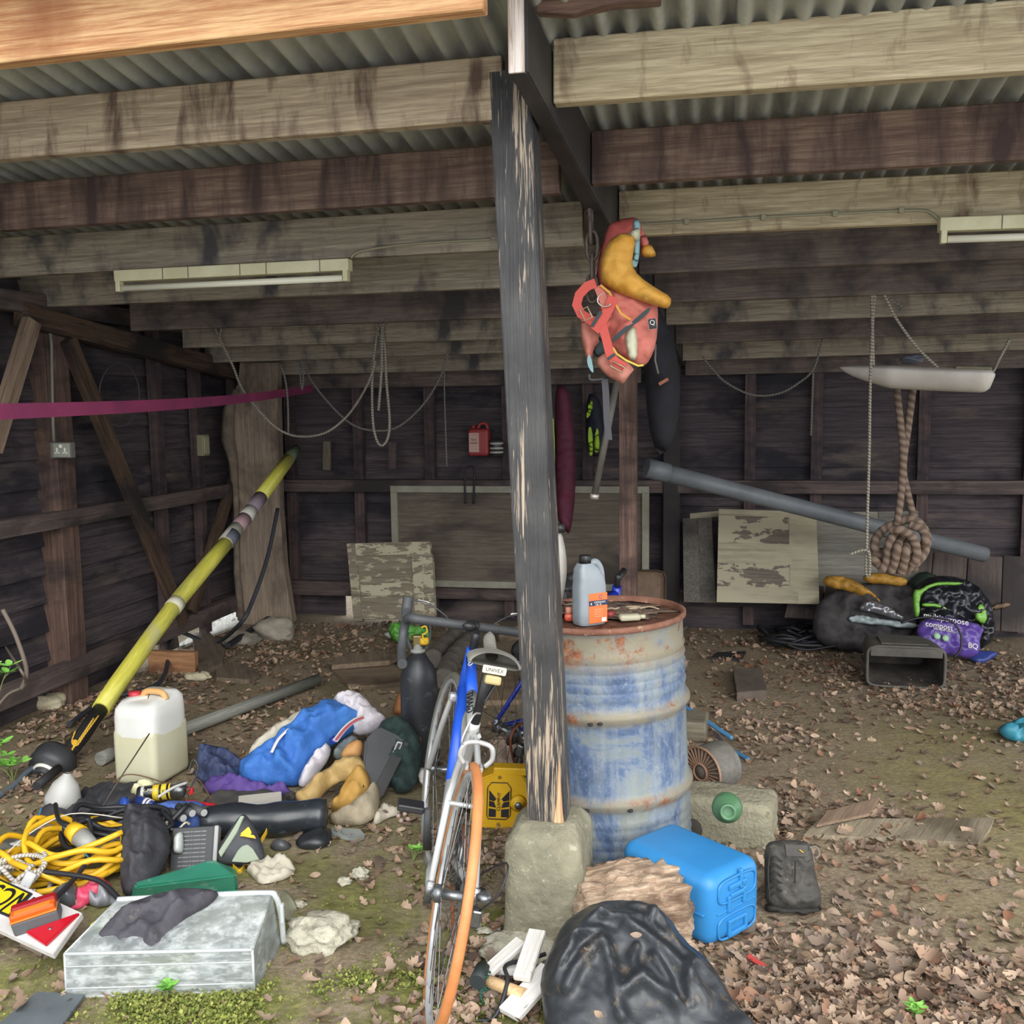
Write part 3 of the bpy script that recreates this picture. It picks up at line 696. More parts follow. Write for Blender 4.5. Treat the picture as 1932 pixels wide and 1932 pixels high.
# shelf things: red can, tin, cloths, hook, hanging jackets
zs = 1.05+.05
q = Wv(905, 860, VB-.12); red = plain('a83a38', .5, c2='8e2f30', sc=5)
rc = thing('jerrycan', 'red plastic fluid container with a pale label on the back wall shelf', 'container', q)
Mr = MS @ TR(((q-SP).dot(SU), VB-.12, q.z))
ob('can_body', MB().box((0, 0, .1), (.155, .09, .2), bev=.02), red, parent=rc, M=Mr); ob('handle', MB().tube(catmull([(-.01, 0, .2), (.01, 0, .235), (.05, 0, .235), (.065, 0, .195)]), .012), red, parent=rc, M=Mr)
ob('cap', MB().lathe([(.02, .2), (.02, .225), (.0, .225)], 14, M=TR((-.045, 0, 0))), plain('8e2f30', .5), parent=rc, M=Mr)
lb = ob('paper_label', MB().box((-.03, -.046, .1), (.075, .002, .14)), plain('c9a79a', .7), parent=rc, M=Mr)
for k, (s_, z_, h_) in enumerate((('RED DIESEL', .155, .012), ('RED', .12, .022), ('DIESEL', .095, .02), ('LOW SULPHUR', .07, .01), ('FUEL ONLY', .05, .01))):
    if k != 1 and k != 2: text('= = = = =', h_, face_frame(Mr @ Vector((-.03, -.048, z_)), SU, SZ), plain('8a4a45'), lb)
    else: text(('', 'OIL', 'ADBLUE')[k] if 0 else ('RED', 'DIESEL')[k-1], h_, face_frame(Mr @ Vector((-.03, -.048, z_)), SU, SZ), plain('6a2b2a'), lb)
q = Wv(937, 860, VB-.12); tn = ob('paint_tin', MB().lathe([(.05, 0), (.05, .11), (.046, .115), (0, .113)], 20), plain('3a3a3c', .4), M=TR(q), label='small dark tin with pale bands beside the red container', cat='tin')
for z in (.02, .05, .085): ob('band', MB().lathe([(.0505, z), (.0512, z+.002), (.0512, z+.012), (.0505, z+.014)], 20), plain('b0aca0', .5), parent=tn, M=TR(q))
q0 = Wv(886, 878, VB-.2)
ob('hanging_hook', MB().tube(catmull([Wv(878, 950, VB-.2), Wv(877, 910, VB-.2), Wv(879, 885, VB-.2), Wv(884, 880, VB-.2), Wv(893, 882, VB-.2), Wv(895, 900, VB-.2), Wv(893, 950, VB-.2)]), .008, 6), plain('222228', .6), label='dark U-shaped hook hanging over the framed panel top', cat='hook')
for x, y0_, y1_, nm in ((617, 832, 887, 'left of the rope bight'), (740, 834, 885, 'below the rope bight')): stick('wood_block', 'short upright wood block nailed to the rail, '+nm, 'block', Wv(x, y1_, VB-.16), Wv(x, y0_, VB-.16), .06, .03, stud_m if x > 700 else wood('5a5144', '6d6353'))
mar = plain('5e1f36', .75, c2='4c182c', sc=6)
ob('maroon_coat', pillow([(1047, 728), (1062, 725), (1078, 745), (1086, 850), (1086, 930), (1080, 985), (1074, 1010), (1066, 1000), (1056, 990), (1048, 960), (1046, 850)], vplane(Wv(1066, 860, 3.2)), .05, .03, fold=.5, fs=9, fdir=PI/2, ground=False, back=.8), mar, label='maroon waterproof coat hanging behind the black post', cat='coat')
lime = plain('aacf3c', .7, c2='8fb02f')
ob('hi_vis_sleeve', pillow([(1040, 790), (1046, 790), (1048, 940), (1040, 940), (1036, 860)], vplane(Wv(1043, 860, 3.15)), .03, .03, ground=False, back=.8), lime, label='lime hi-vis strip of cloth between the black post and the maroon coat', cat='cloth')
dkc = plain('1d1f2b', .8, c2='262836')
hv = ob('hi_vis_jacket', pillow([(1108, 745), (1120, 742), (1135, 760), (1140, 810), (1136, 860), (1118, 862), (1108, 850), (1104, 800)], vplane(Wv(1122, 800, VB-.25)), .05, .03, ground=False, back=.8, fold=.5), dkc, label='dark jacket with lime stripes hanging right of the maroon coat', cat='jacket')
for P in ([(1112, 755), (1119, 755), (1117, 778), (1108, 790), (1106, 785)], [(1109, 806), (1117, 806), (1120, 858), (1111, 860)], [(1120, 830), (1128, 800), (1133, 850), (1122, 856)]):
    ob('lime_stripe', pillow(P, vplane(Wv(1122, 800, VB-.31)), .02, .02, ground=False, back=.5), lime, parent=hv)
# ---------------------------------------------------------------- hanging ropes
rw = rope_mat('767065', 'a69f90', tw=60); rw2 = rope_mat('625f5a', '837e75', tw=50); rthick = rope_mat('665448', '8a7767', tw=24)
def rope(pts, r, mat, label, cat='rope', k=6, name='hanging_rope'):
    return ob(name, MB().tube(catmull([Wv(*p) for p in pts], k), r*(.8 if r < .015 else 1), 7), mat, label=label, cat=cat)
v_ = 2.75
rope([(416, 640, 2.9), (408, 625, 2.9), (406, 610, 2.9), (413, 606, 2.9), (417, 620, 2.9), (414, 638, 2.9), (422, 655, 2.9), (440, 692, 2.95), (455, 730, 3.0), (480, 765, 3.0), (520, 806, 3.05), (560, 823, 3.05), (610, 818, 3.0), (650, 790, 3.0), (680, 750, 2.95), (700, 710, 2.9), (708, 680, 2.9)], .0095, rw, 'pale rope sagging from the slab in a long curve to the hanging bight')
rope([(718, 640, 2.93), (712, 620, 2.93), (710, 600, 2.93), (714, 588, 2.93), (721, 590, 2.93), (725, 605, 2.93), (722, 625, 2.93), (726, 660, 2.93), (729, 720, 2.93), (735, 790, 2.93), (732, 825, 2.93), (722, 840, 2.93), (712, 833, 2.93), (704, 800, 2.93), (702, 740, 2.93), (704, 690, 2.93), (710, 640, 2.93), (716, 615, 2.93), (719, 600, 2.93), (720, 690, 2.9), (714, 775, 2.9)], .0105, rw, 'pale braided rope hung in a long double loop left of the black post')
rope([(568, 680, 3.4), (575, 695, 3.4), (592, 725, 3.4), (620, 760, 3.4), (660, 798, 3.4), (700, 812, 3.4), (745, 808, 3.4), (785, 778, 3.4), (815, 740, 3.4), (835, 700, 3.4), (846, 662, 3.4)], .009, rw2, 'dim grey rope sagging behind the double loop', k=5)
rope([(838, 700, 3.35), (839, 760, 3.35), (841, 820, 3.35), (843, 880, 3.35)], .006, rw2, 'thin cord hanging straight down right of the sagging grey rope')
rope([(530, 690, 3.1), (538, 715, 3.1), (543, 760, 3.1), (544, 820, 3.1)], .008, rw2, 'short rope tail hanging beside the leaning slab')
rope([(566, 690, 3.3), (567, 715, 3.3), (570, 735, 3.3), (572, 715, 3.3), (570, 690, 3.3)], .008, rw2, 'small rope loop hanging under the joist near the slab')
rope([(1325, 672, 3.6), (1340, 692, 3.6), (1370, 722, 3.6), (1420, 745, 3.6), (1470, 742, 3.6), (1510, 720, 3.6), (1535, 695, 3.6), (1552, 640, 3.6)], .009, rw2, 'dim rope sagging in a curve on the right back wall')
rope([(1534, 700, 3.6), (1532, 760, 3.6), (1530, 822, 3.6)], .008, rw2, 'short rope tail hanging right of the sagging curve')
rope([(1648, 690, 2.4), (1646, 620, 2.4), (1645, 560, 2.4), (1650, 535, 2.4), (1656, 532, 2.4), (1650, 560, 2.4), (1646, 620, 2.4), (1642, 720, 2.4), (1640, 850, 2.4), (1637, 960, 2.4), (1635, 1045, 2.4), (1634, 1080, 2.42), (1640, 1085, 2.42), (1640, 1045, 2.38), (1628, 1038, 2.38), (1603, 1046, 2.38)], .0095, rw, 'long pale rope hanging straight down to a knot above the bags on the right')
rope([(1652, 533, 2.4), (1668, 556, 2.4), (1690, 600, 2.42), (1730, 655, 2.45), (1768, 692, 2.45), (1780, 703, 2.43), (1820, 708, 2.42), (1868, 704, 2.45), (1884, 680, 2.55), (1905, 640, 2.6)], .009, rw, 'pale rope sling holding up the white float board')
rope([(1670, 556, 2.42), (1680, 566, 2.42), (1702, 577, 2.42)], .008, rw2, 'short rope end at the head of the sling')
rope([(1692, 735, 2.85), (1699, 800, 2.84), (1704, 860, 2.82), (1700, 930, 2.8), (1692, 992, 2.78)], .02, rthick, 'thick brown rope fall hanging to the big knot, left strand')
rope([(1722, 735, 2.86), (1714, 800, 2.86), (1704, 880, 2.82), (1712, 930, 2.84), (1728, 990, 2.85)], .02, rthick, 'thick brown rope fall hanging to the big knot, right strand')
kn = thing('rope_knot', 'huge knotted bundle of thick brown rope hanging above the yellow bag', 'rope knot', Wv(1695, 1075, 2.8))
for pts in ([(1700, 985, 2.8), (1665, 1000, 2.8), (1650, 1030, 2.75), (1668, 1062, 2.75), (1705, 1075, 2.75), (1740, 1050, 2.75), (1748, 1010, 2.8), (1725, 980, 2.8), (1695, 985, 2.82)],
            [(1715, 990, 2.75), (1740, 1000, 2.74), (1745, 1025, 2.74), (1728, 1050, 2.93), (1700, 1050, 2.93), (1672, 1040, 2.93), (1648, 1052, 2.72), (1668, 1072, 2.72), (1700, 1080, 2.93), (1730, 1068, 2.93)],
            [(1690, 1000, 2.72), (1678, 1025, 2.68), (1672, 1060, 2.68), (1662, 1078, 2.68)], [(1704, 1004, 2.93), (1694, 1030, 2.66), (1688, 1060, 2.66), (1680, 1080, 2.68)],
            [(1718, 1010, 2.93), (1710, 1035, 2.66), (1706, 1060, 2.66), (1700, 1080, 2.68)], [(1682, 1000, 2.66), (1700, 1000, 2.64), (1722, 1015, 2.66), (1730, 1045, 2.66), (1722, 1066, 2.68)]):
    ob('strand', MB().tube(catmull([Wv(*p) for p in pts], 6), .024, 9), rthick, parent=kn)
# white float board hanging in the sling
def hull(a, c):
    t = a; w_ = math.sin(PI*min(1, t*.93+.015))**.6*(.6+.4*t) if t < 1 else .1
    w_ = max(.02, (min(1, (t/.35))**.6)*(1 if t < .92 else math.sqrt(max(0, 1-((t-.92)/.08)**2))*.9+.1))
    x = t*1.15; an = 2*PI*c
    return Vector((x, math.cos(an)*.15*w_, math.sin(an)*.095*w_*(.45 if math.sin(an) > 0 else 1.5)+.05*(1-t)**2*.6))
a_ = Wv(1584, 700, 2.62); b_ = Wv(1878, 706, 2.4)
Mh = frame(a_, b_-a_)
sc_ = (b_-a_).length/1.15
fb = ob('float_board', MB().grid(lambda a, c: hull(a, c)*sc_, 40, 28), plain('cfc9c0', .5, c2='b5afa6', sc=3), M=Mh, label='off-white hull-shaped float board slung high on the right', cat='float board')
ob('deck_patch', MB().box((1.0*sc_, -.02, (.042)*sc_), (.16, .1, .012), bev=.005), plain('77745c', .8), parent=fb, M=Mh, label='olive patch')
ob('clear_bag', MB().lump(Wv(1722, 678, 2.75), (.12, .1, .05), amp=.4), plain('5f626d', .3), label='crumpled grey bag lying on the float board', cat='bag')
# ================================================================ DRUM AND WHAT STANDS ON IT
def drum_mat():
    m, nt, b = bsdf('mat_drum'); b.inputs['Roughness'].default_value = .6; b.inputs['Metallic'].default_value = .1
    v = coords(nt); t = nt.nodes.new('ShaderNodeTexCoord'); s_ = nt.nodes.new('ShaderNodeSeparateXYZ'); nt.links.new(t.outputs['Object'], s_.inputs[0]); z = s_.outputs[2]
    blue = ramp(nt, noise_(nt, coords(nt, (3.4, 3.4, 3)), 1, 8, .72, .8), [(.40, '42536f'), (.48, '586a87'), (.52, '737f8c'), (.60, '7f857f'), (.68, '8c8c83')])
    streak = ramp(nt, noise_(nt, coords(nt, (26, 26, 1.6)), 1, 5, .6), [(.45, 0.), (.62, .45)]); col = mix(nt, streak, blue, '8f9696')
    speck = ramp(nt, noise_(nt, v, 60, 4, .8), [(.60, 0.), (.66, .6)]); col = mix(nt, speck, col, '9aa1a1')
    # bare grey-cream metal and rust where the drum wears: rim, hoops
    def band(c, w_, hi=1.):
        a = N(nt, 'ShaderNodeMath', operation='SUBTRACT'); nt.links.new(z, a.inputs[0]); a.inputs[1].default_value = c
        q = N(nt, 'ShaderNodeMath', operation='ABSOLUTE'); nt.links.new(a.outputs[0], q.inputs[0])
        r = nt.nodes.new('ShaderNodeMapRange'); nt.links.new(q.outputs[0], r.inputs[0]); r.inputs[1].default_value = w_; r.inputs[2].default_value = w_*.35; r.inputs[4].default_value = hi; return r.outputs[0]
    def mx(*a):
        r = a[0]
        for q in a[1:]:
            k = N(nt, 'ShaderNodeMath', operation='MAXIMUM'); nt.links.new(r, k.inputs[0]); nt.links.new(q, k.inputs[1]); r = k.outputs[0]
        return r
    def ml(a, q):
        k = N(nt, 'ShaderNodeMath', operation='MULTIPLY'); nt.links.new(a, k.inputs[0]); nt.links.new(q, k.inputs[1]); return k.outputs[0]
    bands = mx(band(.575, .04), band(.275, .035, .9), band(.81, .10))
    col = mix(nt, ml(bands, ramp(nt, noise_(nt, v, 7, 6, .7), [(.3, .2), (.5, 1.)])), col, '857e6b')
    r1 = ml(mx(band(.583, .035), band(.27, .03, .8), band(.82, .085), band(.885, .02)), ramp(nt, noise_(nt, coords(nt, (9, 9, 9)), 1, 8, .75), [(.5, 0.), (.58, 1.)]))
    col = mix(nt, r1, col, ramp(nt, noise_(nt, v, 50, 4), [(.35, '70402b'), (.65, '96603f')]))
    sp_ = ramp(nt, noise_(nt, v, 14, 7, .8), [(.66, 0.), (.7, .8)]); col = mix(nt, sp_, col, '8f5236')
    nt.links.new(col, b.inputs['Base Color']); bump(nt, b, noise_(nt, v, 40, 5), .2, .01); return m
rust = plain('6e4636', .8, c2='8d6350', sc=8, bp=.4, bsc=50, c3='a98b72')
Md = TR((.362, 3.5, 0)) @ Matrix.Rotation(R(-2.4), 4, 'Y')
drum = thing('oil_drum', 'tall faded blue steel oil drum with rusty hoops behind the black post', 'drum', (0, 0, 0), M=Md)
pr_ = [(.27, 0), (.288, .0), (.288, .02), (.281, .03)]
for i in range(5): z = .06+i*.035; pr_ += [(.281, z-.012), (.285, z), (.281, z+.012)]
pr_ += [(.281, .235), (.285, .25), (.296, .268), (.296, .28), (.285, .298), (.281, .31), (.281, .54), (.285, .555), (.297, .572), (.297, .584), (.285, .602), (.281, .614)]
for i in range(5): z = .645+i*.033; pr_ += [(.281, z-.013), (.286, z), (.281, z+.013)]
pr_ += [(.281, .85), (.287, .868), (.291, .872)]
pr_.sort(key=lambda t: t[1])
mbd = MB(); mbd.lathe(pr_, 64, cap=False)
def dent(v):
    a = math.atan2(v.y, v.x); v.co
ob('shell', mbd, drum_mat(), parent=drum, M=Md)
ob('rim', MB().lathe([(.286, .866), (.294, .872), (.294, .886), (.286, .890), (.279, .886), (.277, .868)], 64, cap=False), rust, parent=drum, M=Md)
ob('drum_top', MB().lathe([(.279, .868), (.2, .868), (.0, .868)], 48), rust, parent=drum, M=Md)
for a, z in ((-1.95, .263), (-1.45, .262), (-1.86, .565), (-1.75, .568)): ob('dead_spot', MB().lump((.297*math.cos(a), .297*math.sin(a), z), (.02, .02, .012), sub=2), plain('2e2c2c', .9), parent=drum, M=Md)
zt_ = .872
def T(x, y): return Md @ Vector((x, y, zt_))
def TG(x, y): return hit(x, y, T(0, 0), Md.to_3x3() @ SZ)
# oil bottle
q = TG(1112, 1176); jug = plain('8f979c', .4, c2='7f888e', sc=4)
Mq = TR(q) @ RZ(R(28))
ojug = thing('oil_bottle', 'grey plastic oil bottle with an orange label standing on the rusty drum top', 'bottle', q, M=Mq)
mb = MB(); prof = [(0, .052, .034), (.01, .056, .037), (.13, .056, .037), (.165, .05, .036), (.195, .04, .03), (.215, .024, .022)]
mb.grid(lambda a, c: (lambda t, k: Vector((math.copysign(abs(math.cos(t))**.45, math.cos(t))*k[1] - (k[0] > .15)*(k[0]-.15)*.25, math.copysign(abs(math.sin(t))**.45, math.sin(t))*k[2], k[0])))(2*PI*a, (lambda f: [prof[int(f)][i]*(1-f % 1)+prof[min(5, int(f)+1)][i]*(f % 1) for i in range(3)])(c*5)), 32, 15)
ob('body', mb, jug, parent=ojug, M=Mq)
ob('handle', MB().tube(catmull([(-.0, 0, .206), (.025, 0, .215), (.045, 0, .19), (.052, 0, .14), (.054, 0, .11)]), [.013]*25, 10), jug, parent=ojug, M=Mq)
ob('cap', MB().lathe([(.021, .21), (.021, .24), (.018, .243), (0, .243)], 24, M=TR((-.016, 0, 0))), blk, parent=ojug, M=Mq)
lab = ob('paper_label', MB().box((.012, -.038, .06), (.075, .002, .105), bev=.0008), plain('d9703a', .6), parent=ojug, M=Mq)
ob('label_stripe', MB().box((.012, -.0395, .078), (.075, .001, .018)), plain('27304f', .6), parent=lab, M=Mq)
tm = Mq @ face_frame(Vector((.018, -.0402, .0805)), Vector((1, 0, 0)), SZ); text('HYDRAULIC', .0085, tm, white, lab)
text('OIL 32', .0085, Mq @ face_frame(Vector((.012, -.0402, .0725)), Vector((1, 0, 0)), SZ), white, lab)
text('C', .02, Mq @ face_frame(Vector((.022, -.0402, .098)), Vector((1, 0, 0)), SZ), plain('6c5a92', .5), lab); text('4', .014, Mq @ face_frame(Vector((-.018, -.0402, .076)), Vector((1, 0, 0)), SZ), white, lab)
for k in range(4): text('xxx xx xxxxx xx', .005, Mq @ face_frame(Vector((.012, -.0402, .055-.008*k)), Vector((1, 0, 0)), SZ), plain('f2c9a4', .6), lab)
ob('barcode', MB().box((.035, -.0396, .018), (.018, .001, .014)), white, parent=lab, M=Mq)
# white can behind the post
q = TG(1048, 1150); Mq = TR(q)
wj = ob('white_jug', pillow([(1040, 1010), (1050, 1000), (1060, 1005), (1068, 1040), (1070, 1080), (1064, 1120), (1058, 1150), (1030, 1150), (1030, 1010)], vplane(T(-.17, .12)), .05, .02, fold=0, ground=False, back=1, edge=.06), plain('b9b4ac', .4), label='white plastic jug on the drum, mostly hidden behind the black post', cat='jug')
ob('cap', MB().lathe([(.02, 0), (.02, .03), (0, .032)], 16, M=TR(hit(1056, 1004, T(-.17, .12), Vector((0, 1, 0))))), blk, parent=wj)
sbm = plain('d05a42', .35); q = TG(1074, 1172)
sb = thing('small_bottle', 'small orange-red bottle on the drum beside the oil bottle', 'bottle', q)
ob('bottle_body', MB().box(q+SZ*.015, (.035, .035, .03), bev=.012), sbm, parent=sb); ob('cap', MB().lathe([(.011, .028), (.013, .034), (.013, .05), (0, .052)], 14, M=TR(q)), plain('c9876e', .5), parent=sb)
q = TG(1150, 1165); ob('bottle_top', MB().lathe([(.018, 0), (.018, .022), (0, .024)], 16, M=TR(q)), plain('8a2f2b', .5), label='dark red cap lying behind the orange-labelled oil bottle', cat='cap')
q = TG(1188, 1172); Mq = TR(q+SZ*.014) @ RZ(R(8))
fb_ = ob('flat_bottle', MB().box((0, 0, 0), (.075, .038, .022), bev=.009, seg=3), plain('cfcbb2', .35, trans=.35), M=Mq, label='small translucent bottle lying flat on the drum top', cat='bottle')
ob('bottle_neck', MB().lathe([(.008, .037), (.008, .055), (0, .056)], 12, M=Matrix.Rotation(PI/2, 4, 'Y')), plain('b9b49a', .4), parent=fb_, M=Mq)
rs = random.Random(5)
lm_ = [plain(c, .8, c2=c2, sc=30) for c, c2 in (('6b4c3a', '8f6a50'), ('8b6b52', 'b08c70'), ('a98a6a', 'c7a988'), ('54423a', '75604f'), ('a0603c', 'b87a50'))]
def twig(p, L, a, r=.003):
    return catmull([p, p+Vector((math.cos(a), math.sin(a), .05))*L*.5+SZ*rs.uniform(0, .01), p+Vector((math.cos(a+.25), math.sin(a+.25), .02))*L], 3)
for k in range(9):
    a = rs.uniform(0, 6.3); r_ = rs.uniform(.03, .22); p = T(r_*math.cos(a)*.8+.05, abs(r_*math.sin(a))+.02) + SZ*.005
    ob('twig', MB().tube(twig(p, rs.uniform(.05, .12), rs.uniform(-.5, 3)), .003, 5), plain('9c8770', .9, c2='b8a68c'), label='thin bleached twig lying in the rubbish on the drum top', cat='twig', group='twigs on the drum top')
ob('drum_debris', MB().lump(T(.03, .08)+SZ*.003, (.40, .26, .02), sub=4, amp=.7, fr=6), plain('4c3b33', .95, c2='7f6a5a', sc=60, bp=.9), kind='stuff', label='damp leaf crumbs gathered on the rusty drum top', cat='debris')
# ================================================================ LIFE JACKET ON THE CHAIN
VJ = .82
cz = plain('4f4743', .6, c2='6a5d55', sc=20, bp=.3, metal=.4)
def JP(x, y, dv_=0): return Wv(x, y, VJ+dv_)
chn = thing('steel_chain', 'rusty heavy steel chain hanging from the black beam beside the life jacket', 'chain', JP(1117, 350))
def link_mb(c, L, W, r, face):
    a = SU if face else SV; pts = []
    for k in range(20):
        t = 2*PI*k/20; pts.append(c + a*(W/2*math.copysign(abs(math.cos(t))**.8, math.cos(t))) + SZ*(L/2*math.sin(t)))
    return MB().tube(pts, r, 8, closed=True)
for k, (x, y, L) in enumerate(((1111, 335, 56), (1112, 368, 58), (1113, 404, 56), (1116, 424, 50), (1117, 464, 54), (1118, 504, 52), (1117, 545, 50))):
    if k == 3: continue
    sc_ = (JP(x+1, y)-JP(x, y)).length
    ob('chain_link', link_mb(JP(x, y), L*sc_, 21*sc_, 3.6*sc_, k in (1, 4, 6)), cz, parent=chn)
ob('chain_link', link_mb(JP(1115, 428), 50*((JP(1, 1)-JP(0, 1)).length), 19*((JP(1, 1)-JP(0, 1)).length), .0072, False), cz, parent=chn)
ob('chain_hook', MB().tube(catmull([JP(1110, 312), JP(1112, 300), JP(1118, 296), JP(1122, 286)]), .009, 8), cz, parent=chn)
sal = plain('c4655a', .75, c2='d68676', sc=7, lo=.3, hi=.7, bp=.7, bsc=18); sal2 = plain('d07e6e', .75, c2='da9684', sc=6, bp=.7, bsc=18)
dred = plain('a94a46', .75, c2='bd5b52', sc=6, bp=.2, bsc=120); ylw = plain('d3942f', .7, c2='dcaa50', sc=8, bp=.6, bsc=18)
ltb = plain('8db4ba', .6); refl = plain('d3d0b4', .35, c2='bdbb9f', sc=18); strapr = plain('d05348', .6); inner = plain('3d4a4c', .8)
lj = thing('life_jacket', 'salmon red life jacket with a yellow collar hanging under the black beam', 'life jacket', JP(1170, 725))
def lp_(name, pts, mat, dv_, th, fold=.3, lab=None, par=lj, **k):
    k.setdefault('back', .9)
    return ob(name, pillow(pts, vplane(JP(1170, 500, dv_), 12), th, .014, fold=fold, ground=False, **k), mat, parent=par, label=lab)
lp_('back_panel', [(1150, 420), (1190, 409), (1208, 414), (1212, 440), (1200, 470), (1180, 560), (1135, 560), (1124, 530), (1130, 480), (1142, 440)], dred, .03, .05, lab='dark red upper panel')
lp_('flap', [(1206, 430), (1218, 440), (1226, 462), (1212, 470), (1206, 460)], sal, .06, .02)
lp_('yellow_flap', [(1209, 462), (1228, 460), (1238, 478), (1236, 485), (1209, 486)], ylw, .06, .015, lab='yellow flap')
lp_('chest_panel', [(1128, 545), (1150, 535), (1240, 570), (1242, 600), (1238, 650), (1226, 680), (1214, 692), (1195, 690), (1160, 665), (1148, 640), (1132, 600)], sal, .02, .055, fold=.55, fs=12)
lp_('left_panel', [(1096, 600), (1110, 608), (1135, 640), (1118, 660), (1118, 690), (1112, 690), (1102, 660), (1095, 630)], sal2, .03, .03, fold=.5)
lp_('lower_panel', [(1122, 680), (1145, 662), (1200, 692), (1185, 712), (1175, 726), (1165, 720), (1140, 706)], sal2, -.02, .035, fold=.5)
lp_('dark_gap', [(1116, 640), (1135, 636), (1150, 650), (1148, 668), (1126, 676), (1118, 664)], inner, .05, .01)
lp_('blue_lining', [(1196, 412), (1208, 416), (1208, 440), (1206, 490), (1200, 506), (1192, 500), (1196, 460), (1194, 430)], ltb, -.015, .02, lab='pale blue lining')
lp_('yellow_collar', [(1133, 520), (1134, 485), (1148, 455), (1168, 440), (1190, 440), (1200, 452), (1194, 480), (1192, 500), (1206, 522), (1240, 545), (1266, 560), (1266, 575), (1258, 583), (1240, 578), (1200, 565), (1160, 550), (1136, 534)], ylw, -.05, .06, fold=.35, fs=16, lab='padded yellow collar', edge=.05)
lp_('cream_band', [(1185, 440), (1198, 430), (1208, 430), (1208, 448), (1200, 458), (1190, 446)], refl, -.055, .03, lab='cream patch of the collar')
lp_('reflective_strip', [(1178, 630), (1198, 612), (1203, 640), (1202, 680), (1186, 680), (1181, 650)], refl, -.055, .012, lab='pale reflective strip', edge=.02)
lp_('blue_piping', [(1225, 578), (1228, 586), (1210, 602), (1190, 618), (1172, 634), (1158, 646), (1154, 640), (1170, 624), (1196, 604)], inner, -.055, .012, edge=.012)
lp_('blue_tab', [(1108, 672), (1114, 668), (1121, 703), (1116, 702), (1108, 688)], ltb, .0, .01)
def jstrap(name, pts, w_, mat, dv_=-.075, wd=None):
    P = [JP(x, y, dv_) for x, y in pts]; wl_ = []
    for i in range(len(P)):
        d = (P[min(i+1, len(P)-1)]-P[max(i-1, 0)]).normalized(); wl_.append(d.cross(SV).normalized()*w_)
    return ob(name, MB().ribbon(P, wl_, .004), mat, parent=lj)
jstrap('strap', [(1124, 534), (1108, 540), (1093, 556), (1088, 575), (1096, 592), (1118, 606), (1148, 618)], .034, strapr, -.075)
jstrap('strap', [(1158, 560), (1150, 580), (1136, 606), (1122, 624)], .036, strapr, -.085)
jstrap('strap', [(1136, 612), (1144, 640), (1150, 665), (1160, 682), (1178, 694)], .032, strapr, -.085)
jstrap('strap', [(1128, 540), (1134, 555), (1142, 575), (1146, 600)], .03, sal, -.07)
jstrap('yellow_piping', [(1133, 538), (1150, 552), (1162, 575), (1172, 592), (1190, 603)], .008, ylw, -.08)
jstrap('yellow_piping', [(1156, 655), (1164, 668), (1182, 680), (1204, 690), (1214, 689)], .007, plain('d8c24a', .6), -.075)
jstrap('dark_loop', [(1134, 588), (1124, 604), (1117, 616)], .012, inner, -.092); jstrap('dark_loop', [(1146, 678), (1160, 668)], .01, inner, -.092)
brass = plain('a89a7c', .4, metal=.6)
def buckle(x, y, w_, h_, rot):
    c = JP(x, y, -.1); a = Matrix.Rotation(rot, 3, SV); P = [c + a @ (SU*w_/2*i + SZ*h_/2*j) for i, j in ((-1, -1), (1, -1), (1, 1), (-1, 1))]
    ob('buckle', MB().tube(P, .0035, 6, closed=True), brass, parent=lj)
buckle(1106, 592, .03, .042, R(-25)); buckle(1165, 692, .05, .02, R(30))
ob('d_ring', MB().tube(catmull([JP(1136, 553, -.1), JP(1129, 560, -.1), JP(1128, 570, -.1), JP(1137, 578, -.1), JP(1148, 577, -.1), JP(1152, 573, -.1)]), .003, 6), plain('cfc8bc', .3, metal=.8), parent=lj)
Mb = face_frame(JP(1231, 611, -.08), SU, SZ) @ RZ(R(8))
bd = ob('badge', MB().box((0, 0, 0), (.028, .036, .003)), plain('25262b', .6), parent=lj, M=Mb)
text('Q', .024, Mb @ TR((0, .004, .002)), white, bd); ob('badge_edge', MB().tube([(-.014, -.018, 0), (.014, -.018, 0), (.014, .018, 0), (-.014, .018, 0)], .0015, 5, closed=True), white, parent=bd, M=Mb)
dkst = plain('4b4a4e', .7)
ob('dangling_strap', MB().ribbon([JP(x, y, .02) for x, y in ((1141, 715), (1143, 740), (1145, 790), (1149, 830))], SU*.025, .003).tube(catmull([JP(1112, 706, .02), JP(1114, 716, .02), JP(1130, 716, .02), JP(1140, 714, .02)]), .005, 6), dkst, parent=lj)
q1 = Wv(1168, 700, 1.3); q2 = Wv(1122, 932, 1.3)
bar = ob('hanging_tube', MB().tube([q1, q2], .015, 10), plain('4e4a44', .5, c2='5f5a52'), label='thin grey tube hanging below the life jacket', cat='tube')
ob('tube_fitting', MB().tube([q2, Wv(1121, 941, 1.3)], .02, 8), plain('b9b1a6', .4, metal=.5), parent=bar, label='pale metal end fitting')
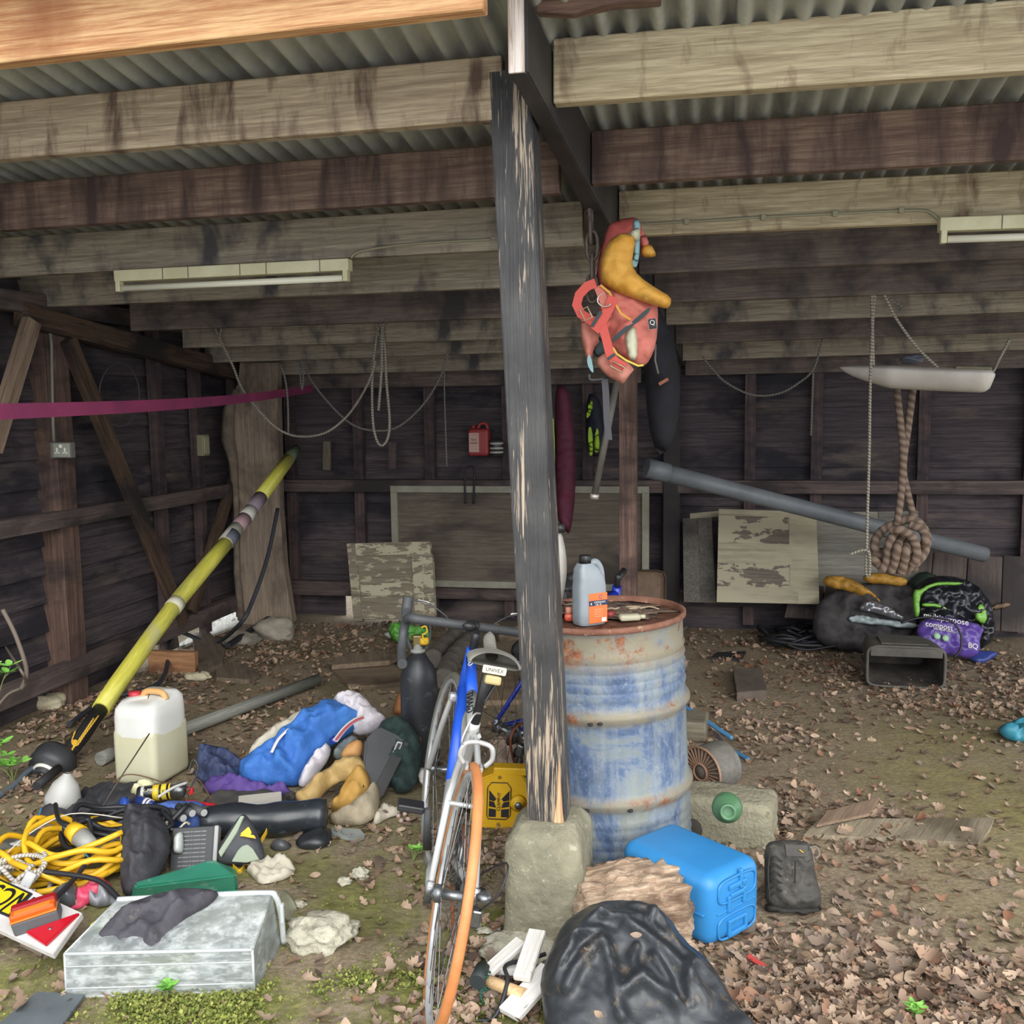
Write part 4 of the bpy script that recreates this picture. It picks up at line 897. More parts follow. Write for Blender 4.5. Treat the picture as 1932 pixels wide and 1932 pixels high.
# dark garments on the beam to the right of the jacket
gd = plain('1b191f', .85, c2='24222a', sc=8)
bg_ = ob('dark_bag', pillow([(1205, 430), (1222, 470), (1228, 560), (1244, 580), (1262, 620), (1276, 660), (1284, 720), (1280, 800), (1262, 850), (1240, 860), (1222, 800), (1216, 700), (1205, 620), (1196, 500)], vplane(Wv(1240, 700, 2.1), 12), .12, .04, fold=.4, ground=False, back=.8), gd, label='near-black long coat hanging on the beam behind the life jacket', cat='coat')
ob('orange_tag', MB().box((0, 0, 0), (.05, .006, .015)), plain('a2614a', .6), parent=bg_, M=MS @ TR(((Wv(1252, 720, 1.95)-SP).dot(SU), 1.95, Wv(1252, 720, 1.95).z)) @ Matrix.Rotation(R(-30), 4, 'Y'))
ob('pull_cord', MB().tube([Wv(1237, 650, 1.9), Wv(1236, 680, 1.9), Wv(1242, 705, 1.9)], .005, 6), plain('7d7670', .6), parent=bg_)
# ================================================================ RIGHT FOREGROUND
A_ = G(1338, 1803); B_ = G(1440, 1747); ab = (B_-A_); ab.z = 0; W_ = ab.length; abn = ab.normalized(); ln = Vector((-abn.y, abn.x, 0))
Mc = Matrix(((abn.x, ln.x, 0, A_.x), (abn.y, ln.y, 0, A_.y), (0, 0, 1, .005), (0, 0, 0, 1)))
bl = plain('2b79b4', .45, c2='3384c0', sc=3)
can = thing('jerrycan', 'bright blue plastic water container lying on its side beside the log', 'container', A_, M=Mc)
hc = .225
ob('body', MB().box((W_/2, .19, hc/2), (W_*.985, .375, hc), bev=.045, seg=5), bl, parent=can, M=Mc, smooth=True)
ob('seam', MB().box((W_/2, .19, hc*.47), (W_+.004-.0, .33, .006), bev=.002).box((W_/2, .005, hc*.47), (W_*.7, .012, .006), bev=.002), bl, parent=can, M=Mc)
mb = MB()
for (x, z, a, b_) in ((.5, .78, .32, .016), (.5, .66, .26, .014), (.34, .56, .016, .05), (.62, .60, .016, .05), (.5, .30, .30, .014), (.5, .12, .34, .016), (.35, .22, .014, .05), (.65, .2, .014, .05), (.56, .84, .014, .06)):
    mb.box((W_*x, .0005, hc*z), (a*W_ if a > .1 else a, .014, b_), bev=.004)
for (x, z, w2, h2) in ((.5, .74, .34, .16), (.5, .24, .34, .16)):
    q = [(W_*x+w2*W_*math.copysign(abs(math.cos(t))**.5, math.cos(t)), .001, hc*z+h2*hc*math.copysign(abs(math.sin(t))**.5, math.sin(t))) for t in [2*PI*k/24 for k in range(24)]]
    mb.tube(q, .004, 6, closed=True)
ob('moulded_end', mb, bl, parent=can, M=Mc)
# log
lg = wood('9c8068', 'cdb49a', stain='7c6552', ssc=(4, 9, 9), bp=1.0, sc=8)
q = G(1215, 1790); Ml = TR(G(1190, 1776)+SZ*.085) @ RZ(R(10)) @ Matrix.Rotation(R(-4), 4, 'Y')
ob('split_log', MB().lump((0, 0, 0), (.36, .25, .26), sub=5, amp=.16, fr=7, sq=.6, seed=4), lg, M=Ml, label='pale splintered chunk of log between the concrete footing and the blue container', cat='log')
# black coat
bc = plain('232629', .42, c2='2e3135', sc=6, lo=.3, hi=.7, bp=.35, bsc=14, c3='544a3e')
coat_pl = plane(G(1200, 2010), 38)
coat = thing('waterproof_coat', 'crumpled black rubbery waterproof coat heaped over the log in front', 'coat', G(1200, 1990))
fl_ = lambda *p: list(p)
RD = [([(1150, 1725), (1100, 1770), (1060, 1830), (1035, 1885)], .022, .035), ([(1165, 1760), (1215, 1790), (1280, 1850), (1335, 1930)], .02, .035), ([(1180, 1712), (1235, 1735), (1275, 1800), (1345, 1865)], .018, .03),
 ([(1130, 1790), (1150, 1850), (1158, 1910), (1175, 1960)], .016, .03), ([(1165, 1905), (1200, 1875), (1240, 1895), (1290, 1940)], .018, .03), ([(1120, 1745), (1160, 1752), (1215, 1748)], .014, .025),
 ([(1050, 1800), (1090, 1790), (1140, 1775)], .012, .025), ([(1060, 1900), (1090, 1840), (1140, 1790)], .018, .03), ([(1200, 1800), (1190, 1840), (1215, 1870)], .012, .02), ([(1300, 1830), (1290, 1880), (1300, 1930)], .014, .025), ([(1220, 1820), (1250, 1870), (1270, 1930)], .012, .02), ([(1085, 1760), (1080, 1800), (1050, 1850)], .010, .02), ([(1235, 1720), (1225, 1760), (1250, 1790)], .010, .02)]
cm = pillow([(1085, 1725), (1125, 1703), (1180, 1700), (1235, 1712), (1262, 1730), (1290, 1775), (1335, 1810), (1362, 1850), (1386, 1895), (1430, 1935), (1460, 2060), (1040, 2060), (1030, 1960), (1024, 1900), (1018, 1845), (1040, 1790), (1062, 1745)], coat_pl, .085, .009, fold=.13, fs=6, seed=4, back=1.6, fdir=R(95), edge=.12, sharp=.8, ridges=RD)
ob('coat_body', cm, bc, parent=coat)
bootm = plain('35332f', .7, c2='4a4741', sc=9, bp=.4, bsc=50, c3='6a6357')
bt = thing('work_boot', 'worn black leather work boot lying behind the blue container', 'boot', G(1495, 1735))
bpl = plane(G(1495, 1722)+SZ*.0, 62)
ob('upper', pillow([(1442, 1600), (1455, 1586), (1520, 1586), (1532, 1600), (1538, 1650), (1550, 1690), (1548, 1715), (1500, 1722), (1444, 1712), (1442, 1650)], bpl, .045, .012, fold=.5, fs=14, back=1.3, edge=.05), bootm, parent=bt)
ob('sole', pillow([(1444, 1706), (1500, 1714), (1550, 1706), (1550, 1724), (1530, 1732), (1470, 1728), (1443, 1722)], bpl, .05, .012, fold=.1, back=1.3, edge=.02), plain('24221f', .8), parent=bt)
def bp3(x, y, d=.05): n_ = bpl[1].cross(bpl[2]); return hit(x, y, bpl[0]+n_*d, n_)
ob('tongue_flap', MB().ribbon([bp3(1482, 1604, .055), bp3(1524, 1606, .055)], bpl[2]*.035, .006), bootm, parent=bt)
lm2 = MB()
for k in range(6): lm2.tube(catmull([bp3(1452, 1622+14*k, .045), bp3(1462, 1616+14*k, .06), bp3(1475, 1626+14*k, .05)], 3), .0028, 5)
lm2.tube(catmull([bp3(1453, 1600), bp3(1449, 1650), bp3(1453, 1700)]), .003, 5)
ob('laces', lm2, plain('25241f', .8), parent=bt)
ob('pull_loop', MB().tube(catmull([bp3(1527, 1600), bp3(1540, 1598), bp3(1546, 1612), bp3(1538, 1620)]), .004, 6), plain('6d675c', .8), parent=bt); ob('side_zip', MB().box((0, 0, 0), (.003, .003, .09)), plain('1a1a1a', .5), parent=bt, M=TR(bp3(1500, 1650, .053)))
ob('yellow_mark', MB().tube([bp3(1508, 1603, .062), bp3(1516, 1609, .062)], .002, 5), plain('c9a23a', .6), parent=bt)
# breeze block, green pot, reel, pipes
cb_ = plain('7f7a66', .95, c2='9b967f', sc=6, bp=.9, bsc=60, c3='6e6a58')
q = G(1388, 1600); Mq = TR(q) @ RZ(R(-22))
ob('concrete_block', MB().lump((-.08, .1, .07), (.42, .2, .2), sub=4, amp=.06, fr=6, sq=.92), cb_, M=Mq, label='rough pale concrete block between the drum and the leaf litter', cat='block')
ob('side_hole', MB().lump((-.16, .01, .05), (.09, .06, .08), sub=2), plain('3a352f', .95), parent=C.objects['concrete_block'], M=Mq)
gp = plain('48714e', .4, c2='587f5c', sc=5)
Mq = TR(G(1372, 1530, .22)+SZ*.01) @ RZ(R(-100)) @ Matrix.Rotation(R(78), 4, 'Y')
gpt = ob('glass_jar', MB().lathe([(0, -.065), (.03, -.06), (.05, -.035), (.053, -.005), (.045, .03), (.024, .05), (.02, .06), (.028, .07), (.028, .078), (.02, .08), (.016, .06)], 28), gp, M=Mq, label='small green flask lying on the concrete block', cat='jar')
wire = plain('7a7770', .6, c2='5f5c56', sc=30)
q = G(1330, 1492); ax = Vector((.75, .62, 0)).normalized(); Mq = TR(G(1322, 1500)+SZ*.10) @ Matrix.Rotation(math.atan2(-ax.x, ax.y), 4, 'Z') @ Matrix.Rotation(-PI/2, 4, 'X')
wr = thing('wire_reel', 'reel of grey wire with a spoked brown end beside the drum', 'reel', q, M=Mq)
prw = [(.1, .005)]+[(.1+.003*(k % 2), .01+.005*k) for k in range(26)]+[(.1, .145)]
ob('wound_wire', MB().lathe(prw, 40), wire, parent=wr, M=Mq)
mb = MB().tube([(.105*math.cos(2*PI*k/32), .105*math.sin(2*PI*k/32), -.004) for k in range(32)], .006, 6, closed=True).tube([(.035*math.cos(2*PI*k/20), .035*math.sin(2*PI*k/20), -.004) for k in range(20)], .006, 6, closed=True)
for k in range(30): a = 2*PI*k/30; mb.box((.07, 0, -.004), (.07, .004, .006), M=RZ(a))
ob('spoked_flange', mb, plain('8a6a55', .7, c2='a0806a'), parent=wr, M=Mq); ob('hub', MB().lathe([(.034, -.002), (.022, -.006), (.012, -.012), (0, -.012)], 20), plain('5d564e', .6), parent=wr, M=Mq)
bp1 = plain('3d78a8', .5, c2='4d86b2', sc=5)
stick('blue_stick', 'light blue plastic stick slanting behind the wire reel', 'stick', G(1290, 1368)+SZ*.1, G(1382, 1405)+SZ*.03, .022, .022, bp1, bev=.008)
stick('blue_stick', 'short blue plastic stick end lying right of the purple packet', 'stick', G(1385, 1425)+SZ*.02, G(1414, 1440)+SZ*.015, .02, .02, bp1, bev=.008)
ob('purple_packet', pillow([(1374, 1440), (1388, 1436), (1402, 1442), (1400, 1462), (1385, 1466), (1374, 1458)], plane(G(1388, 1468), 50), .02, .01), plain('5a4f8f', .5, c2='c9c4d6', sc=30, lo=.5, hi=.55), label='crumpled purple and white packet beside the wire reel', cat='packet')
ob('plastic_strip', MB().ribbon(catmull([G(1345, 1405)+SZ*.06, G(1362, 1420)+SZ*.06, G(1380, 1438)+SZ*.04]), SZ*.03, .003), plain('8f8790', .5, c2='6a5a66', sc=30), label='dusty strip of packaging beside the blue stick', cat='packaging')
wd = wood('6a6354', '837b69', stain='4d473c')
ob('wood_offcut', MB().box((0, 0, .05), (.14, .2, .1), bev=.01), wd, M=TR(G(1307, 1388)) @ RZ(R(-15)), label='mossy square block just right of the drum', cat='block')
stick('black_fitting', 'small black plastic block between the drum foot and the blue container', 'block', G(1143, 1680)+SZ*.03, G(1160, 1670)+SZ*.03, .05, .06, blk)
# boards and blocks on the right floor
brdm = wood('857a65', '9c907a', stain='6f6552', bp=.5, ssc=(1, 4, 1))
def floorboard(name, label, px, th, mat, cat='board', lift=.0, z=None, **k):
    P = [G(x, y, th+lift) for x, y in px]; d = P[1]-P[0]; M = frame((P[0]+P[2])/2-SZ*(th), d); inv = M.inverted()
    return ob(name, MB().prism([inv @ p for p in P], -SZ*th, bev=.002), mat, M=M, label=label, cat=cat, **k)
floorboard('floor_board', 'long weathered board lying in the leaves on the right', [(1516, 1574), (1545, 1545), (1875, 1542), (1868, 1560), (1846, 1590)], .022, brdm)
floorboard('floor_board', 'broken thin board piece lying over the long board on the right', [(1540, 1556), (1560, 1530), (1660, 1503), (1640, 1535)], .012, wood('75614f', '8b7561'), lift=.03)
floorboard('brick', 'dark worn brick lying on the bare floor right of the drum', [(1390, 1306), (1383, 1262), (1436, 1258), (1447, 1302)], .06, plain('4f463f', .9, c2='6a5d52', sc=8, bp=.6))
floorboard('roof_tile', 'flat black tile fragment lying on the floor behind the dark brick', [(1340, 1240), (1352, 1230), (1408, 1228), (1398, 1243)], .018, plain('232327', .7))
# grass collector box
gb = plain('4a4743', .7, c2='5e5a53', sc=8, bp=.1); gbi = plain('2c2926', .9, c2='57504a', sc=6)
q0 = G(1633, 1296); q1 = G(1784, 1303); xx = (q1-q0); Wg = xx.length
Mg = frame(q0, xx); Wc = Wg; Hc = .24; Dc = .42
gc = thing('grass_box', 'grey plastic mower grass box lying open side forward in the leaves', 'grass box', (q0+q1)/2, M=Mg)
def gbx(a, c):
    t = c*1.0
    return None
t_ = .012
def shell_pt(u_, s_, k):   # superellipse section, k=0 front..1 back
    an = 2*PI*u_; w2 = Wc/2*(1-.18*k*k); h2 = Hc/2*(1-.25*k*k)
    x = math.copysign(abs(math.cos(an))**.28, math.cos(an))*w2; z = math.copysign(abs(math.sin(an))**.28, math.sin(an))*h2
    return Vector((Wc/2+x*s_, k*Dc, Hc/2+.005+z*s_-.0*k))
mb = MB().grid(lambda a, c: shell_pt(a, 1, c), 64, 10)
ob('box_shell', mb, gb, parent=gc, M=Mg); ob('box_lining', MB().grid(lambda a, c: shell_pt(a, .93, c*.97), 64, 8), gbi, parent=gc, M=Mg)
ob('back_wall', MB().grid(lambda a, c: (lambda p: Vector((Wc/2+(p.x-Wc/2)*c, p.y-.01*(1-c), Hc/2+(p.z-Hc/2)*c)))(shell_pt(a, 1, .99)), 64, 4), gbi, parent=gc, M=Mg)
ob('front_rim', MB().tube([shell_pt(k/64, .97, 0) for k in range(64)], .009, 6, closed=True).box((Wc/2, -.004, Hc-.03), (Wc*.9, .012, .05), bev=.004), gb, parent=gc, M=Mg)
ob('ridge', MB().tube([(-.002+.0*Wc, .04, Hc*.45), (-.002, .2, Hc*.55)], .006, 6).box((Wc/2, .15, Hc+.006), (Wc*.6, .2, .01), bev=.004), gb, parent=gc, M=Mg)
# compost bag, black/green bag, gloves, foil, cables
purp = plain('57418f', .35, c2='654da0', sc=5)
cbp = plane(G(1810, 1256), 66)
cbag = thing('compost_bag', 'purple and green multipurpose compost bag slumped open on the right', 'bag', G(1800, 1240))
ob('bag_front', pillow([(1728, 1178), (1760, 1160), (1800, 1166), (1860, 1182), (1848, 1205), (1850, 1232), (1830, 1244), (1812, 1240), (1795, 1236), (1760, 1235), (1735, 1225)], cbp, .05, .014, fold=.4, fs=10, back=1), purp, parent=cbag, label='purple printed front of the bag')
ob('blue_hem', pillow([(1815, 1236), (1850, 1228), (1888, 1232), (1870, 1245), (1850, 1254), (1832, 1246)], plane(G(1850, 1256), 25), .02, .012), plain('2f3d7e', .4), parent=cbag, label='dark blue hem')
def cb3(x, y, d=.085): n_ = cbp[1].cross(cbp[2]); return hit(x, y, cbp[0]+n_*d, n_)
xt = (cb3(1800, 1178)-cb3(1755, 1170)).normalized(); yt = cbp[2]
text('multipurpose', .052, face_frame(cb3(1785, 1168), xt, yt), white, cbag); text('compost', .048, face_frame(cb3(1772, 1181), xt, yt), white, cbag); text('BQ', .045, face_frame(cb3(1836, 1219), xt, yt), white, cbag)
text('with added nutrients', .016, face_frame(cb3(1782, 1189), xt, yt), white, cbag)
for x, y in ((1768, 1200), (1784, 1204)): ob('green_dot', MB().lathe([(.0, .0), (.02, 0), (.02, .003), (0, .004)], 18, M=face_frame(cb3(x, y), xt, yt)), plain('9cc29a', .5), parent=cbag)
bb = plain('17181d', .3, c2='22242b', sc=9); gr = plain('6ea83c', .4, c2='83bb4e', sc=9)
bpl2 = plane(G(1790, 1238), 76)
ob('bag_back', pillow([(1722, 1120), (1740, 1092), (1790, 1085), (1840, 1100), (1865, 1130), (1878, 1170), (1870, 1225), (1800, 1225), (1740, 1210)], bpl2, .09, .016, fold=.7, fs=10, back=1), bb, parent=cbag, label='glossy black inside of the bag')
def b23(x, y, d=.1): n_ = bpl2[1].cross(bpl2[2]); return hit(x, y, bpl2[0]+n_*d, n_)
for P in ([(1722, 1112), (1735, 1112), (1750, 1102), (1775, 1096), (1820, 1098), (1808, 1106), (1770, 1104), (1745, 1114), (1735, 1130), (1736, 1160), (1728, 1168), (1722, 1150)], [(1738, 1136), (1770, 1138), (1790, 1150), (1772, 1146), (1740, 1146)], [(1834, 1165), (1852, 1132), (1864, 1160), (1860, 1182)]):
    ob('green_film', pillow(P, (b23(1790, 1130), bpl2[1], bpl2[2]), .015, .012, fold=.6, ground=False), gr, parent=cbag, label='bright green film edge')
ob('green_sheet', pillow([(1690, 1140), (1712, 1100), (1740, 1075), (1775, 1090), (1790, 1110), (1740, 1130), (1720, 1170), (1696, 1170)], plane(G(1735, 1225), 76), .06, .02, fold=.4, back=1), plain('24332b', .5, c2='2f4036', sc=5), label='dark green plastic sheet behind the compost bag', cat='sheet')
yb = plain('a07428', .6, c2='b88a38', sc=9)
ob('yellow_jacket', pillow([(1550, 1095), (1562, 1085), (1600, 1088), (1630, 1105), (1655, 1125), (1668, 1145), (1655, 1138), (1640, 1120), (1628, 1128), (1600, 1115), (1560, 1108)], plane(G(1600, 1240), 72), .05, .014, fold=.7, fs=11, ground=False, back=1), yb, label='crumpled mustard yellow cloth on the left of the rubbish heap', cat='cloth')
ob('yellow_sleeve', pillow([(1625, 1090), (1640, 1080), (1680, 1082), (1715, 1092), (1708, 1108), (1670, 1102), (1640, 1102)], plane(G(1670, 1238), 74), .04, .014, fold=.6, ground=False, back=1), yb, label='mustard yellow sleeve under the hanging knot', cat='cloth')
ob('rubbish_heap', pillow([(1530, 1180), (1545, 1130), (1600, 1105), (1680, 1095), (1730, 1110), (1740, 1170), (1700, 1230), (1600, 1232), (1545, 1215)], plane(G(1640, 1236), 72), .06, .025, fold=.8, fs=8, back=1), plain('2a282c', .8, c2='45403f', sc=9, bp=.9, bsc=14), label='dark heap of fabric and plastic under the hanging knot', cat='heap')
foil = plain('8b8b90', .25, c2='a9a9ac', sc=9, metal=.6)
ob('foil_packet', pillow([(1618, 1150), (1632, 1132), (1660, 1136), (1700, 1160), (1708, 1165), (1698, 1172), (1660, 1158), (1640, 1154)], plane(G(1660, 1250), 66), .03, .012, fold=1.2, fs=14, ground=False, back=1), foil, label='crumpled silver foil packet in front of the yellow cloth', cat='packet')
ob('clear_packet', pillow([(1597, 1165), (1620, 1158), (1650, 1165), (1690, 1170), (1740, 1178), (1720, 1188), (1660, 1180), (1610, 1176)], plane(G(1660, 1246), 60), .02, .012, fold=1, fs=12, ground=False), plain('93a0a2', .3, c2='aab4b4', sc=9), label='pale crinkled plastic lying behind the grass box', cat='packet')
ob('blue_packet', pillow([(1484, 1140), (1492, 1133), (1505, 1143), (1513, 1152), (1500, 1155), (1488, 1150)], plane(G(1498, 1160), 40), .012, .01, fold=.8), plain('9aa2b8', .4, c2='3a4a78', sc=25, lo=.48, hi=.52), label='small blue and white packet at the foot of the flaking door', cat='packet')
rs2 = random.Random(11)
ck = plain('1b1c21', .5)
for k in range(12):
    c0 = G(rs2.uniform(1490, 1580), rs2.uniform(1200, 1235)); r_ = rs2.uniform(.08, .24); a0_ = rs2.uniform(0, 6); P = []
    for j in range(9):
        a = a0_+j*.55; P.append(c0+Vector((math.cos(a)*r_*1.5, math.sin(a)*r_*.8, .03+.07*abs(math.sin(j*.9+k))*rs2.uniform(.4, 1))))
    ob('black_cable', MB().tube(catmull(P, 4), rs2.choice((.009, .012, .015)), 7), ck, label='black cable or hose tangled in the heap left of the grass box', cat='cable', group='tangled black cables by the grass box')
ob('black_cable', MB().tube(catmull([G(1500, 1215)+SZ*.02, G(1560, 1208)+SZ*.03, G(1640, 1212)+SZ*.02], 5), .012, 7), ck, label='straight black hose end lying left of the grass box', cat='cable')
ob('bag_cable', MB().tube(catmull([cb3(1700, 1175, .1), cb3(1740, 1165, .11), cb3(1790, 1170, .12), cb3(1812, 1195, .12), cb3(1812, 1225, .11), cb3(1800, 1240, .1)], 5), .007, 7), ck, label='thin black cable draped over the compost bag', cat='cable')
ob('blue_bag', pillow([(1880, 1375), (1905, 1362), (1960, 1345), (1990, 1400), (1940, 1402), (1905, 1398), (1890, 1388)], plane(G(1930, 1405), 35), .06, .014, fold=.8, fs=12), plain('2f7d92', .5, c2='4b98ab', sc=9), label='torn turquoise woven plastic at the right edge', cat='plastic sheet')
ob('rag', pillow([(1868, 1150), (1880, 1138), (1905, 1136), (1908, 1142), (1890, 1150)], plane(Wv(1888, 1145, VB-.32), 75), .02, .012, fold=.8, ground=False), plain('7d6652', .8), label='small tan rag caught on the plank panel at far right', cat='rag')
ob('tyre', MB().tube([G(1230, 1180)+SZ*.02, G(1290, 1172)+SZ*.04, G(1345, 1170)+SZ*.02], .03, 8), plain('3c3936', .8), label='dark hose end lying on the floor behind the drum', cat='hose')
floorboard('grey_block', 'grey wrapped bundle with a pale label lying behind the drum', [(1222, 1135), (1225, 1108), (1300, 1105), (1308, 1140)], .1, plain('45443f', .7, c2='6a6862', sc=9, bp=.4), cat='bundle')
ob('stone', MB().lump(G(1322, 1150)+SZ*.03, (.14, .1, .08), amp=.4, seed=8), plain('7c776d', .9), label='grey stone right of the wrapped bundle', cat='stone')
red2 = plain('b8453f', .5)
stick('red_tube', 'small red plastic tube in the leaves right of the blue container', 'tube', G(1410, 1812)+SZ*.015, G(1452, 1840)+SZ*.015, .018, .018, red2, bev=.007)
# ================================================================ BICYCLES AND THE THINGS ROUND THEM
silver = plain('c9cac8', .28, c2='b4b5b4', sc=4, metal=.35); steel = plain('8d8f90', .3, metal=.8, c2='6f7172', sc=20); tan_ = plain('b5713f', .6, c2='c98552', sc=9)
blueb = plain('1f4fc0', .3, c2='2a5ccc', sc=4); dblue = plain('1a2f9a', .3, c2='2338b0', sc=4); tyre = plain('2b2b2b', .7, c2='3d3c39', sc=9); greyt = plain('6d6c60', .7, c2='7c7b70', sc=9)
rustc = plain('6f3f2c', .8, c2='8d5238', sc=60); dgr = plain('3b3d3f', .6, c2='4c4e50', sc=8)
def bicycle(M, label, fr1, fr2, tr, tf, saddle, steer, bars, letters):
    t = thing('bicycle', label, 'bicycle', (0, 0, 0), M=M); r_ = .337; V_ = Vector
    def wheel(nm, c, a, tm):
        Mw = M @ TR(c) @ RZ(a) @ Matrix.Rotation(PI/2, 4, 'X')
        w_ = ob(nm, MB().tube([(r_*math.cos(2*PI*k/64), r_*math.sin(2*PI*k/64), 0) for k in range(64)], .0135, 10, closed=True), tm, parent=t, M=Mw)
        ob('rim', MB().lathe([(r_-.026, -.009), (r_-.012, -.010), (r_-.010, 0), (r_-.012, .010), (r_-.026, .009), (r_-.028, 0), (r_-.026, -.009)], 64, cap=False), silver, parent=w_, M=Mw)
        mb = MB()
        for k in range(32):
            q = 2*PI*k/32; s_ = 1 if k % 2 else -1; h = q+(.9 if (k//2) % 2 else -.9)
            mb.tube([(.022*math.cos(h), .022*math.sin(h), s_*.03), ((r_-.025)*math.cos(q), (r_-.025)*math.sin(q), 0)], .0013, 4, cap=False)
        ob('spokes', mb, steel, parent=w_, M=Mw)
        ob('hub', MB().lathe([(.008, -.06), (.024, -.045), (.024, -.03), (.014, -.025), (.014, .025), (.024, .03), (.024, .045), (.008, .06)], 16), steel, parent=w_, M=Mw)
        return w_
    wr_ = wheel('rear_wheel', (0, 0, r_), 0, tr)
    def tb(nm, P, r, m, fl=None, lab=None): return ob(nm, MB().tube(P, r, 12, flat=fl), m, parent=t, M=M, label=lab)
    BB = V_((.41, 0, .27)); ST = V_((.285, 0, .70)); HT = V_((.77, 0, .80)); HB = V_((.805, 0, .68)); FH = V_((.93, 0, r_))
    tb('seat_tube', [BB, ST, ST+(ST-BB).normalized()*.03], .0165, fr1); 
    tt = HT.lerp(ST, .55); tb('top_tube', [ST, tt], .018, fr1); tb('top_tube', [tt, HT], .0185, fr2, lab='blue front part of the top tube')
    dt = HB.lerp(BB, .6); tb('down_tube', [HB, dt], .021, fr2); tb('down_tube', [dt, BB], .0205, fr1)
    tb('head_tube', [HT+V_((-.01, 0, .03)), HB+V_((.01, 0, -.03))], .021, fr2)
    for s_ in (1, -1):
        tb('seat_stay', [ST+V_((-.005, s_*.012, -.01)), V_((.16, s_*.045, .54)), V_((.0, s_*.062, r_+.01))], [.009, .0105, .0085], fr1)
        tb('chain_stay', [BB+V_((-.02, s_*.02, 0)), V_((.2, s_*.05, .3)), V_((0, s_*.062, r_-.01))], [.012, .011, .008], fr1)
        tb('dropout', [V_((-.0, s_*.062, r_+.03)), V_((.0, s_*.062, r_-.03))], .011, steel, .4)
    tb('stay_bridge', [V_((.145, -.045, .53)), V_((.145, .045, .53))], .007, fr1)
    # brake
    mb = MB()
    for s_ in (1, -1): mb.tube(catmull([(.10, 0, .73), (.09, s_*.035, .725), (.095, s_*.045, .69), (.10, s_*.03, .665)], 5), .007, 8)
    mb.tube([(.115, s_*.0, .74), (.14, 0, .74)], .006, 6).box((.10, .02, .66), (.04, .008, .012)).box((.10, -.02, .66), (.04, .008, .012)).tube(catmull([(.09, .04, .72), (.07, .05, .74), (.1, .03, .80), (.2, .0, .78)], 4), .003, 5)
    ob('rear_brake', mb, silver, parent=t, M=M)
    tb('seat_post', [ST+V_((-.005, 0, .01)), ST+V_((-.055, 0, .21))], .0135, blk)
    sc_ = ST+V_((-.06, 0, .25))
    def sad(a, c):
        x = -.13+.27*a; w_ = .072*(1-ss(.25, .8, a))*math.sin(PI*min(1, a*2.2+.12))**.4 + .018; w_ = min(w_, .075)
        if a > .97: w_ *= .6
        an = 2*PI*c; return V_((x, math.cos(an)*w_, max(-.022, math.sin(an)*.02)+.012*abs(1-2*a)-.012*(abs(math.cos(an))**3)*(1-a)))+sc_
    sd_ = ob('saddle', MB().grid(sad, 26, 24), saddle, parent=t, M=M)
    ob('saddle_rails', MB().tube([(sc_.x-.1, .02, sc_.z-.02), (sc_.x-.04, .02, sc_.z-.045), (sc_.x+.1, .01, sc_.z-.015)], .0035, 6).tube([(sc_.x-.1, -.02, sc_.z-.02), (sc_.x-.04, -.02, sc_.z-.045), (sc_.x+.1, -.01, sc_.z-.015)], .0035, 6), steel, parent=sd_, M=M)
    if letters:
        Ms = M @ TR((sc_.x-.14, 0, sc_.z-.012)) @ Matrix.Rotation(R(-90), 4, 'Z') @ Matrix.Rotation(R(80), 4, 'X')
        pl2 = ob('saddle_badge', MB().box((0, 0, 0), (.066, .022, .008), bev=.004), offw, parent=sd_, M=Ms); text('UNIVEX', .014, Ms @ TR((0, 0, .0045)), blk, pl2)
        ob('tail_light', MB().box((0, -.026, 0), (.045, .024, .03), bev=.006), plain('a89766', .4), parent=t, M=Ms)
        d = (tt-ST).normalized()
        Mt = M @ face_frame(ST+d*.16+V_((0, .0195, .004)), d*-1, V_((0, -.5, 1)))
        text('GIANT', .034, M @ face_frame(ST+d*.14+V_((0, .012, .0155)), d, V_((0, -.8, .6))), blk, t, sx=1.3)
        d2 = (HT-ST).normalized(); text('OCR', .026, M @ face_frame(ST+d2*.42+V_((0, .008, .019)), d2, V_((0, -.8, .6))), white, t, sx=1.3)
    # drivetrain
    Mx = M @ TR((0, 0, r_)) @ Matrix.Rotation(PI/2, 4, 'X')
    mb = MB()
    for k in range(6): mb.lathe([(.018, .026+k*.005), (.05-.004*k, .026+k*.005), (.05-.004*k, .028+k*.005), (.018, .028+k*.005)], 28)
    ob('sprockets', mb, steel, parent=t, M=Mx)
    y = -.045
    ob('chainrings', MB().tube([(BB.x+.092*math.cos(2*PI*k/40), y, BB.z+.092*math.sin(2*PI*k/40)) for k in range(40)], .005, 6, closed=True).tube([(BB.x+.07*math.cos(2*PI*k/40), y+.006, BB.z+.07*math.sin(2*PI*k/40)) for k in range(40)], .004, 6, closed=True).box((BB.x, y, BB.z), (.17, .004, .015)).box((BB.x, y, BB.z), (.015, .004, .17)), steel, parent=t, M=M)
    ob('chain', MB().tube(catmull([(BB.x, y, BB.z+.092), (.2, y, .36), (0, y, r_+.048), (-.045, y, r_+.01), (-.02, y, r_-.06), (.03, y, .2), (.01, y, .15), (.05, y, .14), (.25, y, .165), (BB.x, y, BB.z-.092)], 8), .0055, 5), rustc, parent=t, M=M)
    dr = ob('derailleur', MB().box((.0, -.075, r_-.05), (.03, .03, .05), bev=.006).box((.015, -.06, .22), (.025, .008, .11), bev=.004).lump((0, -.085, r_+.01), (.05, .045, .03), sub=2), steel, parent=t, M=M)
    for z in (.26, .175): ob('jockey_wheel', MB().lathe([(.022, -.004), (.022, .004)], 14, M=TR((.015, -.05, z)) @ Matrix.Rotation(PI/2, 4, 'X')), blk, parent=dr, M=M)
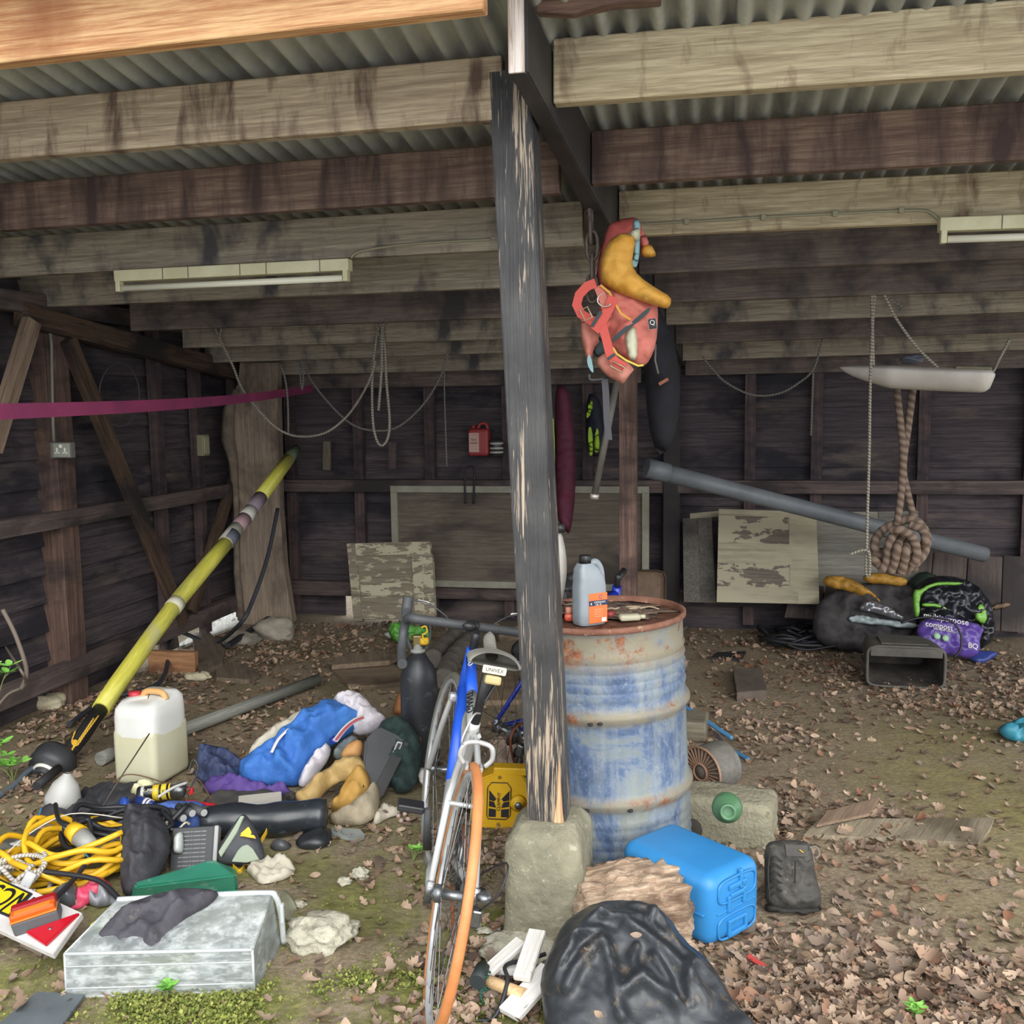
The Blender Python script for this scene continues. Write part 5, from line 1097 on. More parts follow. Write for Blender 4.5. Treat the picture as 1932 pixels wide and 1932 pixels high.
    ob('gear_cable', MB().tube(catmull([(.12, -.06, .33), (.02, -.13, .44), (-.03, -.12, .38), (-.01, -.08, .31)], 5), .003, 5), blk, parent=t, M=M)
    for s_ in (1, -1):
        e_ = BB+V_((.0+.12*s_*.5, -s_*.08, -.15*s_)); ob('crank', MB().tube([BB+V_((0, -s_*.05, 0)), e_], [.014, .010], 8, flat=.6), dgr, parent=t, M=M)
        ob('pedal', MB().box(tuple(e_+V_((0, -s_*.05, 0))), (.06, .08, .022), bev=.005), blk, parent=t, M=M)
    # front end turned by the steering angle
    Ms = M @ TR(HB) @ Matrix.Rotation(steer, 4, V_((HT-HB).normalized())) @ TR(-HB)
    cw = Ms @ FH
    loc = M.inverted() @ cw
    Mw0 = Ms @ TR(FH) @ Matrix.Rotation(PI/2, 4, 'X')
    w_ = ob('front_wheel', MB().tube([(r_*math.cos(2*PI*k/64), r_*math.sin(2*PI*k/64), 0) for k in range(64)], .0135, 10, closed=True), tf, parent=t, M=Mw0)
    ob('rim', MB().lathe([(r_-.026, -.009), (r_-.012, -.010), (r_-.010, 0), (r_-.012, .010), (r_-.026, .009), (r_-.028, 0), (r_-.026, -.009)], 64, cap=False), silver, parent=w_, M=Mw0)
    mb = MB()
    for k in range(32):
        q = 2*PI*k/32; s_ = 1 if k % 2 else -1; h = q+(.9 if (k//2) % 2 else -.9); mb.tube([(.018*math.cos(h), .018*math.sin(h), s_*.03), ((r_-.025)*math.cos(q), (r_-.025)*math.sin(q), 0)], .0013, 4, cap=False)
    ob('spokes', mb, steel, parent=w_, M=Mw0); ob('hub', MB().lathe([(.008, -.05), (.02, -.035), (.012, -.025), (.012, .025), (.02, .035), (.008, .05)], 16), steel, parent=w_, M=Mw0)
    for s_ in (1, -1): ob('fork_blade', MB().tube(catmull([HB+V_((.012, s_*.03, -.03)), HB+V_((.04, s_*.045, -.15)), V_((.885, s_*.05, .42)), V_((.93, s_*.052, r_))], 5), .0105, 10), silver, parent=t, M=Ms)
    ob('fork_crown', MB().box(tuple(HB+V_((.015, 0, -.04))), (.035, .085, .03), bev=.01), silver, parent=t, M=Ms)
    sb_ = HT+V_((-.02, 0, .07)); se = sb_+V_((.09, 0, .02))
    ob('stem', MB().tube([HT, sb_, sb_+V_((-.003, 0, .02))], .014, 10).tube([sb_, se], .015, 10), blk, parent=t, M=Ms)
    if bars == 'drop':
        for s_ in (1, -1):
            ob('handlebar', MB().tube(catmull([se, se+V_((0, s_*.1, 0)), se+V_((0, s_*.19, 0)), se+V_((.03, s_*.215, -.005)), se+V_((.09, s_*.22, -.03)), se+V_((.10, s_*.22, -.08)), se+V_((.05, s_*.222, -.13)), se+V_((-.05, s_*.225, -.15))], 6), .0165, 12), dgr, parent=t, M=Ms)
            hb_ = ob('brake_hood', MB().tube(catmull([se+V_((.075, s_*.22, -.02)), se+V_((.12, s_*.22, .0)), se+V_((.135, s_*.22, .045))], 5), .019, 12), dgr, parent=t, M=Ms)
            ob('brake_lever', MB().tube(catmull([se+V_((.14, s_*.22, .02)), se+V_((.15, s_*.22, -.05)), se+V_((.12, s_*.22, -.13))], 5), .006, 8, flat=.5), steel, parent=hb_, M=Ms)
            ob('brake_cable', MB().tube(catmull([se+V_((.13, s_*.21, .035)), se+V_((.08, s_*.16, .045)), se+V_((.05, s_*.1, .02)), se+V_((.03, s_*.05, -.02))], 5), .0025, 5), dgr, parent=t, M=Ms)
            ob('cable_sleeve', MB().tube([se+V_((.115, s_*.185, .042)), se+V_((.085, s_*.15, .043))], .005, 7), white, parent=t, M=Ms)
        ob('bar_clamp', MB().lump(tuple(se), (.045, .07, .045), sub=2).lump(tuple(se+V_((-.06, .02, .012))), (.03, .05, .03), sub=2), blk, parent=t, M=Ms)
    return t
Cr = G(806, 1912); Mbk = TR(Cr) @ RZ(R(95.3)) @ Matrix.Rotation(R(12.5), 4, 'X')
sadm = plain('77756d', .5, c2='918f85', sc=14)
bicycle(Mbk, 'silver and blue road bicycle with an orange rear tyre leaning beside the black post', silver, blueb, tan_, greyt, sadm, R(6), 'drop', True)
c2 = D(925, 1330, 3.9)
Mb2 = TR((c2.x, c2.y, 0)) @ RZ(R(58)) @ Matrix.Rotation(R(14), 4, 'X')
bicycle(Mb2, 'dark blue bicycle with black tyres half hidden behind the black post', dblue, dblue, tyre, tyre, blk, R(10), 'flat', False)
# diving cylinder
q = G(794, 1448); cyl = thing('gas_cylinder', 'black diving cylinder with a rounded shoulder standing behind the road bicycle', 'cylinder', q)
bm_ = plain('26282b', .4, c2='33363a', sc=5, c3='55585b', bp=.05)
ob('body', MB().lathe([(.06, 0), (.082, .015), (.084, .04), (.084, .39), (.082, .43), (.07, .47), (.05, .50), (.03, .535)], 40, M=TR(q)), bm_, parent=cyl)
ob('neck_ring', MB().lathe([(.03, .535), (.034, .54), (.034, .55), (.02, .552), (.02, .575), (0, .575)], 20, M=TR(q)), plain('8f8f8a', .4), parent=cyl)
vq_ = q+SZ*.6
ob('valve', MB().box((0, 0, .59), (.04, .035, .05), bev=.005, M=TR(q)).tube([q+Vector((-.03, 0, .6)), q+Vector((.04, 0, .6))], .012, 10), plain('7d6f4a', .4, metal=.6), parent=cyl)
ob('valve_knob', MB().lathe([(.02, 0), (.022, .01), (.02, .03), (0, .03)], 14, M=TR(q+Vector((.03, -.01, .575)))), plain('d3a92c', .5), parent=cyl)
ob('valve_cord', MB().tube(catmull([q+Vector((.035, -.03, .59)), q+Vector((.025, -.03, .62)), q+Vector((.045, -.03, .635)), q+Vector((.04, -.03, .66)), q+Vector((.02, -.03, .655))]), .004, 6), plain('d3b02c', .5), parent=cyl)
ob('guard_frame', MB().tube(catmull([q+Vector((-.03, 0, .55)), q+Vector((-.045, 0, .6)), q+Vector((-.045, 0, .67)), q+Vector((-.0, 0, .69)), q+Vector((.05, 0, .68)), q+Vector((.055, 0, .6)), q+Vector((.035, 0, .55))]), .007, 8), dgr, parent=cyl)
ob('rust_patch', MB().lump(tuple(q+Vector((.0, -.0815, .15))), (.03, .01, .06), sub=3), plain('7d4d34', .8), parent=cyl)
# yellow wheel clamp
yc = plain('d9ac1f', .45, c2='cf9f18', sc=6, c3='a9772a')
q = G(947, 1566); Mq = face_frame(q+SZ*.115, CR.to_3d(), SZ) @ RZ(R(-2))
wc = thing('wheel_clamp', 'yellow steel wheel clamp with a black logo standing behind the black post', 'wheel clamp', q, M=Mq)
ob('housing', MB().prism([(-.115, -.11, 0), (.12, -.115, 0), (.12, .05, 0), (.075, .11, 0), (-.02, .115, 0), (-.09, .085, 0), (-.115, .05, 0)], (0, 0, -.1), bev=.006), yc, parent=wc, M=Mq)
ob('top_lip', MB().box((.05, .118, -.03), (.17, .03, .06), bev=.005), yc, parent=wc, M=Mq)
ob('bolt_boss', MB().lathe([(.035, 0), (.028, .014), (.02, .016), (.02, .022), (0, .024)], 20, M=TR((.065, -.005, 0))), yc, parent=wc, M=Mq)
ob('bolt', MB().lathe([(.015, .022), (.015, .03), (0, .032)], 6, M=TR((.065, -.005, 0))), steel, parent=wc, M=Mq)
lg_ = ob('logo_plate', MB().prism([(-.05, -.07, .001), (.02, -.07, .001), (.035, -.055, .001), (.035, .055, .001), (.02, .075, .001), (-.04, .075, .001), (-.055, .055, .001), (-.055, -.055, .001)], (0, 0, .001)), yc, parent=wc, M=Mq)
ob('logo_border', MB().tube([(-.05, -.07, .003), (.02, -.07, .003), (.035, -.055, .003), (.035, .055, .003), (.02, .075, .003), (-.04, .075, .003), (-.055, .055, .003), (-.055, -.055, .003)], .002, 5, closed=True), blk, parent=lg_, M=Mq)
mb = MB()
for P in ([(-.048, .045), (-.02, .01), (-.028, .0), (-.048, .005)], [(.03, .045), (.0, .01), (.008, .0), (.03, .005)], [(-.048, .002), (-.028, -.003), (-.02, -.025), (-.048, -.02)], [(.03, .002), (.008, -.003), (.0, -.025), (.03, -.02)], [(-.048, -.028), (-.02, -.032), (-.02, -.062), (-.048, -.062)], [(.03, -.028), (.0, -.032), (.0, -.062), (.03, -.062)]): mb.prism([(x, y, .0025) for x, y in P], (0, 0, .001))
ob('logo_mark', mb, blk, parent=lg_, M=Mq)
text('CLAMP-IT', .017, Mq @ TR((-.01, -.0, .004)) @ RZ(R(90)), blk, lg_)
for x, y in ((-.01, .095), (-.01, -.092)): ob('rivet', MB().lathe([(.007, 0), (.005, .004), (0, .005)], 12, M=TR((x, y, 0))), plain('8a6a2a', .6), parent=wc, M=Mq)
# boards behind
bw = wood('6c5c4a', '857460', stain='564839', bp=.3)
floorboard('floor_board', 'split board lying on the leaves left of the cylinder, the front one of the pair', [(616, 1252), (738, 1247), (775, 1285), (690, 1294), (655, 1290)], .025, bw)
floorboard('floor_board', 'narrow pointed board lying behind the split board, left of the cylinder', [(626, 1255), (627, 1240), (750, 1223), (772, 1232), (735, 1246)], .03, bw, lift=.03)
floorboard('floor_board', 'wide pale board lying under the road bicycle front wheel, behind', [(832, 1324), (832, 1266), (975, 1262), (985, 1320)], .03, wood('7d6a54', '96826a', stain='665641'))
stick('floor_board', 'board edge lying at the back behind the bicycle handlebars', 'board', G(940, 1212)+SZ*.05, G(1060, 1196)+SZ*.05, .03, .1, bw)
grl = plain('57514b', .95, c2='6a635b', sc=20, bp=.9, bsc=40)
for pts, r_, lb_ in ((((838, 1282), (850, 1250), (872, 1222), (895, 1200)), .055, 'knobbly grey rolled carpet underlay leaning behind the handlebars, front roll'), (((815, 1245), (840, 1215), (868, 1196)), .055, 'knobbly grey rolled underlay behind the front roll')):
    P = catmull([G(x, y, .12) for x, y in pts], 8)
    ob('underlay_roll', MB().tube(P, [r_*(1+.12*math.sin(k*1.7)) for k in range(len(P))], 12), grl, label=lb_, cat='roll')
gb_ = plain('4f9138', .45, c2='66a94c', sc=9)
ob('green_bag', pillow([(732, 1185), (742, 1176), (765, 1174), (780, 1180), (810, 1188), (818, 1200), (805, 1208), (780, 1206), (765, 1216), (745, 1212), (735, 1200)], plane(G(775, 1218), 45), .04, .014, fold=1, fs=14), gb_, label='crumpled bright green bag on the ground behind the cylinder', cat='bag')
ob('white_rag', MB().lump(G(735, 1203)+SZ*.02, (.06, .05, .04), amp=.5), plain('b9b9b4', .7), label='small scrap of white plastic left of the green bag', cat='scrap')
stick('cable_tie', 'short pale plastic piece lying on the ground behind the green bag', 'scrap', G(588, 1160)+SZ*.07, G(620, 1163)+SZ*.07, .03, .03, white) if 0 else None
ob('bag_crumple', pillow([(960, 1225), (985, 1200), (1000, 1170), (1010, 1200), (1010, 1250), (975, 1250)], plane(G(985, 1255), 60), .05, .02, fold=.8), plain('3b3a3d', .8), label='dark cloth behind the saddle, beside the black post', cat='cloth')
pb_ = plain('a98f7a', .6, c2='857565', sc=9)
ob('tan_bundle', pillow([(915, 1400), (940, 1385), (975, 1390), (988, 1420), (985, 1470), (950, 1480), (925, 1450)], plane(G(950, 1495), 55), .05, .016, fold=.7), pb_, label='pale tan cloth bundle seen through the blue bicycle wheel', cat='bundle')
# leather and shoe soles left of the cylinder
ob('brown_shoe', pillow([(738, 1345), (750, 1310), (760, 1298), (766, 1310), (764, 1345), (752, 1352)], plane(G(752, 1365), 60), .04, .012, back=1), plain('8a5a34', .7, c2='9c6a42'), label='brown leather shoe upright beside the cylinder', cat='shoe')
ob('dark_jumper', pillow([(715, 1365), (735, 1352), (765, 1355), (800, 1400), (790, 1470), (770, 1500), (740, 1495), (700, 1420)], plane(G(750, 1505), 50), .07, .016, fold=.8, fs=12, back=1), plain('1e2d2c', .9, c2='273b37', sc=20, bp=.5), label='very dark green woollen jumper heaped at the cylinder foot', cat='jumper')
sh_ = plain('69665f', .8, c2='7c7971', sc=9)
ob('shoe_sole', pillow([(750, 1445), (758, 1425), (775, 1418), (790, 1425), (787, 1450), (775, 1462), (755, 1458)], plane(G(770, 1478), 70), .04, .01, back=.8, fold=.1), sh_, label='grey rubber shoe toe resting on the dark green jumper', cat='shoe')
ob('white_scrap', pillow([(786, 1452), (797, 1447), (805, 1455), (802, 1475), (806, 1488), (793, 1482), (788, 1468)], plane(G(796, 1492), 60), .025, .009, fold=1.2, fs=16), plain('c2bfba', .7), label='torn white plastic scrap right of the grey shoe toe', cat='scrap')
for k, (x, y) in enumerate(((752, 1544), (764, 1541), (770, 1550), (757, 1553))): ob('bead', MB().lump(G(x, y)+SZ*.01, (.02, .018, .02), sub=2, amp=.2, seed=k), plain('8d9aa3', .3, c2='c98a5a', sc=40), label='tiny glassy pebble on the mud left of the bicycle', cat='pebble', group='glassy pebbles on the mud')
# ================================================================ LEFT SIDE: WATER CONTAINER AND THE SPREAD OF BELONGINGS
# water container
A_ = G(302, 1486); B_ = G(353, 1470); C_ = G(214, 1482)
dx = (A_-C_); dx.z = 0; Wx = dx.length; dxn = dx.normalized(); dyn = Vector((-dxn.y, dxn.x, 0)); Dy = .26
Mw_ = Matrix(((dxn.x, dyn.x, 0, C_.x), (dxn.y, dyn.y, 0, C_.y), (0, 0, 1, .003), (0, 0, 0, 1))) @ RZ(R(-8))
tw = thing('water_container', 'translucent white plastic container half full of yellowish liquid standing on the left', 'container', C_, M=Mw_)
cl1 = plain('dcdcd6', .4, c2='cfd0ca', sc=3); cl2 = plain('c6c5ab', .4, c2='bbb895', sc=3)
mb = MB().box((Wx/2, Dy/2, .128), (Wx, Dy, .256), bev=.03, seg=4)
ob('liquid_part', mb, cl2, parent=tw, M=Mw_, smooth=True, label='lower half coloured by yellowish liquid')
mb = MB(); rings = []
for z, k in ((.22, 1.004), (.24, 1.006), (.30, 1.004), (.345, .95), (.368, .80), (.372, .5), (.372, .02)):
    rr = []
    for j in range(48):
        t = 2*PI*j/48; c_, s_ = math.cos(t), math.sin(t)
        rr.append(mb.bm.verts.new((Wx/2+math.copysign(abs(c_)**.35, c_)*Wx/2*k, Dy/2+math.copysign(abs(s_)**.35, s_)*Dy/2*min(1.004, k+.04), z+.012*math.sin(t*1)*(k < .99))))
    rings.append(rr)
for a, b in zip(rings, rings[1:]):
    for j in range(48): f = mb.bm.faces.new((a[j], a[(j+1) % 48], b[(j+1) % 48], b[j])); f.smooth = True
ob('upper_part', mb, cl1, parent=tw, M=Mw_)
ob('handle', MB().tube(catmull([(Wx*.35, Dy*.5, .36), (Wx*.45, Dy*.5, .39), (Wx*.8, Dy*.5, .39), (Wx*.9, Dy*.5, .36)]), .014, 10), plain('d2a066', .5), parent=tw, M=Mw_)
ob('red_cap', MB().lathe([(.028, .36), (.028, .385), (0, .387)], 20, M=TR((Wx*.17, Dy*.5, 0))), plain('b8353f', .45), parent=tw, M=Mw_)
# funnel
q = G(118, 1530); fun = ob('funnel', MB().lathe([(.012, .13), (.02, .12), (.05, .085), (.07, .03), (.072, 0), (.068, 0), (.046, .08), (.014, .12)], 30, cap=False), plain('b8b8b3', .5, c2='a5a5a0', sc=4), M=TR(q+SZ*.03) @ RZ(R(20)) @ Matrix.Rotation(R(12), 4, 'Y'), label='upturned pale plastic funnel left of the black fabric', cat='funnel')
# timber and stones by the left wall
ow = wood('8a6344', 'a67a55', stain='6b4a34', bp=.3)
a_, b_ = G(284, 1268), G(372, 1271)
stick('timber_block', 'sawn orange-brown timber block standing on edge by the left wall', 'block', a_+SZ*.07, b_+SZ*.07, .05, .14, ow)
gw = wood('5e5245', '766857', stain='463c33')
for px, th, lb_ in (([(375, 1270), (362, 1195), (392, 1188), (425, 1225), (420, 1250)], .05, 'short grey plank leaning right of the orange-brown block'), ([(408, 1278), (404, 1245), (460, 1252), (490, 1272), (470, 1282)], .03, 'flat grey plank end on the floor right of the orange-brown block')): floorboard('wood_offcut', lb_, px, th, gw)
stick('wood_offcut', 'grey board standing behind the orange-brown block', 'board', G(300, 1240)+SZ*.1, G(335, 1232)+SZ*.12, .03, .16, gw)
ps = plain('b3a98c', .9, c2='c7bea3', sc=20, bp=.6)
for (x, y, d, lb_) in ((373, 1283, (.15, .07, .05), 'pale brick fragment in front of the orange-brown block'), (95, 1335, (.16, .12, .08), 'pale stone at the foot of the left post'), (345, 1242, (.1, .08, .06), 'pale stone behind the timber block')):
    ob('stone', MB().lump(G(x, y)+SZ*d[2]*.45, d, amp=.3, seed=x, sq=.5), ps, label=lb_, cat='stone')
floorboard('white_board', 'flaking white board edge showing outside below the left wall', [(335, 1222), (338, 1214), (438, 1152), (452, 1160), (452, 1178)], .02, wood('b9b6aa', 'd2d0c6', paint='77756c', pl=.6, ph=.65, psc=14))
# pile: all on the ground at left
def heap(name, label, cat, pts, tilt, th, mat, anchor=None, lift=0, parent=None, **k):
    ay = max(p[1] for p in pts); ax_ = [p[0] for p in pts if p[1] == ay][0]
    pl = plane(G(*(anchor or (ax_, ay)))+SZ*lift, tilt)
    k.setdefault('res', .012); k.setdefault('back', 1.0); k['fold'] = k.get('fold', .3)*1.3+.1
    o = ob(name, pillow(pts, pl, th, **k), mat, parent=parent, label=label, cat=cat)
    return o, pl
def on(pl, x, y, d): n_ = pl[1].cross(pl[2]); return hit(x, y, pl[0]+n_*d, n_)
def fabric(a, b, rough=.75, sc=6, **k):
    m = plain(a, rough, c2=b, sc=sc, bp=.8, bsc=16, **k); return m
blu = fabric('2f62ad', '3f78c0'); wht = fabric('c4bfc6', 'd5d0d4'); crm = fabric('c9c3b0', 'b8b29e')
heap('navy_bag', 'dark navy cloth bag crumpled left of the blue jacket', 'bag', [(372, 1425), (378, 1408), (400, 1405), (440, 1420), (462, 1440), (462, 1480), (430, 1488), (385, 1485), (366, 1470), (372, 1445)], 42, .10, fabric('29324f', '343f60'), fold=.8, fs=12)
heap('purple_cloth', 'purple cloth lying under the navy bag and the blue jacket', 'cloth', [(378, 1490), (400, 1470), (450, 1478), (540, 1490), (560, 1500), (530, 1508), (430, 1503), (395, 1498)], 15, .04, fabric('4a3577', '5c4589'), fold=.7)
JK = thing('jacket', 'blue and white sports jacket heaped in the middle of the left side', 'jacket', G(600, 1490))
jp = plane(G(560, 1488), 38)
def jpart(name, pts, th, mat, lift=0, lab=None, **k):
    k.setdefault('res', .014); k.setdefault('back', 1.0)
    o, X, Y = jp; pl = (o+X.cross(Y)*lift, X, Y)
    return ob(name, pillow(pts, pl, th, ground=True, **k), mat, parent=JK, label=lab)
jpart('cream_back', [(468, 1420), (490, 1395), (530, 1365), (570, 1342), (600, 1336), (590, 1360), (540, 1400), (500, 1430), (468, 1432)], .09, crm, -.02, lab='cream part of the jacket', fold=.4)
jpart('white_hood', [(622, 1325), (645, 1312), (675, 1309), (695, 1322), (705, 1340), (728, 1350), (728, 1365), (700, 1382), (665, 1385), (650, 1360)], .13, wht, .0, lab='white upper part of the jacket', fold=.7, fs=14)
jpart('blue_body', [(452, 1438), (500, 1415), (530, 1385), (570, 1350), (600, 1330), (630, 1322), (660, 1340), (690, 1352), (672, 1375), (630, 1400), (610, 1420), (590, 1440), (572, 1470), (560, 1484), (530, 1482), (500, 1488), (458, 1482), (450, 1460)], .12, blu, .02, fold=.5, fs=9, fdir=R(40), sharp=.7,
  ridges=[([(480, 1440), (540, 1400), (590, 1350)], .02, .03), ([(560, 1470), (575, 1420), (620, 1370)], .02, .03), ([(520, 1478), (540, 1440), (570, 1400)], .018, .022), ([(600, 1400), (640, 1370), (670, 1355)], .015, .02), ([(465, 1470), (500, 1460), (550, 1462)], .018, .02)], lab='blue panel')
jpart('white_sleeve', [(560, 1482), (572, 1450), (590, 1425), (615, 1402), (625, 1410), (622, 1430), (600, 1460), (575, 1486)], .08, wht, .06, lab='white sleeve', fold=.8, fs=14)
rdj = plain('a8475a', .6)
def jtube(pts, r, mat, nm, d=.16, fl=.4): ob(nm, MB().tube(catmull([on(jp, x, y, d) for x, y in pts], 5), r, 8, flat=fl), mat, parent=JK)
jtube([(632, 1398), (650, 1375), (668, 1360), (688, 1352)], .016, white, 'striped_hem', .165); jtube([(634, 1396), (651, 1375), (668, 1361), (686, 1353)], .008, rdj, 'hem_stripe', .178)
jtube([(512, 1420), (525, 1395), (545, 1375)], .008, wht, 'zip', .155)
jpart('blue_cuff', [(618, 1398), (632, 1386), (643, 1395), (632, 1406)], .03, plain('22389a', .7), .15, lab='bright blue knitted cuff')
# clear bottle, shoe sole, tan trousers, white cloth
heap('plastic_bottle', 'crumpled clear plastic bottle under the white sleeve', 'bottle', [(624, 1425), (640, 1400), (662, 1390), (680, 1392), (668, 1415), (640, 1435)], 40, .05, plain('9ea8a6', .15, c2='8a9492', sc=9, trans=.3), anchor=(640, 1490), fold=.6, ground=False)
heap('shoe', 'upturned shoe with a tan sole edged in white', 'shoe', [(640, 1430), (650, 1408), (668, 1395), (682, 1396), (687, 1408), (680, 1430), (660, 1434)], 55, .05, plain('b8874e', .7, c2='c49560', sc=5), anchor=(660, 1510), fold=.05, ground=False)
heap('trousers', 'mustard tan corduroy trousers folded across the heap right of the blue jacket', 'trousers', [(554, 1500), (575, 1485), (610, 1455), (650, 1430), (678, 1428), (690, 1440), (692, 1460), (680, 1478), (650, 1470), (620, 1485), (600, 1510), (576, 1528), (560, 1515)], 40, .09, fabric('a58a55', 'b89c66'), anchor=(576, 1535), fold=.4, fs=9, fdir=R(35))
heap('tabard', 'mustard and dark striped garment lying right of the tan trousers', 'garment', [(640, 1500), (655, 1465), (680, 1445), (697, 1460), (700, 1490), (690, 1510), (660, 1528), (630, 1538), (622, 1520)], 38, .07, fabric('a98039', 'bb9550'), fold=.5)
heap('tabard', 'dark brown strip of cloth on the mustard garment', 'garment', [(642, 1520), (648, 1490), (658, 1480), (660, 1500), (652, 1525)], 38, .09, fabric('2b2225', '3a2f30'), anchor=(640, 1538), fold=.3)
heap('tabard', 'narrow dark brown cloth strip right of the mustard garment', 'garment', [(672, 1470), (684, 1458), (695, 1470), (694, 1500), (680, 1505)], 38, .085, fabric('2b2225', '3a2f30'), anchor=(640, 1538), fold=.3)
heap('sack', 'beige woollen sack-like cloth with a narrow neck lying in front of the black case', 'cloth', [(617, 1538), (640, 1540), (665, 1522), (690, 1498), (708, 1482), (718, 1488), (716, 1520), (706, 1545), (685, 1558), (655, 1562), (625, 1556)], 25, .09, fabric('8f8470', 'a3977f', sc=14), fold=.3, fs=8)
heap('white_cloth', 'dirty off-white cloth lying flat right of the beige sack', 'cloth', [(700, 1555), (712, 1530), (730, 1512), (738, 1520), (735, 1530), (758, 1528), (752, 1538), (730, 1545), (712, 1558)], 8, .025, fabric('b0a795', 'c2b9a8'), fold=.7)
# black case
cs = plain('2a2d30', .5, c2='363a3d', sc=6)
P0 = G(668, 1500); 
case_pl = plane(G(700, 1520), 62, yaw=-20)
def cpt(x, y, d=0): n_ = case_pl[1].cross(case_pl[2]); return hit(x, y, case_pl[0]+n_*d, n_)
case = thing('carry_case', 'black plastic carrying case standing on edge behind the beige sack', 'case', G(700, 1520))
nC = case_pl[1].cross(case_pl[2])
ob('case_body', MB().prism([cpt(682, 1480), (cpt(690, 1395)), cpt(715, 1370), cpt(762, 1392), cpt(772, 1402), cpt(722, 1505), cpt(700, 1505)], -nC*.10, bev=.008), cs, parent=case)
ob('case_edge', MB().prism([cpt(700, 1500, .012), cpt(712, 1475, .012), cpt(752, 1396, .012), cpt(773, 1402, .012), cpt(730, 1485, .012), cpt(718, 1508, .012)], -nC*.02, bev=.004), plain('17181b', .45), parent=case)
ob('latch', MB().prism([cpt(741, 1420, .02), cpt(750, 1398, .02), cpt(760, 1401, .02), cpt(750, 1424, .02)], -nC*.012, bev=.002), plain('a8aaa8', .4), parent=case)
lt_ = C.objects['latch']; ob('latch_window', MB().prism([cpt(744, 1418, .022), cpt(751, 1402, .022), cpt(757, 1403, .022), cpt(749, 1420, .022)], -nC*.004), plain('17181b', .45), parent=lt_)
# grey metal bracket, black tube, black bowl
floorboard('metal_bracket', 'pale grey folded metal bracket lying in front of the beige sack', [(625, 1568), (626, 1560), (680, 1564), (688, 1573), (672, 1582), (655, 1575)], .02, plain('8f9694', .4, c2='a3a9a6', sc=6, metal=.3), cat='bracket')
blt = plain('202327', .3, c2='2b2f33', sc=7, c3='44484c')
a_ = G(385, 1585)+SZ*.07; b_ = G(618, 1572)+SZ*.07; dd = b_-a_
ob('black_tube', MB().tube([(dd.length*t, 0, .004*math.sin(9*t)) for t in [i/14 for i in range(15)]], [.062+.004*math.sin(5*i) for i in range(15)], 22), blt, M=frame(a_, dd), label='shiny black wrapped tube lying behind the triangular bag', cat='tube')
heap('black_tray', 'black plastic tray lying under the right end of the black tube', 'tray', [(555, 1590), (570, 1575), (622, 1560), (628, 1580), (620, 1597), (595, 1604), (565, 1602)], 12, .03, plain('1d1f22', .4, c2='292c2f', sc=5), fold=.1, anchor=(595, 1612))
heap('round_lens', 'grey rubber diving mask piece lying under the black tube', 'mask', [(508, 1600), (515, 1588), (530, 1585), (550, 1592), (548, 1602), (525, 1608)], 12, .02, plain('4b4d4f', .4), fold=.2)
ob('paper_scrap', MB().ribbon([G(520, 1586)+SZ*.05, G(556, 1582)+SZ*.05], Vector((0, .05, .05)), .001), plain('b9bbbd', .6), label='torn white paper label on the black tube', cat='paper') if 0 else None
ob('dark_sheet', pillow([(380, 1515), (400, 1500), (470, 1494), (540, 1500), (560, 1520), (520, 1540), (440, 1545), (400, 1540)], plane(G(440, 1550), 10), .03, .02, fold=.4), fabric('3c3a38', '4a4745'), label='flat dark grey fabric lying between the navy bag and the black tube', cat='fabric')
# white book-like box, dark shoe with laces
q = G(492, 1540)+SZ*.06
bx = ob('white_box', MB().box((0, 0, 0), (.17, .10, .022), bev=.004), plain('b9b5aa', .5, c2='a8a499', sc=5), M=TR(q) @ RZ(R(14)) @ Matrix.Rotation(R(8), 4, 'X'), label='flat off-white plastic box lying on the black tube', cat='box')
ob('lid_strip', MB().box((.0, -.051, .004), (.10, .002, .006)), plain('b5443a', .5), parent=bx, M=TR(q) @ RZ(R(14)) @ Matrix.Rotation(R(8), 4, 'X'))
hs = heap('dark_shoe', 'dark canvas shoe with loose laces right of the off-white box', 'shoe', [(528, 1515), (540, 1500), (565, 1500), (576, 1515), (572, 1528), (548, 1530)], 30, .06, plain('2e2a27', .8, c2='3d3833', sc=12), fold=.4)
ob('laces', MB().tube(catmull([on(hs[1], x, y, .07) for x, y in ((530, 1510), (545, 1503), (540, 1520), (556, 1506), (550, 1524), (535, 1526))], 5), .003, 5), plain('17171a', .7), parent=hs[0])
# triangular bag
TB = thing('triangular_bag', 'triangular grey bag with pale green panels and a yellow flash', 'bag', G(455, 1635))
tp = plane(G(455, 1640), 58)
o, X, Y = tp
ob('bag_body', pillow([(410, 1628), (412, 1600), (430, 1570), (452, 1540), (462, 1536), (474, 1550), (490, 1580), (500, 1610), (498, 1625), (470, 1636), (430, 1634)], tp, .05, .012, fold=.15, fs=6, back=1), fabric('3d3f43', '4a4c50'), parent=TB)
def tpart(nm, pts, mat, d=.04, th=.01): ob(nm, MB().prism([on(tp, x, y, d) for x, y in pts], X.cross(Y)*th, bev=.002), mat, parent=TB)
pg_ = plain('8f9a86', .7); ylf = plain('e5b92b', .6)
tpart('green_panel', [(413, 1608), (440, 1566), (455, 1540), (462, 1540), (448, 1572), (418, 1618)], pg_); tpart('green_panel', [(438, 1626), (450, 1605), (458, 1597), (468, 1594), (478, 1602), (490, 1622), (466, 1628)], pg_)
tpart('yellow_flash', [(454, 1574), (470, 1560), (476, 1572), (472, 1577)], ylf, .05); tpart('yellow_flash', [(453, 1578), (474, 1580), (484, 1583), (480, 1576), (455, 1575)], ylf, .05)
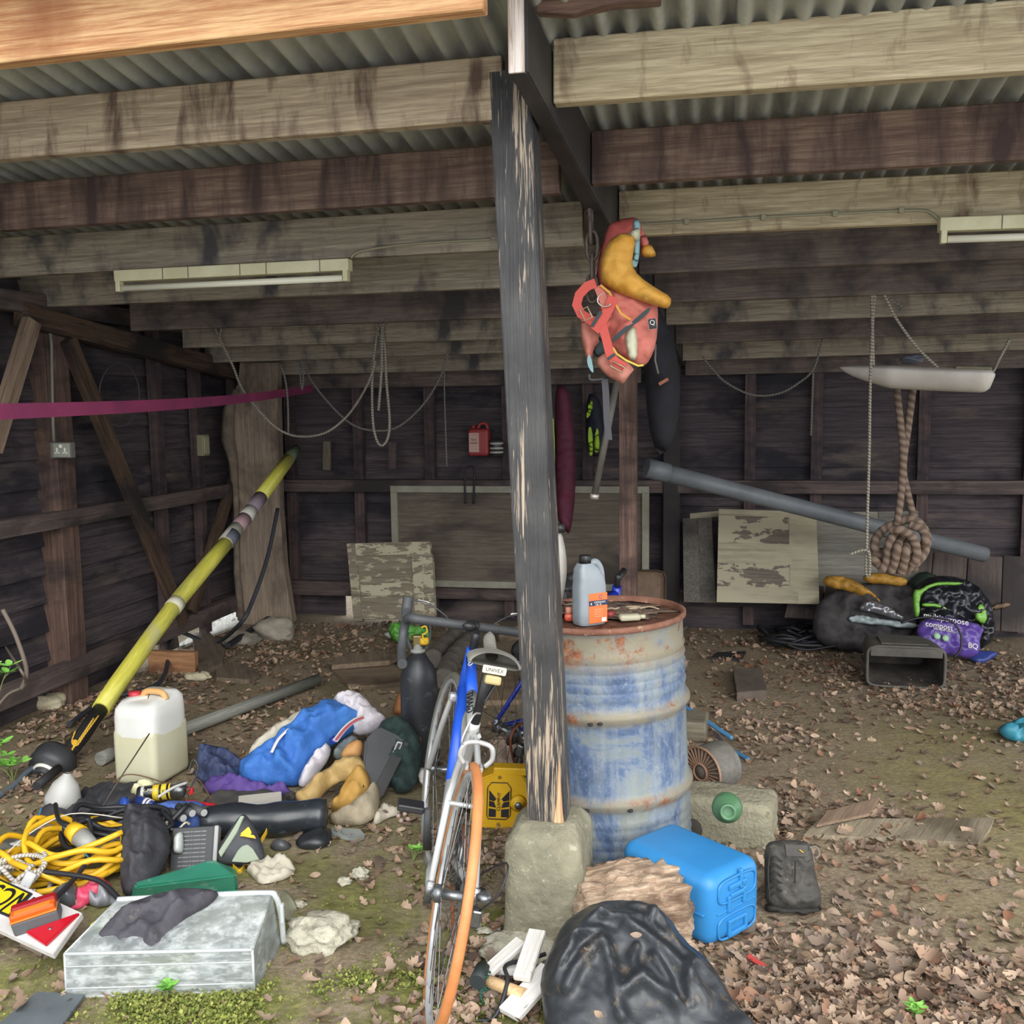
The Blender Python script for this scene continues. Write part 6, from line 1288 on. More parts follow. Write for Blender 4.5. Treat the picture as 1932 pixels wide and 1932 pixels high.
ob('yellow_strap', MB().ribbon(catmull([G(494, 1600)+SZ*.03, G(505, 1590)+SZ*.05, G(500, 1580)+SZ*.05]), SZ*.02, .002).ribbon(catmull([G(440, 1640)+SZ*.01, G(452, 1650)+SZ*.01, G(462, 1640)+SZ*.01]), SZ*.02, .002), ylf, parent=TB)
# booklet / battery with small print
q = G(358, 1640); Mq = face_frame(q+SZ*.06+Vector((0, .03, 0)), Vector((1, .1, 0)), Vector((.12, .5, .8)))
bk_ = ob('battery_box', MB().box((0, 0, -.03), (.15, .16, .05), bev=.004), plain('26282b', .5), M=Mq, label='black box printed with small white text behind the green lid', cat='box')
for k in range(9): text('xxx xxxxx xx xxxxxx xxxx', .0085, Mq @ TR((.0, .062-.0145*k, -.004)), plain('a9abad', .6), bk_)
ob('grey_end', MB().box((.082, 0, -.03), (.016, .16, .054), bev=.004), plain('9b9c98', .5), parent=bk_, M=Mq)
heap('white_pack', 'small glossy white packet standing beside the printed black box', 'packet', [(325, 1605), (326, 1575), (345, 1566), (347, 1600), (344, 1612), (328, 1612)], 70, .03, plain('b6bcb8', .3), fold=.2, anchor=(336, 1640), ground=False)
# denim leg with tubes and hook
dn = thing('denim_roll', 'rolled blue denim cloth holding grey tubes', 'cloth', G(350, 1580))
dp_ = plane(G(350, 1600), 35)
dnm = fabric('3e5a9c', '4a68ab', sc=12)
ob('denim', pillow([(280, 1530), (310, 1515), (350, 1514), (385, 1516), (396, 1530), (392, 1555), (378, 1570), (350, 1572), (320, 1562), (300, 1550)], dp_, .08, .012, fold=.25, fs=6, back=1), dnm, parent=dn)
def dpt(x, y, d=.1): n_ = dp_[1].cross(dp_[2]); return hit(x, y, dp_[0]+n_*d, n_)
for x, y in ((384, 1533), (362, 1534), (345, 1543)):
    e_ = dpt(x, y, .10); ob('grey_tube', MB().tube([e_, e_+Vector((-.07, .06, -.0))], .016, 14), dgr, parent=dn); ob('tube_mouth', MB().tube([e_+Vector((.001, -.001, 0)), e_+Vector((.004, -.004, 0))], .013, 14), plain('a9aaa8', .4), parent=dn)
ob('steel_hook', MB().tube(catmull([dpt(x, y, .12) for x, y in ((358, 1556), (350, 1552), (335, 1565), (318, 1562), (314, 1552), (322, 1550))], 6), .0055, 8), plain('b8b19c', .35, metal=.6), parent=dn)
# black trousers strip and big black sheet
heap('black_sheet', 'flat black fabric spread behind the cable coils, left of the aerosol can', 'fabric', [(66, 1546), (90, 1520), (140, 1505), (175, 1490), (230, 1482), (300, 1484), (330, 1492), (260, 1512), (200, 1528), (120, 1545), (75, 1554)], 6, .03, fabric('26262a', '323236'), fold=.6, fs=7)
heap('black_trousers', 'black trouser leg hanging down over the pile beside the cable coils', 'trousers', [(232, 1535), (255, 1522), (290, 1530), (312, 1550), (322, 1580), (320, 1610), (300, 1650), (285, 1680), (262, 1692), (235, 1696), (226, 1660), (228, 1600)], 32, .10, fabric('2f2f34', '3b3b40'), fold=.5, fs=10, fdir=R(85), ridges=[([(262, 1560), (265, 1620), (255, 1680)], .016, .025), ([(290, 1560), (288, 1620), (275, 1670)], .016, .025)])
heap('grey_sheet', 'grey dusty fabric lying flat at the far left edge behind the yellow coil', 'fabric', [(-20, 1600), (30, 1575), (80, 1565), (95, 1575), (60, 1595), (0, 1610)], 4, .015, fabric('45453f', '55554e'), fold=.4)
# aerosol
a_ = G(262, 1530)+SZ*.07; b_ = G(362, 1524)+SZ*.08; dd = (b_-a_); Ma = frame(a_, dd)
ac = thing('aerosol_can', 'black yellow and silver aerosol can lying on the pile in front of the water container', 'can', a_, M=Ma)
Lc = dd.length
ob('can_body', MB().tube([(0, 0, 0), (Lc*.02, 0, 0), (Lc*.62, 0, 0)], [.028, .032, .032], 28), plain('202123', .35), parent=ac, M=Ma)
for x0_, x1_, c in ((.08, .14, 'b9bab8'), (.30, .42, 'd8b92e'), (.46, .56, 'd8c53a'), (.60, .63, 'e0c030')): ob('label_band', MB().tube([(Lc*x0_, 0, 0), (Lc*x1_, 0, 0)], .0325, 28), plain(c, .4), parent=ac, M=Ma)
ob('silver_part', MB().tube([(Lc*.63, 0, 0), (Lc*.86, 0, 0), (Lc*.9, 0, 0)], [.032, .032, .02], 28), steel, parent=ac, M=Ma)
ob('nozzle', MB().tube([(Lc*.9, 0, 0), (Lc*.95, 0, 0)], .012, 12), steel, parent=ac, M=Ma); ob('red_button', MB().box((Lc*.99, 0, -.006), (.022, .024, .028), bev=.003), plain('d8302b', .4), parent=ac, M=Ma)
text('X-PRO', .02, Ma @ face_frame(Vector((Lc*.25, -.026, .021)), Vector((1, 0, 0)), Vector((0, .6, .75))), offw, ac); text('K', .02, Ma @ face_frame(Vector((Lc*.52, -.031, .014)), Vector((1, 0, 0)), Vector((0, .4, .9))), blk, ac)
ob('wire_loop', MB().tube(catmull([G(352, 1560)+SZ*.12, G(372, 1530)+SZ*.14, G(378, 1512)+SZ*.15, G(368, 1498)+SZ*.15, G(360, 1512)+SZ*.13], 6), .004, 6), steel, label='loop of bare metal wire standing up beside the aerosol can', cat='wire')
ob('white_tube', MB().tube(catmull([G(300, 1550)+SZ*.1, G(330, 1540)+SZ*.12, G(356, 1530)+SZ*.12], 4), .006, 8), plain('b9b9b3', .4), label='thin pale tube lying in front of the aerosol can', cat='tube')
heap('rubber_glove', 'crumpled pale yellow rubber glove left of the aerosol can', 'glove', [(244, 1494), (252, 1482), (270, 1472), (288, 1470), (292, 1480), (275, 1492), (262, 1498), (254, 1500)], 30, .025, plain('d3cfa5', .5), fold=.7, fs=16, lift=.06, anchor=(262, 1515), ground=False)
heap('blue_clip', 'small bright blue plastic clamp left of the denim roll', 'clamp', [(220, 1525), (225, 1510), (245, 1505), (250, 1518), (240, 1530), (228, 1534)], 20, .02, plain('2a4ca0', .4), fold=.9, fs=20, lift=.04, anchor=(235, 1545), ground=False)
a_ = G(262, 1545)+SZ*.08; b_ = G(292, 1552)+SZ*.07
sy = ob('sealant_tube', MB().tube([a_, a_.lerp(b_, .5), b_], [.018, .02, .014], 14), plain('26387a', .4), label='navy and white tube lying below the aerosol can', cat='tube'); ob('white_stripe', MB().tube([a_.lerp(b_, .5), a_.lerp(b_, .62)], .021, 14).tube([a_.lerp(b_, .7), a_.lerp(b_, .8)], .020, 14), white, parent=sy)
heap('red_dish', 'red plastic dish edge sticking out behind the denim roll', 'dish', [(340, 1522), (350, 1512), (385, 1515), (415, 1522), (432, 1532), (425, 1540), (400, 1543), (388, 1530)], 15, .025, plain('b8222c', .4), fold=.1, lift=.05, anchor=(400, 1560), ground=False)
wir = plain('6a5138', .6)
ob('brown_wire', MB().tube(catmull([G(190, 1520)+SZ*.03, G(240, 1500)+SZ*.09, G(320, 1505)+SZ*.06, G(355, 1530)+SZ*.09, G(350, 1545)+SZ*.06], 6).copy(), .003, 5).tube(catmull([G(360, 1540)+SZ*.05, G(352, 1515)+SZ*.08, G(375, 1505)+SZ*.08, G(400, 1530)+SZ*.05, G(412, 1545)+SZ*.04], 6), .003, 5), wir, label='stiff brown wire looped over the pile behind the aerosol can', cat='wire')
ob('antenna', MB().tube([G(185, 1560)+SZ*.05, G(240, 1530)+SZ*.17, G(288, 1500)+SZ*.27], .003, 5), plain('4a4038', .5), label='thin bare dark rod sticking up in front of the water container', cat='rod')
# yellow and black cable coils
ycm = plain('d9a81e', .45, c2='e0b22a', sc=4); bcm = plain('232428', .5)
c0 = G(138, 1640); rr = random.Random(21)
def coil(n, c0, rx, ry, h, r, seed, start=0, spread=.05):
    q = random.Random(seed); P = []
    for k in range(n):
        cx, cy = q.uniform(-spread, spread)*1.2, q.uniform(-spread, spread)*.7; ax, ay = rx*q.uniform(.72, 1.05), ry*q.uniform(.7, 1.05); ph = q.uniform(0, 1)
        for j in range(11):
            a = start+2*PI*j/11; P.append(c0+Vector((cx+ax*math.cos(a), cy+ay*math.sin(a), r+h*(k+j/11)/n*q.uniform(.5, 1)+.02*math.sin(2*a+ph*6))))
    return P
yc_ = thing('cable_coil', 'big tangled coil of yellow extension cable on the left of the pile', 'cable', c0)
ob('yellow_cable', MB().tube(catmull(coil(13, c0, .22, .19, .15, .011, 3, spread=.06), 4), .0105, 7), ycm, parent=yc_)
ob('cable_plug', MB().tube([c0+Vector((.06, -.06, .15)), c0+Vector((.13, -.10, .11))], [.034, .028], 14), plain('9a9a96', .5, c2='86867f', sc=9), parent=yc_); ob('yellow_collar', MB().tube([c0+Vector((.02, -.035, .165)), c0+Vector((.06, -.06, .15))], [.03, .036], 14), ycm, parent=yc_)
bcc = c0+Vector((.12, .14, .06))
ob('black_cable', MB().tube(catmull(coil(9, bcc, .17, .12, .09, .012, 8, spread=.05), 4), .010, 7), bcm, label='tangled coil of black cable lying on the back of the yellow coil', cat='cable')
ob('black_cable', MB().tube(catmull([G(110, 1600)+SZ*.17, G(118, 1640)+SZ*.18, G(142, 1650)+SZ*.18, G(175, 1640)+SZ*.18, G(165, 1680)+SZ*.1, G(100, 1735)+SZ*.06], 6), .0085, 7), bcm, label='loose black cable crossing over the yellow coil to the number board', cat='cable')
ob('black_cable', MB().tube(catmull([G(20, 1668)+SZ*.07, G(60, 1690)+SZ*.09, G(130, 1698)+SZ*.09, G(190, 1706)+SZ*.08, G(230, 1728)+SZ*.05], 6), .009, 7), bcm, label='black cable running along the front of the yellow coil', cat='cable')
wcm = rope_mat('9a948a', 'c9c3b8', tw=80)
ob('cord_bundle', MB().tube(catmull(coil(7, G(18, 1700)+SZ*.04, .12, .10, .09, .01, 5, spread=.03), 4), .0075, 7), wcm, label='bundle of dirty white cord at the left edge in front of the yellow coil', cat='cord')
ob('thin_string', MB().tube(catmull([G(-10, 1690)+SZ*.1, G(60, 1650)+SZ*.15, G(140, 1625)+SZ*.18, G(235, 1612)+SZ*.14], 5), .0022, 5), plain('cfc9bb', .7), label='thin pale string stretched over the yellow coil', cat='string')
ob('blue_string', MB().tube(catmull([G(82, 1580)+SZ*.12, G(80, 1600)+SZ*.12, G(110, 1620)+SZ*.15, G(150, 1660)+SZ*.14, G(175, 1680)+SZ*.1], 5), .004, 6), plain('3d86a8', .6), label='bright blue twine threaded through the yellow coil', cat='twine')
q = G(50, 1615); ob('white_tag', MB().lump(q+SZ*.05, (.1, .05, .012), amp=.3), plain('c9c9c4', .5), label='small white plastic tag behind the yellow coil at far left', cat='tag')
ob('white_bracket', MB().box((0, 0, 0), (.035, .012, .09), bev=.005), plain('b3b5b3', .5), M=TR(G(50, 1715)+SZ*.08) @ Matrix.Rotation(R(25), 4, 'Y') @ Matrix.Rotation(R(-30), 4, 'X'), label='pale slotted plastic bracket on the white cord', cat='bracket')
# pink packet, grey plastic, silver bits
heap('pink_packet', 'bright pink plastic packet lying right of the number board', 'packet', [(130, 1716), (140, 1690), (165, 1665), (185, 1652), (205, 1665), (212, 1672), (190, 1690), (165, 1705), (150, 1716)], 22, .035, plain('d8506c', .35, c2='c9405e', sc=9), fold=.9, fs=14)
heap('grey_cover', 'glossy dark grey plastic cover in front of the yellow coil', 'cover', [(90, 1690), (110, 1672), (140, 1662), (150, 1680), (148, 1705), (125, 1716), (105, 1705)], 35, .05, plain('4a4e52', .25, c2='5b6064', sc=6), fold=.2)
heap('silver_scrap', 'crumpled clear and silver plastic scrap by the corner of the clear box', 'scrap', [(165, 1705), (172, 1690), (190, 1682), (212, 1685), (222, 1700), (200, 1712), (180, 1712)], 20, .03, plain('9a9ba0', .25, c2='77787d', sc=20), fold=1.2, fs=22)
# number board
nb = thing('trailer_board', 'white wooden trailer light board with a yellow number plate', 'board', G(40, 1770))
P1, P2, P3, P4 = G(-70, 1722, .10), G(30, 1665, .14), G(155, 1722, .14), G(100, 1800, .10)
xb = (P4-P1).normalized(); nb_n = (P4-P1).cross(P2-P1).normalized(); yb_ = nb_n.cross(xb)
Mn = Matrix(((xb.x, yb_.x, nb_n.x, P1.x), (xb.y, yb_.y, nb_n.y, P1.y), (xb.z, yb_.z, nb_n.z, P1.z), (0, 0, 0, 1)))
Lb = (P4-P1).length; Wb = (P2-P1).dot(yb_)
inv = Mn.inverted()
def nbp(x, y): return inv @ hit(x, y, P1, nb_n)
ob('board', MB().prism([inv @ p for p in (P1, P4, P3, P2)], (0, 0, -.02), bev=.002), plain('d6d2cf', .5, c2='bdb7b2', sc=8), parent=nb, M=Mn)
pp_ = [nbp(-60, 1700), nbp(20, 1733), nbp(62, 1688), nbp(-10, 1655)]
npl = ob('number_plate', MB().prism([p+Vector((0, 0, .001)) for p in pp_], (0, 0, .004)), plain('26272a', .4), parent=nb, M=Mn)
c_ = (pp_[0]+pp_[1]+pp_[2]+pp_[3])/4; xa = (pp_[1]-pp_[0]).normalized(); ya = (pp_[3]-pp_[0])
ob('plate_face', MB().prism([c_+(p-c_)*.86+Vector((0, 0, .005)) for p in pp_], (0, 0, .001)), plain('d9c21f', .4), parent=npl, M=Mn)
text('NC3Z', .12, Mn @ face_frame(c_+Vector((-.0, 0, .0068))-xa*-.0, xa, ya) @ RZ(PI), plain('1d1d1f', .4), npl, sx=.85)
lq = nbp(74, 1742); la = (nbp(110, 1722)-nbp(40, 1745)).normalized()
Ml_ = Mn @ frame(lq+Vector((0, 0, .0)), la, (0, 0, 1))
lamp = thing('trailer_lamp', 'red and amber rectangular trailer lamp standing on the white board', 'lamp', Ml_.translation, M=Ml_)
ob('base', MB().box((0, 0, .022), (.13, .062, .044), bev=.006), plain('55575a', .6), parent=lamp, M=Ml_)
ob('amber_lens', MB().box((0, -.014, .055), (.126, .034, .026), bev=.006), plain('c8591c', .25), parent=lamp, M=Ml_); ob('red_lens', MB().box((0, .018, .057), (.126, .028, .026), bev=.006), plain('8f1a20', .25), parent=lamp, M=Ml_)
ob('lens_rim', MB().box((0, -.014, .048), (.13, .038, .006), bev=.002).box((0, -.014, .066), (.10, .02, .006), bev=.002), plain('d9762a', .3), parent=lamp, M=Ml_)
tri = [nbp(50, 1763), nbp(88, 1788), nbp(152, 1727)]
rt = ob('red_reflector', MB().prism([p+Vector((0, 0, .001)) for p in tri], (0, 0, .012), bev=.003), plain('b01527', .3), parent=nb, M=Mn, label='red triangular reflector')
ob('reflector_screw', MB().lathe([(.006, .012), (.005, .015), (0, .016)], 10, M=TR((tri[0]+tri[1]+tri[2])/3)), steel, parent=rt, M=Mn)
stick('wood_batten', 'small grey timber block under the front corner of the white board', 'block', G(55, 1780)+SZ*.04, G(95, 1800)+SZ*.04, .06, .07, wood('6f6355', '857868'))
stick('metal_rod', 'thin steel rod sticking out under the white board at the left edge', 'rod', G(-20, 1748)+SZ*.03, G(34, 1755)+SZ*.03, .012, .012, steel)
# clear storage box
A_ = G(126, 1884); B_ = G(480, 1872); Mx_ = frame(A_, B_-A_); Lx = (B_-A_).length; inv = Mx_.inverted()
def bzp(x, y, z): return inv @ G(x, y, z)
t1 = [inv @ A_, inv @ B_, bzp(530, 1800, .0), bzp(205, 1805, 0)]
def hitz(x, y, yy): # at local depth yy
    p = Mx_ @ Vector((0, yy, 0)); n_ = (Mx_.to_3x3() @ Vector((0, 1, 0))); return inv @ hit(x, y, p, n_)
F1, F2 = hitz(122, 1800, -.0), hitz(476, 1792, -.0)
K1, K2 = hitz(222, 1698, .20), hitz(512, 1685, .20); J1_, J2_ = Vector((K1.x-.0, .24, 0)), Vector((K2.x+.01, .24, 0))
def cl_mat():
    m, nt, b = bsdf('mat_clear_plastic'); b.inputs['Roughness'].default_value = .38; b.inputs['Transmission Weight'].default_value = .55; b.inputs['IOR'].default_value = 1.15
    col = ramp(nt, noise_(nt, coords(nt), 9, 6, .7), [(.35, 'b5bcba'), (.6, 'd3d8d6'), (.72, 'e8e8e4')]); nt.links.new(col, b.inputs['Base Color'])
    f = ramp(nt, noise_(nt, coords(nt, (1, 1, 3)), 14, 6, .75), [(.45, .75), (.62, .3)]); nt.links.new(f, b.inputs['Transmission Weight']); return m
cm_ = cl_mat(); edm = plain('d3d8d8', .35, trans=.3)
sb2 = thing('storage_box', 'clear plastic storage box lying on its side in front of the pile', 'box', A_, M=Mx_)
Bm1, Bm2 = F1.lerp(F2, 0), F2
def sheet(nm, pts, th=.003): a, b, c = [Vector(p) for p in pts[:3]]; n_ = (b-a).cross(c-a).normalized(); ob(nm, MB().prism(pts, n_*th), cm_, parent=sb2, M=Mx_)
G1, G2 = Vector((0, 0, .002)), Vector((Lx, 0, .002))
sheet('front_side', [G1, G2, F2, F1]); sheet('upper_side', [F1, F2, K2, K1]); sheet('right_end', [G2, J2_, K2, F2]); sheet('left_end', [G1, F1, K1, J1_])
ob('ribs', MB().tube([F1, F2], .005, 8).tube([G1+SZ*.003, G2+SZ*.003], .004, 8).tube([G1, F1], .004, 8).tube([G2, F2], .004, 8).tube([F1, K1], .004, 8).tube([G1.lerp(F1, .22)-Vector((0, .002, 0)), G2.lerp(F2, .22)-Vector((0, .002, 0))], .0025, 6).tube([G1.lerp(F1, .72)-Vector((0, .002, 0)), G2.lerp(F2, .72)-Vector((0, .002, 0))], .0025, 6), edm, parent=sb2, M=Mx_)
ob('rim', MB().tube(catmull([K1, K1.lerp(K2, .5)+SZ*.002, K2-Vector((.02, 0, 0)), K2+Vector((.012, 0, -.012)), K2.lerp(J2_, .4)+Vector((.018, .0, 0)), J2_+Vector((.012, 0, .01))], 6), .009, 10), edm, parent=sb2, M=Mx_)
ob('clip', MB().box(tuple(K2.lerp(J2_, .35)+Vector((.025, -.01, 0))), (.012, .02, .06), bev=.004), edm, parent=sb2, M=Mx_)
ob('yellow_item', MB().lump(Mx_ @ Vector((Lx*.5, .10, .05)), (.16, .1, .05), amp=.3), plain('c9cf3a', .5), label='lime yellow item inside the clear box, seen through its middle', cat='cloth')
ob('yellow_card', MB().lump(Mx_ @ Vector((Lx*.14, .14, .14)), (.09, .08, .02), amp=.3), plain('dbe02e', .5), label='bright yellow item in the left corner of the clear box', cat='cloth')
ob('blue_card', MB().box((Lx*.72, .12, .03), (.12, .14, .02)), plain('b9c6d3', .5), M=Mx_, label='pale flat card lying inside the clear box on the right', cat='card')
# dark cloth over the box
heap('dark_cloth', 'dark grey work trouser leg draped over the clear box', 'trousers', [(182, 1770), (200, 1745), (235, 1715), (275, 1690), (340, 1678), (390, 1676), (416, 1684), (400, 1705), (360, 1730), (330, 1765), (305, 1808), (285, 1806), (262, 1800), (215, 1793), (195, 1795), (184, 1782)], 30, .035, fabric('38363b', '45434a', sc=5, c3='5d574e'), lift=.12, anchor=(285, 1860), fold=.4, fs=8, fdir=R(35), ground=False, back=.5, ridges=[([(230, 1735), (280, 1720), (350, 1700)], .014, .018), ([(290, 1790), (310, 1750), (360, 1710)], .012, .018)])
# green lid
gl = plain('2f7560', .45, c2='3a8a70', sc=4, c3='6f9484')
A_ = G(246, 1700, .0); B_ = G(449, 1675, .0); Mgl = frame(A_, B_-A_); inv = Mgl.inverted(); Lg = (B_-A_).length
def gh(x, y, z): return inv @ G(x, y, z)
hgl = .075
gbx_ = thing('green_box', 'dark green plastic box lying upside down behind the clear box', 'box', A_, M=Mgl)
ob('shell', MB().hexa([gh(246, 1704, .0), gh(449, 1682, .0), gh(449, 1640, .0), gh(250, 1672, .0), gh(256, 1674, hgl), gh(446, 1650, hgl), gh(398, 1620, hgl+.01), gh(252, 1666, hgl)], bev=.008), gl, parent=gbx_, M=Mgl)
ob('bottom_flange', MB().tube([gh(246, 1703, .004), gh(449, 1681, .004)], .006, 8), gl, parent=gbx_, M=Mgl)
# rag, stones, tiles
heap('white_rag', 'dirty off-white crumpled sheet of paper towel lying right of the green box', 'rag', [(462, 1640), (480, 1625), (510, 1618), (535, 1616), (552, 1628), (559, 1645), (540, 1660), (515, 1668), (490, 1673), (475, 1655)], 8, .02, plain('b3ab98', .85, c2='c5beac', sc=14), fold=.9, fs=14)
rk = plain('a39f8c', .95, c2='bdb9a6', sc=14, bp=.9, bsc=50, c3='817c6c')
for (x, y, d, lb_) in ((605, 1775, (.21, .17, .10), 'large rough pale stone right of the clear box'), (680, 1655, (.06, .05, .04), 'small pale stone right of the dirty sheet'), (650, 1668, (.05, .04, .03), 'small grey stone left of the little pale stone'), (985, 1800, (.22, .2, .05), 'flat concrete lump at the foot of the concrete footing'), (560, 1710, (.06, .04, .02), 'reddish brick chip above the large rough stone'), (920, 1758, (.07, .04, .015), 'pale flat chip near the derailleur')):
    ob('stone', MB().lump(G(x, y)+SZ*d[2]*.3, d, sub=4, amp=.4, fr=4, seed=x*.1), rk, label=lb_, cat='stone')
ob('slate', MB().prism([G(-20, 1945, .02), G(70, 1870, .03), G(160, 1876, .02), G(105, 1950, .015)], (0, 0, -.008), bev=.001), plain('4f5659', .5, c2='5e6568', sc=6), label='dark slate-grey flat sheet at the bottom left corner', cat='slate')
ob('dry_stalk', MB().tube(catmull([G(30, 1890)+SZ*.01, G(110, 1890)+SZ*.02, G(185, 1850)+SZ*.06, G(212, 1800)+SZ*.12], 5), .0018, 5), plain('b9a98a', .8), label='long dry stem bending in front of the clear box', cat='stem')
ob('clear_disc', MB().lathe([(.0, 0), (.05, .0), (.055, .012), (.05, .012)], 24, cap=False), plain('9a9a86', .3, trans=.5), M=TR(G(540, 1730)+SZ*.03) @ Matrix.Rotation(R(60), 4, 'Y'), label='round clear plastic lid leaning on the right end of the clear box', cat='lid')
# grey hose at far left
ob('grey_hose', MB().tube(catmull([G(80, 1452)+SZ*.03, G(55, 1466)+SZ*.03, G(28, 1490)+SZ*.02, G(-25, 1525)+SZ*.02], 5), .014, 8), plain('5f6b74', .5), label='blue-grey hose running off the left edge', cat='hose')
ob('black_sleeve', MB().tube([G(70, 1500)+SZ*.04, G(112, 1470)+SZ*.05], .02, 8), plain('2c2c2e', .6), label='black rubber sleeve lying under the pole end', cat='sleeve')
# ================================================================ FRONT CLUTTER BESIDE THE COAT
wp = wood('c9c5bd', 'dedbd4', paint='8f8a80', pl=.62, ph=.66, psc=16)
for a, b, w_, z, lb_ in (((985, 1900), (1015, 1838), .05, .08, 'short white painted board standing beside the black coat'), ((905, 1880), (985, 1838), .04, .05, 'white painted slat slanting up behind the mallet'), ((960, 1935), (1040, 1880), .07, .03, 'peeling white board lying in the bottom front beside the coat'), ((935, 1855), (1000, 1890), .03, .04, 'narrow white slat crossing under the mallet handle')):
    stick('white_board', lb_, 'board', G(*a)+SZ*z, G(*b)+SZ*(z+.05), w_, .02, wp)
ml = thing('mallet', 'wooden handled mallet with dark green twine lying beside the black coat', 'mallet', G(940, 1890))
a_, b_ = G(915, 1880)+SZ*.05, G(990, 1912)+SZ*.05
ob('handle', MB().tube([a_, a_.lerp(b_, .5), b_], [.016, .017, .019], 14), wood('b8976c', 'cfae82', bp=.1), parent=ml); ob('head', MB().tube([a_+Vector((-.02, -.03, .01)), a_+Vector((-.005, .03, .015))], .022, 12), plain('2d3434', .6), parent=ml)
tw_ = rope_mat('1f4238', '2f5c4d', tw=120)
ob('green_twine', MB().tube(catmull([a_+Vector((.012*math.cos(k*1.9)*1.7-.005, .025*math.sin(k*1.9), .02*math.cos(k*1.1)-.0)) for k in range(16)], 4), .004, 6).tube(catmull([a_+Vector((.0, -.02, 0)), a_+Vector((-.01, -.03, -.03)), a_+Vector((-.0, -.05, -.045))]), .004, 6), tw_, parent=ml)
ob('black_cable', MB().tube(catmull([G(870, 1925)+SZ*.01, G(930, 1928)+SZ*.01, G(958, 1900)+SZ*.07, G(955, 1880)+SZ*.09, G(1000, 1860)+SZ*.08, G(1030, 1850)+SZ*.08], 6), .006, 6), bcm, label='thin black cord looped over the mallet handle', cat='cord')
# wires at far left wall
ob('wire_coil', MB().tube(catmull([Wu(225+38*math.cos(a), 745+60*math.sin(a), UL+.15) for a in [k*.7 for k in range(22)]], 4), .004, 5), plain('4a4748', .6), label='faint coil of thin wire hanging on the left wall', cat='wire')
ob('bramble', MB().tube(catmull([G(-5, 1210)+SZ*.05, D(30, 1250, 3.9), D(48, 1290, 3.9), D(15, 1310, 3.9), D(-10, 1340, 3.9)], 6), .006, 5).tube(catmull([D(5, 1150, 3.9), D(30, 1200, 3.9), D(50, 1265, 3.9), D(40, 1300, 3.9)], 6), .009, 6), plain('6b5f55', .8), label='bare bramble stem climbing at the left edge', cat='stem')
# ================================================================ PLANTS AND LEAVES
def leafcol(cs, rough=.75):
    m, nt, b = bsdf('mat_leaf'); b.inputs['Roughness'].default_value = rough
    oi = nt.nodes.new('ShaderNodeObjectInfo'); a = N(nt, 'ShaderNodeAttribute', attribute_name='tint')
    s_ = N(nt, 'ShaderNodeMath', operation='ADD'); nt.links.new(oi.outputs['Random'], s_.inputs[0]); nt.links.new(a.outputs['Fac'], s_.inputs[1])
    f = N(nt, 'ShaderNodeMath', operation='FRACT'); nt.links.new(s_.outputs[0], f.inputs[0])
    col = ramp(nt, f.outputs[0], [(i/(len(cs)-1), c) for i, c in enumerate(cs)]); n_ = noise_(nt, coords(nt), 60, 3); col = mix(nt, .35, col, ramp(nt, n_, [(.3, .3), (.7, .75)]), 'OVERLAY')
    nt.links.new(col, b.inputs['Base Color']); return m
dead = leafcol(['54443a', '78624e', '8f7761', 'a58e77', '6f5645', 'b59e87', '7f573f', '7a6b5f', '97826f', '5f4f45', 'ab947d', '4b3e36'])
rl = random.Random(77)
def leaf_geo(bm, M, L, w_, curl, tw, lobes, tint, lay=None):
    n = 13 if lobes else 7; mid = []; le = []; ri = []
    for i in range(n+1):
        t = i/n; x = (t-.5)*L; z = curl*L*(4*(t-.5)**2)*.5
        hw = w_*L*math.sin(PI*min(1, max(0, t*.94+.03)))**.8*.5
        if lobes: hw *= .5+.7*abs(math.sin(t*PI*lobes+.3))
        zz = tw*hw
        mid.append(bm.verts.new(M @ Vector((x, 0, z)))); le.append(bm.verts.new(M @ Vector((x+.1*hw, hw, z+zz+abs(hw)*.3)))); ri.append(bm.verts.new(M @ Vector((x+.1*hw, -hw, z-zz+abs(hw)*.3))))
    for i in range(n):
        for A, B in ((mid, le), (ri, mid)):
            f = bm.faces.new((A[i], A[i+1], B[i+1], B[i])); f.smooth = True
            if lay is not None: f[lay] = tint
def rnd_leaf_args(r): return dict(L=r.uniform(.035, .085), w_=r.uniform(.35, .62), curl=r.uniform(-.4, .9), tw=r.uniform(-.9, .9), lobes=r.choice((0, 3, 4)))
BL = [((1640, 1900), .6, .35), ((1850, 1910), .6, .3), ((1430, 1870), .6, .25), ((1450, 1540), .7, .28), ((1400, 1380), .55, .35), ((1820, 1320), .7, .45), ((1550, 1270), .5, .5), ((1450, 1190), .8, .7), ((1900, 1280), .6, .5),
 ((620, 1205), .9, .7), ((450, 1230), .6, .5), ((230, 1310), .7, .4), ((120, 1360), .6, .3), ((540, 1350), .45, .35), ((930, 1860), .75, .22), ((960, 1620), .6, .2), ((700, 1600), .25, .2), ((1700, 1560), .5, .25), ((880, 1560), .4, .2), ((60, 1500), .4, .25), ((1560, 1790), .25, .2)]
BL = [(G(*p), h, r) for p, h, r in BL]
def dens(p):
    """leaf density on the floor at world x,y"""
    x, y = p; q = Vector((x, y, 0)); u = (q-SP).dot(SU); v = (q-SP).dot(SV)
    if v > VB-.05 or u < UL+.05: return 0
    d = .035+.08*ss(0, .4, nz((x, y, 2), 1.3))
    k = .6+.8*ss(-.25, .3, nz((x, y, 5), 4))
    for c, h, r in BL:
        e_ = (c.x-x)**2+((c.y-y)*.8)**2; d += h*math.exp(-e_/(r*r))*k
    return min(1, d)
mbl = MB(); tl = mbl.bm.faces.layers.float.new('tint'); cnt = 0; k = 0
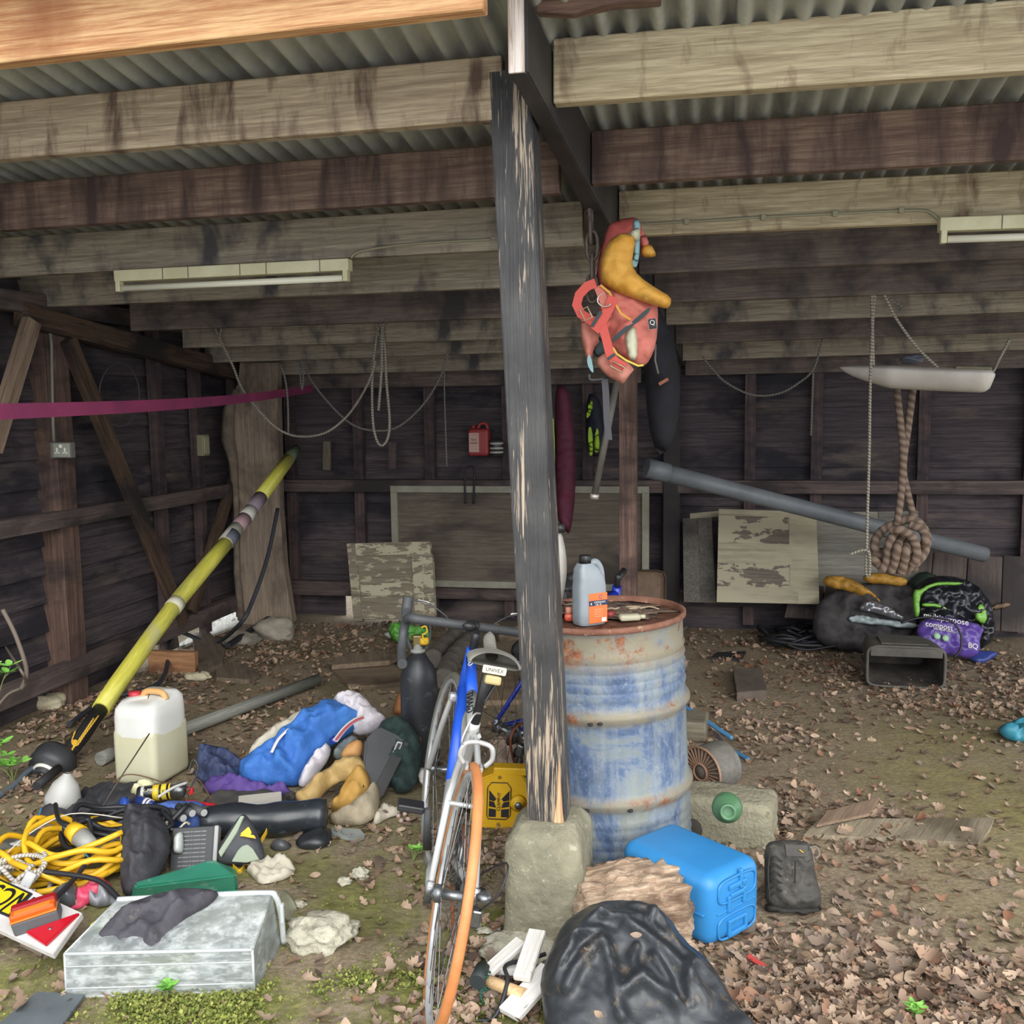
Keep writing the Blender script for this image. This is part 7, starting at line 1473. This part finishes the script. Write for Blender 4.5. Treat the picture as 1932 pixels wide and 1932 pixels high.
while cnt < 11500 and k < 60000:
    k += 1; t = rl.random(); y = 2.05+(7.4-2.05)*t**1.25; x = rl.uniform(-.62, .75)*y
    if rl.random() > dens((x, y)): continue
    M = TR((x, y, gz(x, y)+rl.uniform(.002, .011))) @ RZ(rl.uniform(0, 6.28)) @ Matrix.Rotation(rl.gauss(0, .22), 4, 'X') @ Matrix.Rotation(rl.gauss(0, .16), 4, 'Y')
    a = rnd_leaf_args(rl); a['L'] *= rl.uniform(.45, .8); leaf_geo(mbl.bm, M, tint=rl.random(), lay=tl, **a); cnt += 1
ob('leaf_litter', mbl, dead, M=Matrix(), label='thick litter of small dead brown leaves over the earth floor', cat='leaf litter', kind='stuff')
protos = []
for i in range(10):
    m_ = MB(); a = rnd_leaf_args(rl); a['L'] = 1; a['w_'] = rl.uniform(.42, .7); a['lobes'] = (4, 0, 3, 5, 4)[i % 5]; leaf_geo(m_.bm, Matrix(), tint=0, **a)
    me = bpy.data.meshes.new('dead_leaf'); m_.bm.to_mesh(me); m_.bm.free(); me.materials.append(dead); protos.append(me)
n = 0
while n < 300:
    y = 2.2+1.6*rl.random()**1.4; x = rl.uniform(-.54, .54)*y
    if rl.random() > dens((x, y))+.04: continue
    o = bpy.data.objects.new('dead_leaf', protos[n % 10]); C.objects.link(o); L = rl.uniform(.03, .075)
    o.matrix_basis = TR((x, y, gz(x, y)+rl.uniform(.012, .026))) @ RZ(rl.uniform(0, 6.28)) @ Matrix.Rotation(rl.gauss(0, .3), 4, 'X') @ Matrix.Rotation(rl.gauss(0, .2), 4, 'Y') @ Matrix.Diagonal((L, L, L, 1))
    tag(o, 'dry curled brown leaf lying on the foreground litter', 'leaf', 'dry leaves on the foreground'); n += 1
# leaves caught on the coat
for x, y, dd_ in ((1108, 1795, .12), (1200, 1765, .13), (1130, 1915, .13)):
    p = hit(x, y, coat_pl[0]+coat_pl[1].cross(coat_pl[2])*dd_, coat_pl[1].cross(coat_pl[2])); o = bpy.data.objects.new('dead_leaf', protos[1]); C.objects.link(o)
    o.matrix_basis = TR(p) @ RZ(x) @ Matrix.Rotation(.5, 4, 'X') @ Matrix.Diagonal((.03, .03, .03, 1)); tag(o, 'dead leaf caught on the crumpled black coat', 'leaf', 'dead leaves on the black coat')
# moss and clover carpet
mossm = leafcol(['4f5a24', '626e2c', '767f34', '868b42', '6a7532', '979a50', '655f30'], .9)
mbm = MB(); tl = mbm.bm.faces.layers.float.new('tint'); cnt = k = 0
def mossd(x, y):
    f = .03+.97*ss(-.08, .22, nz((x, y, 7), 2.1)+.25*nz((x, y, 3), 7))
    a = f*ss(.45, .0, x)*ss(3.4, 2.95, y)
    return a*(.5+.5*ss(2.9, 2.4, y))
while cnt < 26000 and k < 150000:
    k += 1; y = 2.1+1.3*rl.random()**1.3; x = rl.uniform(-.56, .2)*y
    if rl.random() > mossd(x, y): continue
    big = rl.random() < .2 and y < 2.75; L = rl.uniform(.004, .009)*(1.5 if big else 1); z = gz(x, y)+rl.uniform(.0, .014)
    a0_ = rl.uniform(0, 6.28); c = Vector((x, y, z)); ti = rl.random(); nn = 3 if big else 2
    for j in range(nn):
        a = a0_+j*2*PI/nn; d = Vector((math.cos(a), math.sin(a), rl.uniform(.1, 1.1)))*L; s_ = Vector((-math.sin(a), math.cos(a), 0))*L*.45
        f = mbm.bm.faces.new([mbm.bm.verts.new(q) for q in (c, c+d*.6+s_, c+d, c+d*.6-s_)]); f[tl] = ti
    cnt += 1
ob('moss', mbm, mossm, M=Matrix(), label='low green moss and tiny clover over the open ground in front', cat='moss', kind='stuff')
# small green plants
grn = leafcol(['5f9a3c', '79b24e', '8cc25c', '6aa544'], .5); stm = plain('6d7a45', .7)
def sprig(c, h, n, L, lab, lean=(0, 0)):
    t = thing('green_sprig', lab, 'plant', c); r = random.Random(int(c.x*1000))
    tops = []
    mb = MB()
    for i in range(n):
        a = r.uniform(0, 6.28); rr_ = r.uniform(.2, 1)*h*.6; p = c+Vector((math.cos(a)*rr_+lean[0], math.sin(a)*rr_*.5+lean[1], h*r.uniform(.5, 1))); mb.tube(catmull([c, c.lerp(p, .5)+SZ*h*.15, p], 4), .0018, 5); tops.append((p, a))
    ob('stem', mb, stm, parent=t); mb = MB(); tl = mb.bm.faces.layers.float.new('tint')
    for p, a in tops:
        for j in range(4):
            M = TR(p) @ RZ(a+j*1.5) @ Matrix.Rotation(-.3, 4, 'Y') @ TR((L*.5, 0, 0)) @ Matrix.Rotation(r.uniform(-.4, .4), 4, 'X')
            leaf_geo(mb.bm, M, L, .5, .1, .1, 0, r.random(), tl)
    ob('leaves', mb, grn, parent=t)
sprig(D(-8, 1275, 3.7)-SZ*.1, .15, 5, .05, 'bright green leafy sprig at the left edge beside the wall, upper one')
sprig(D(-2, 1410, 3.7)-SZ*.06, .12, 5, .05, 'bright green leafy sprig at the left edge, middle one')
sprig(G(25, 1475), .12, 9, .045, 'low green seedling plant left of the pole end')
sprig(G(315, 1890), .05, 5, .03, 'small green sprig growing in front of the clear box')
sprig(G(780, 1625), .05, 5, .025, 'tiny green sprig growing left of the bicycle rear wheel')
sprig(G(1725, 1925), .04, 4, .025, 'tiny green sprig in the leaf litter at bottom right')
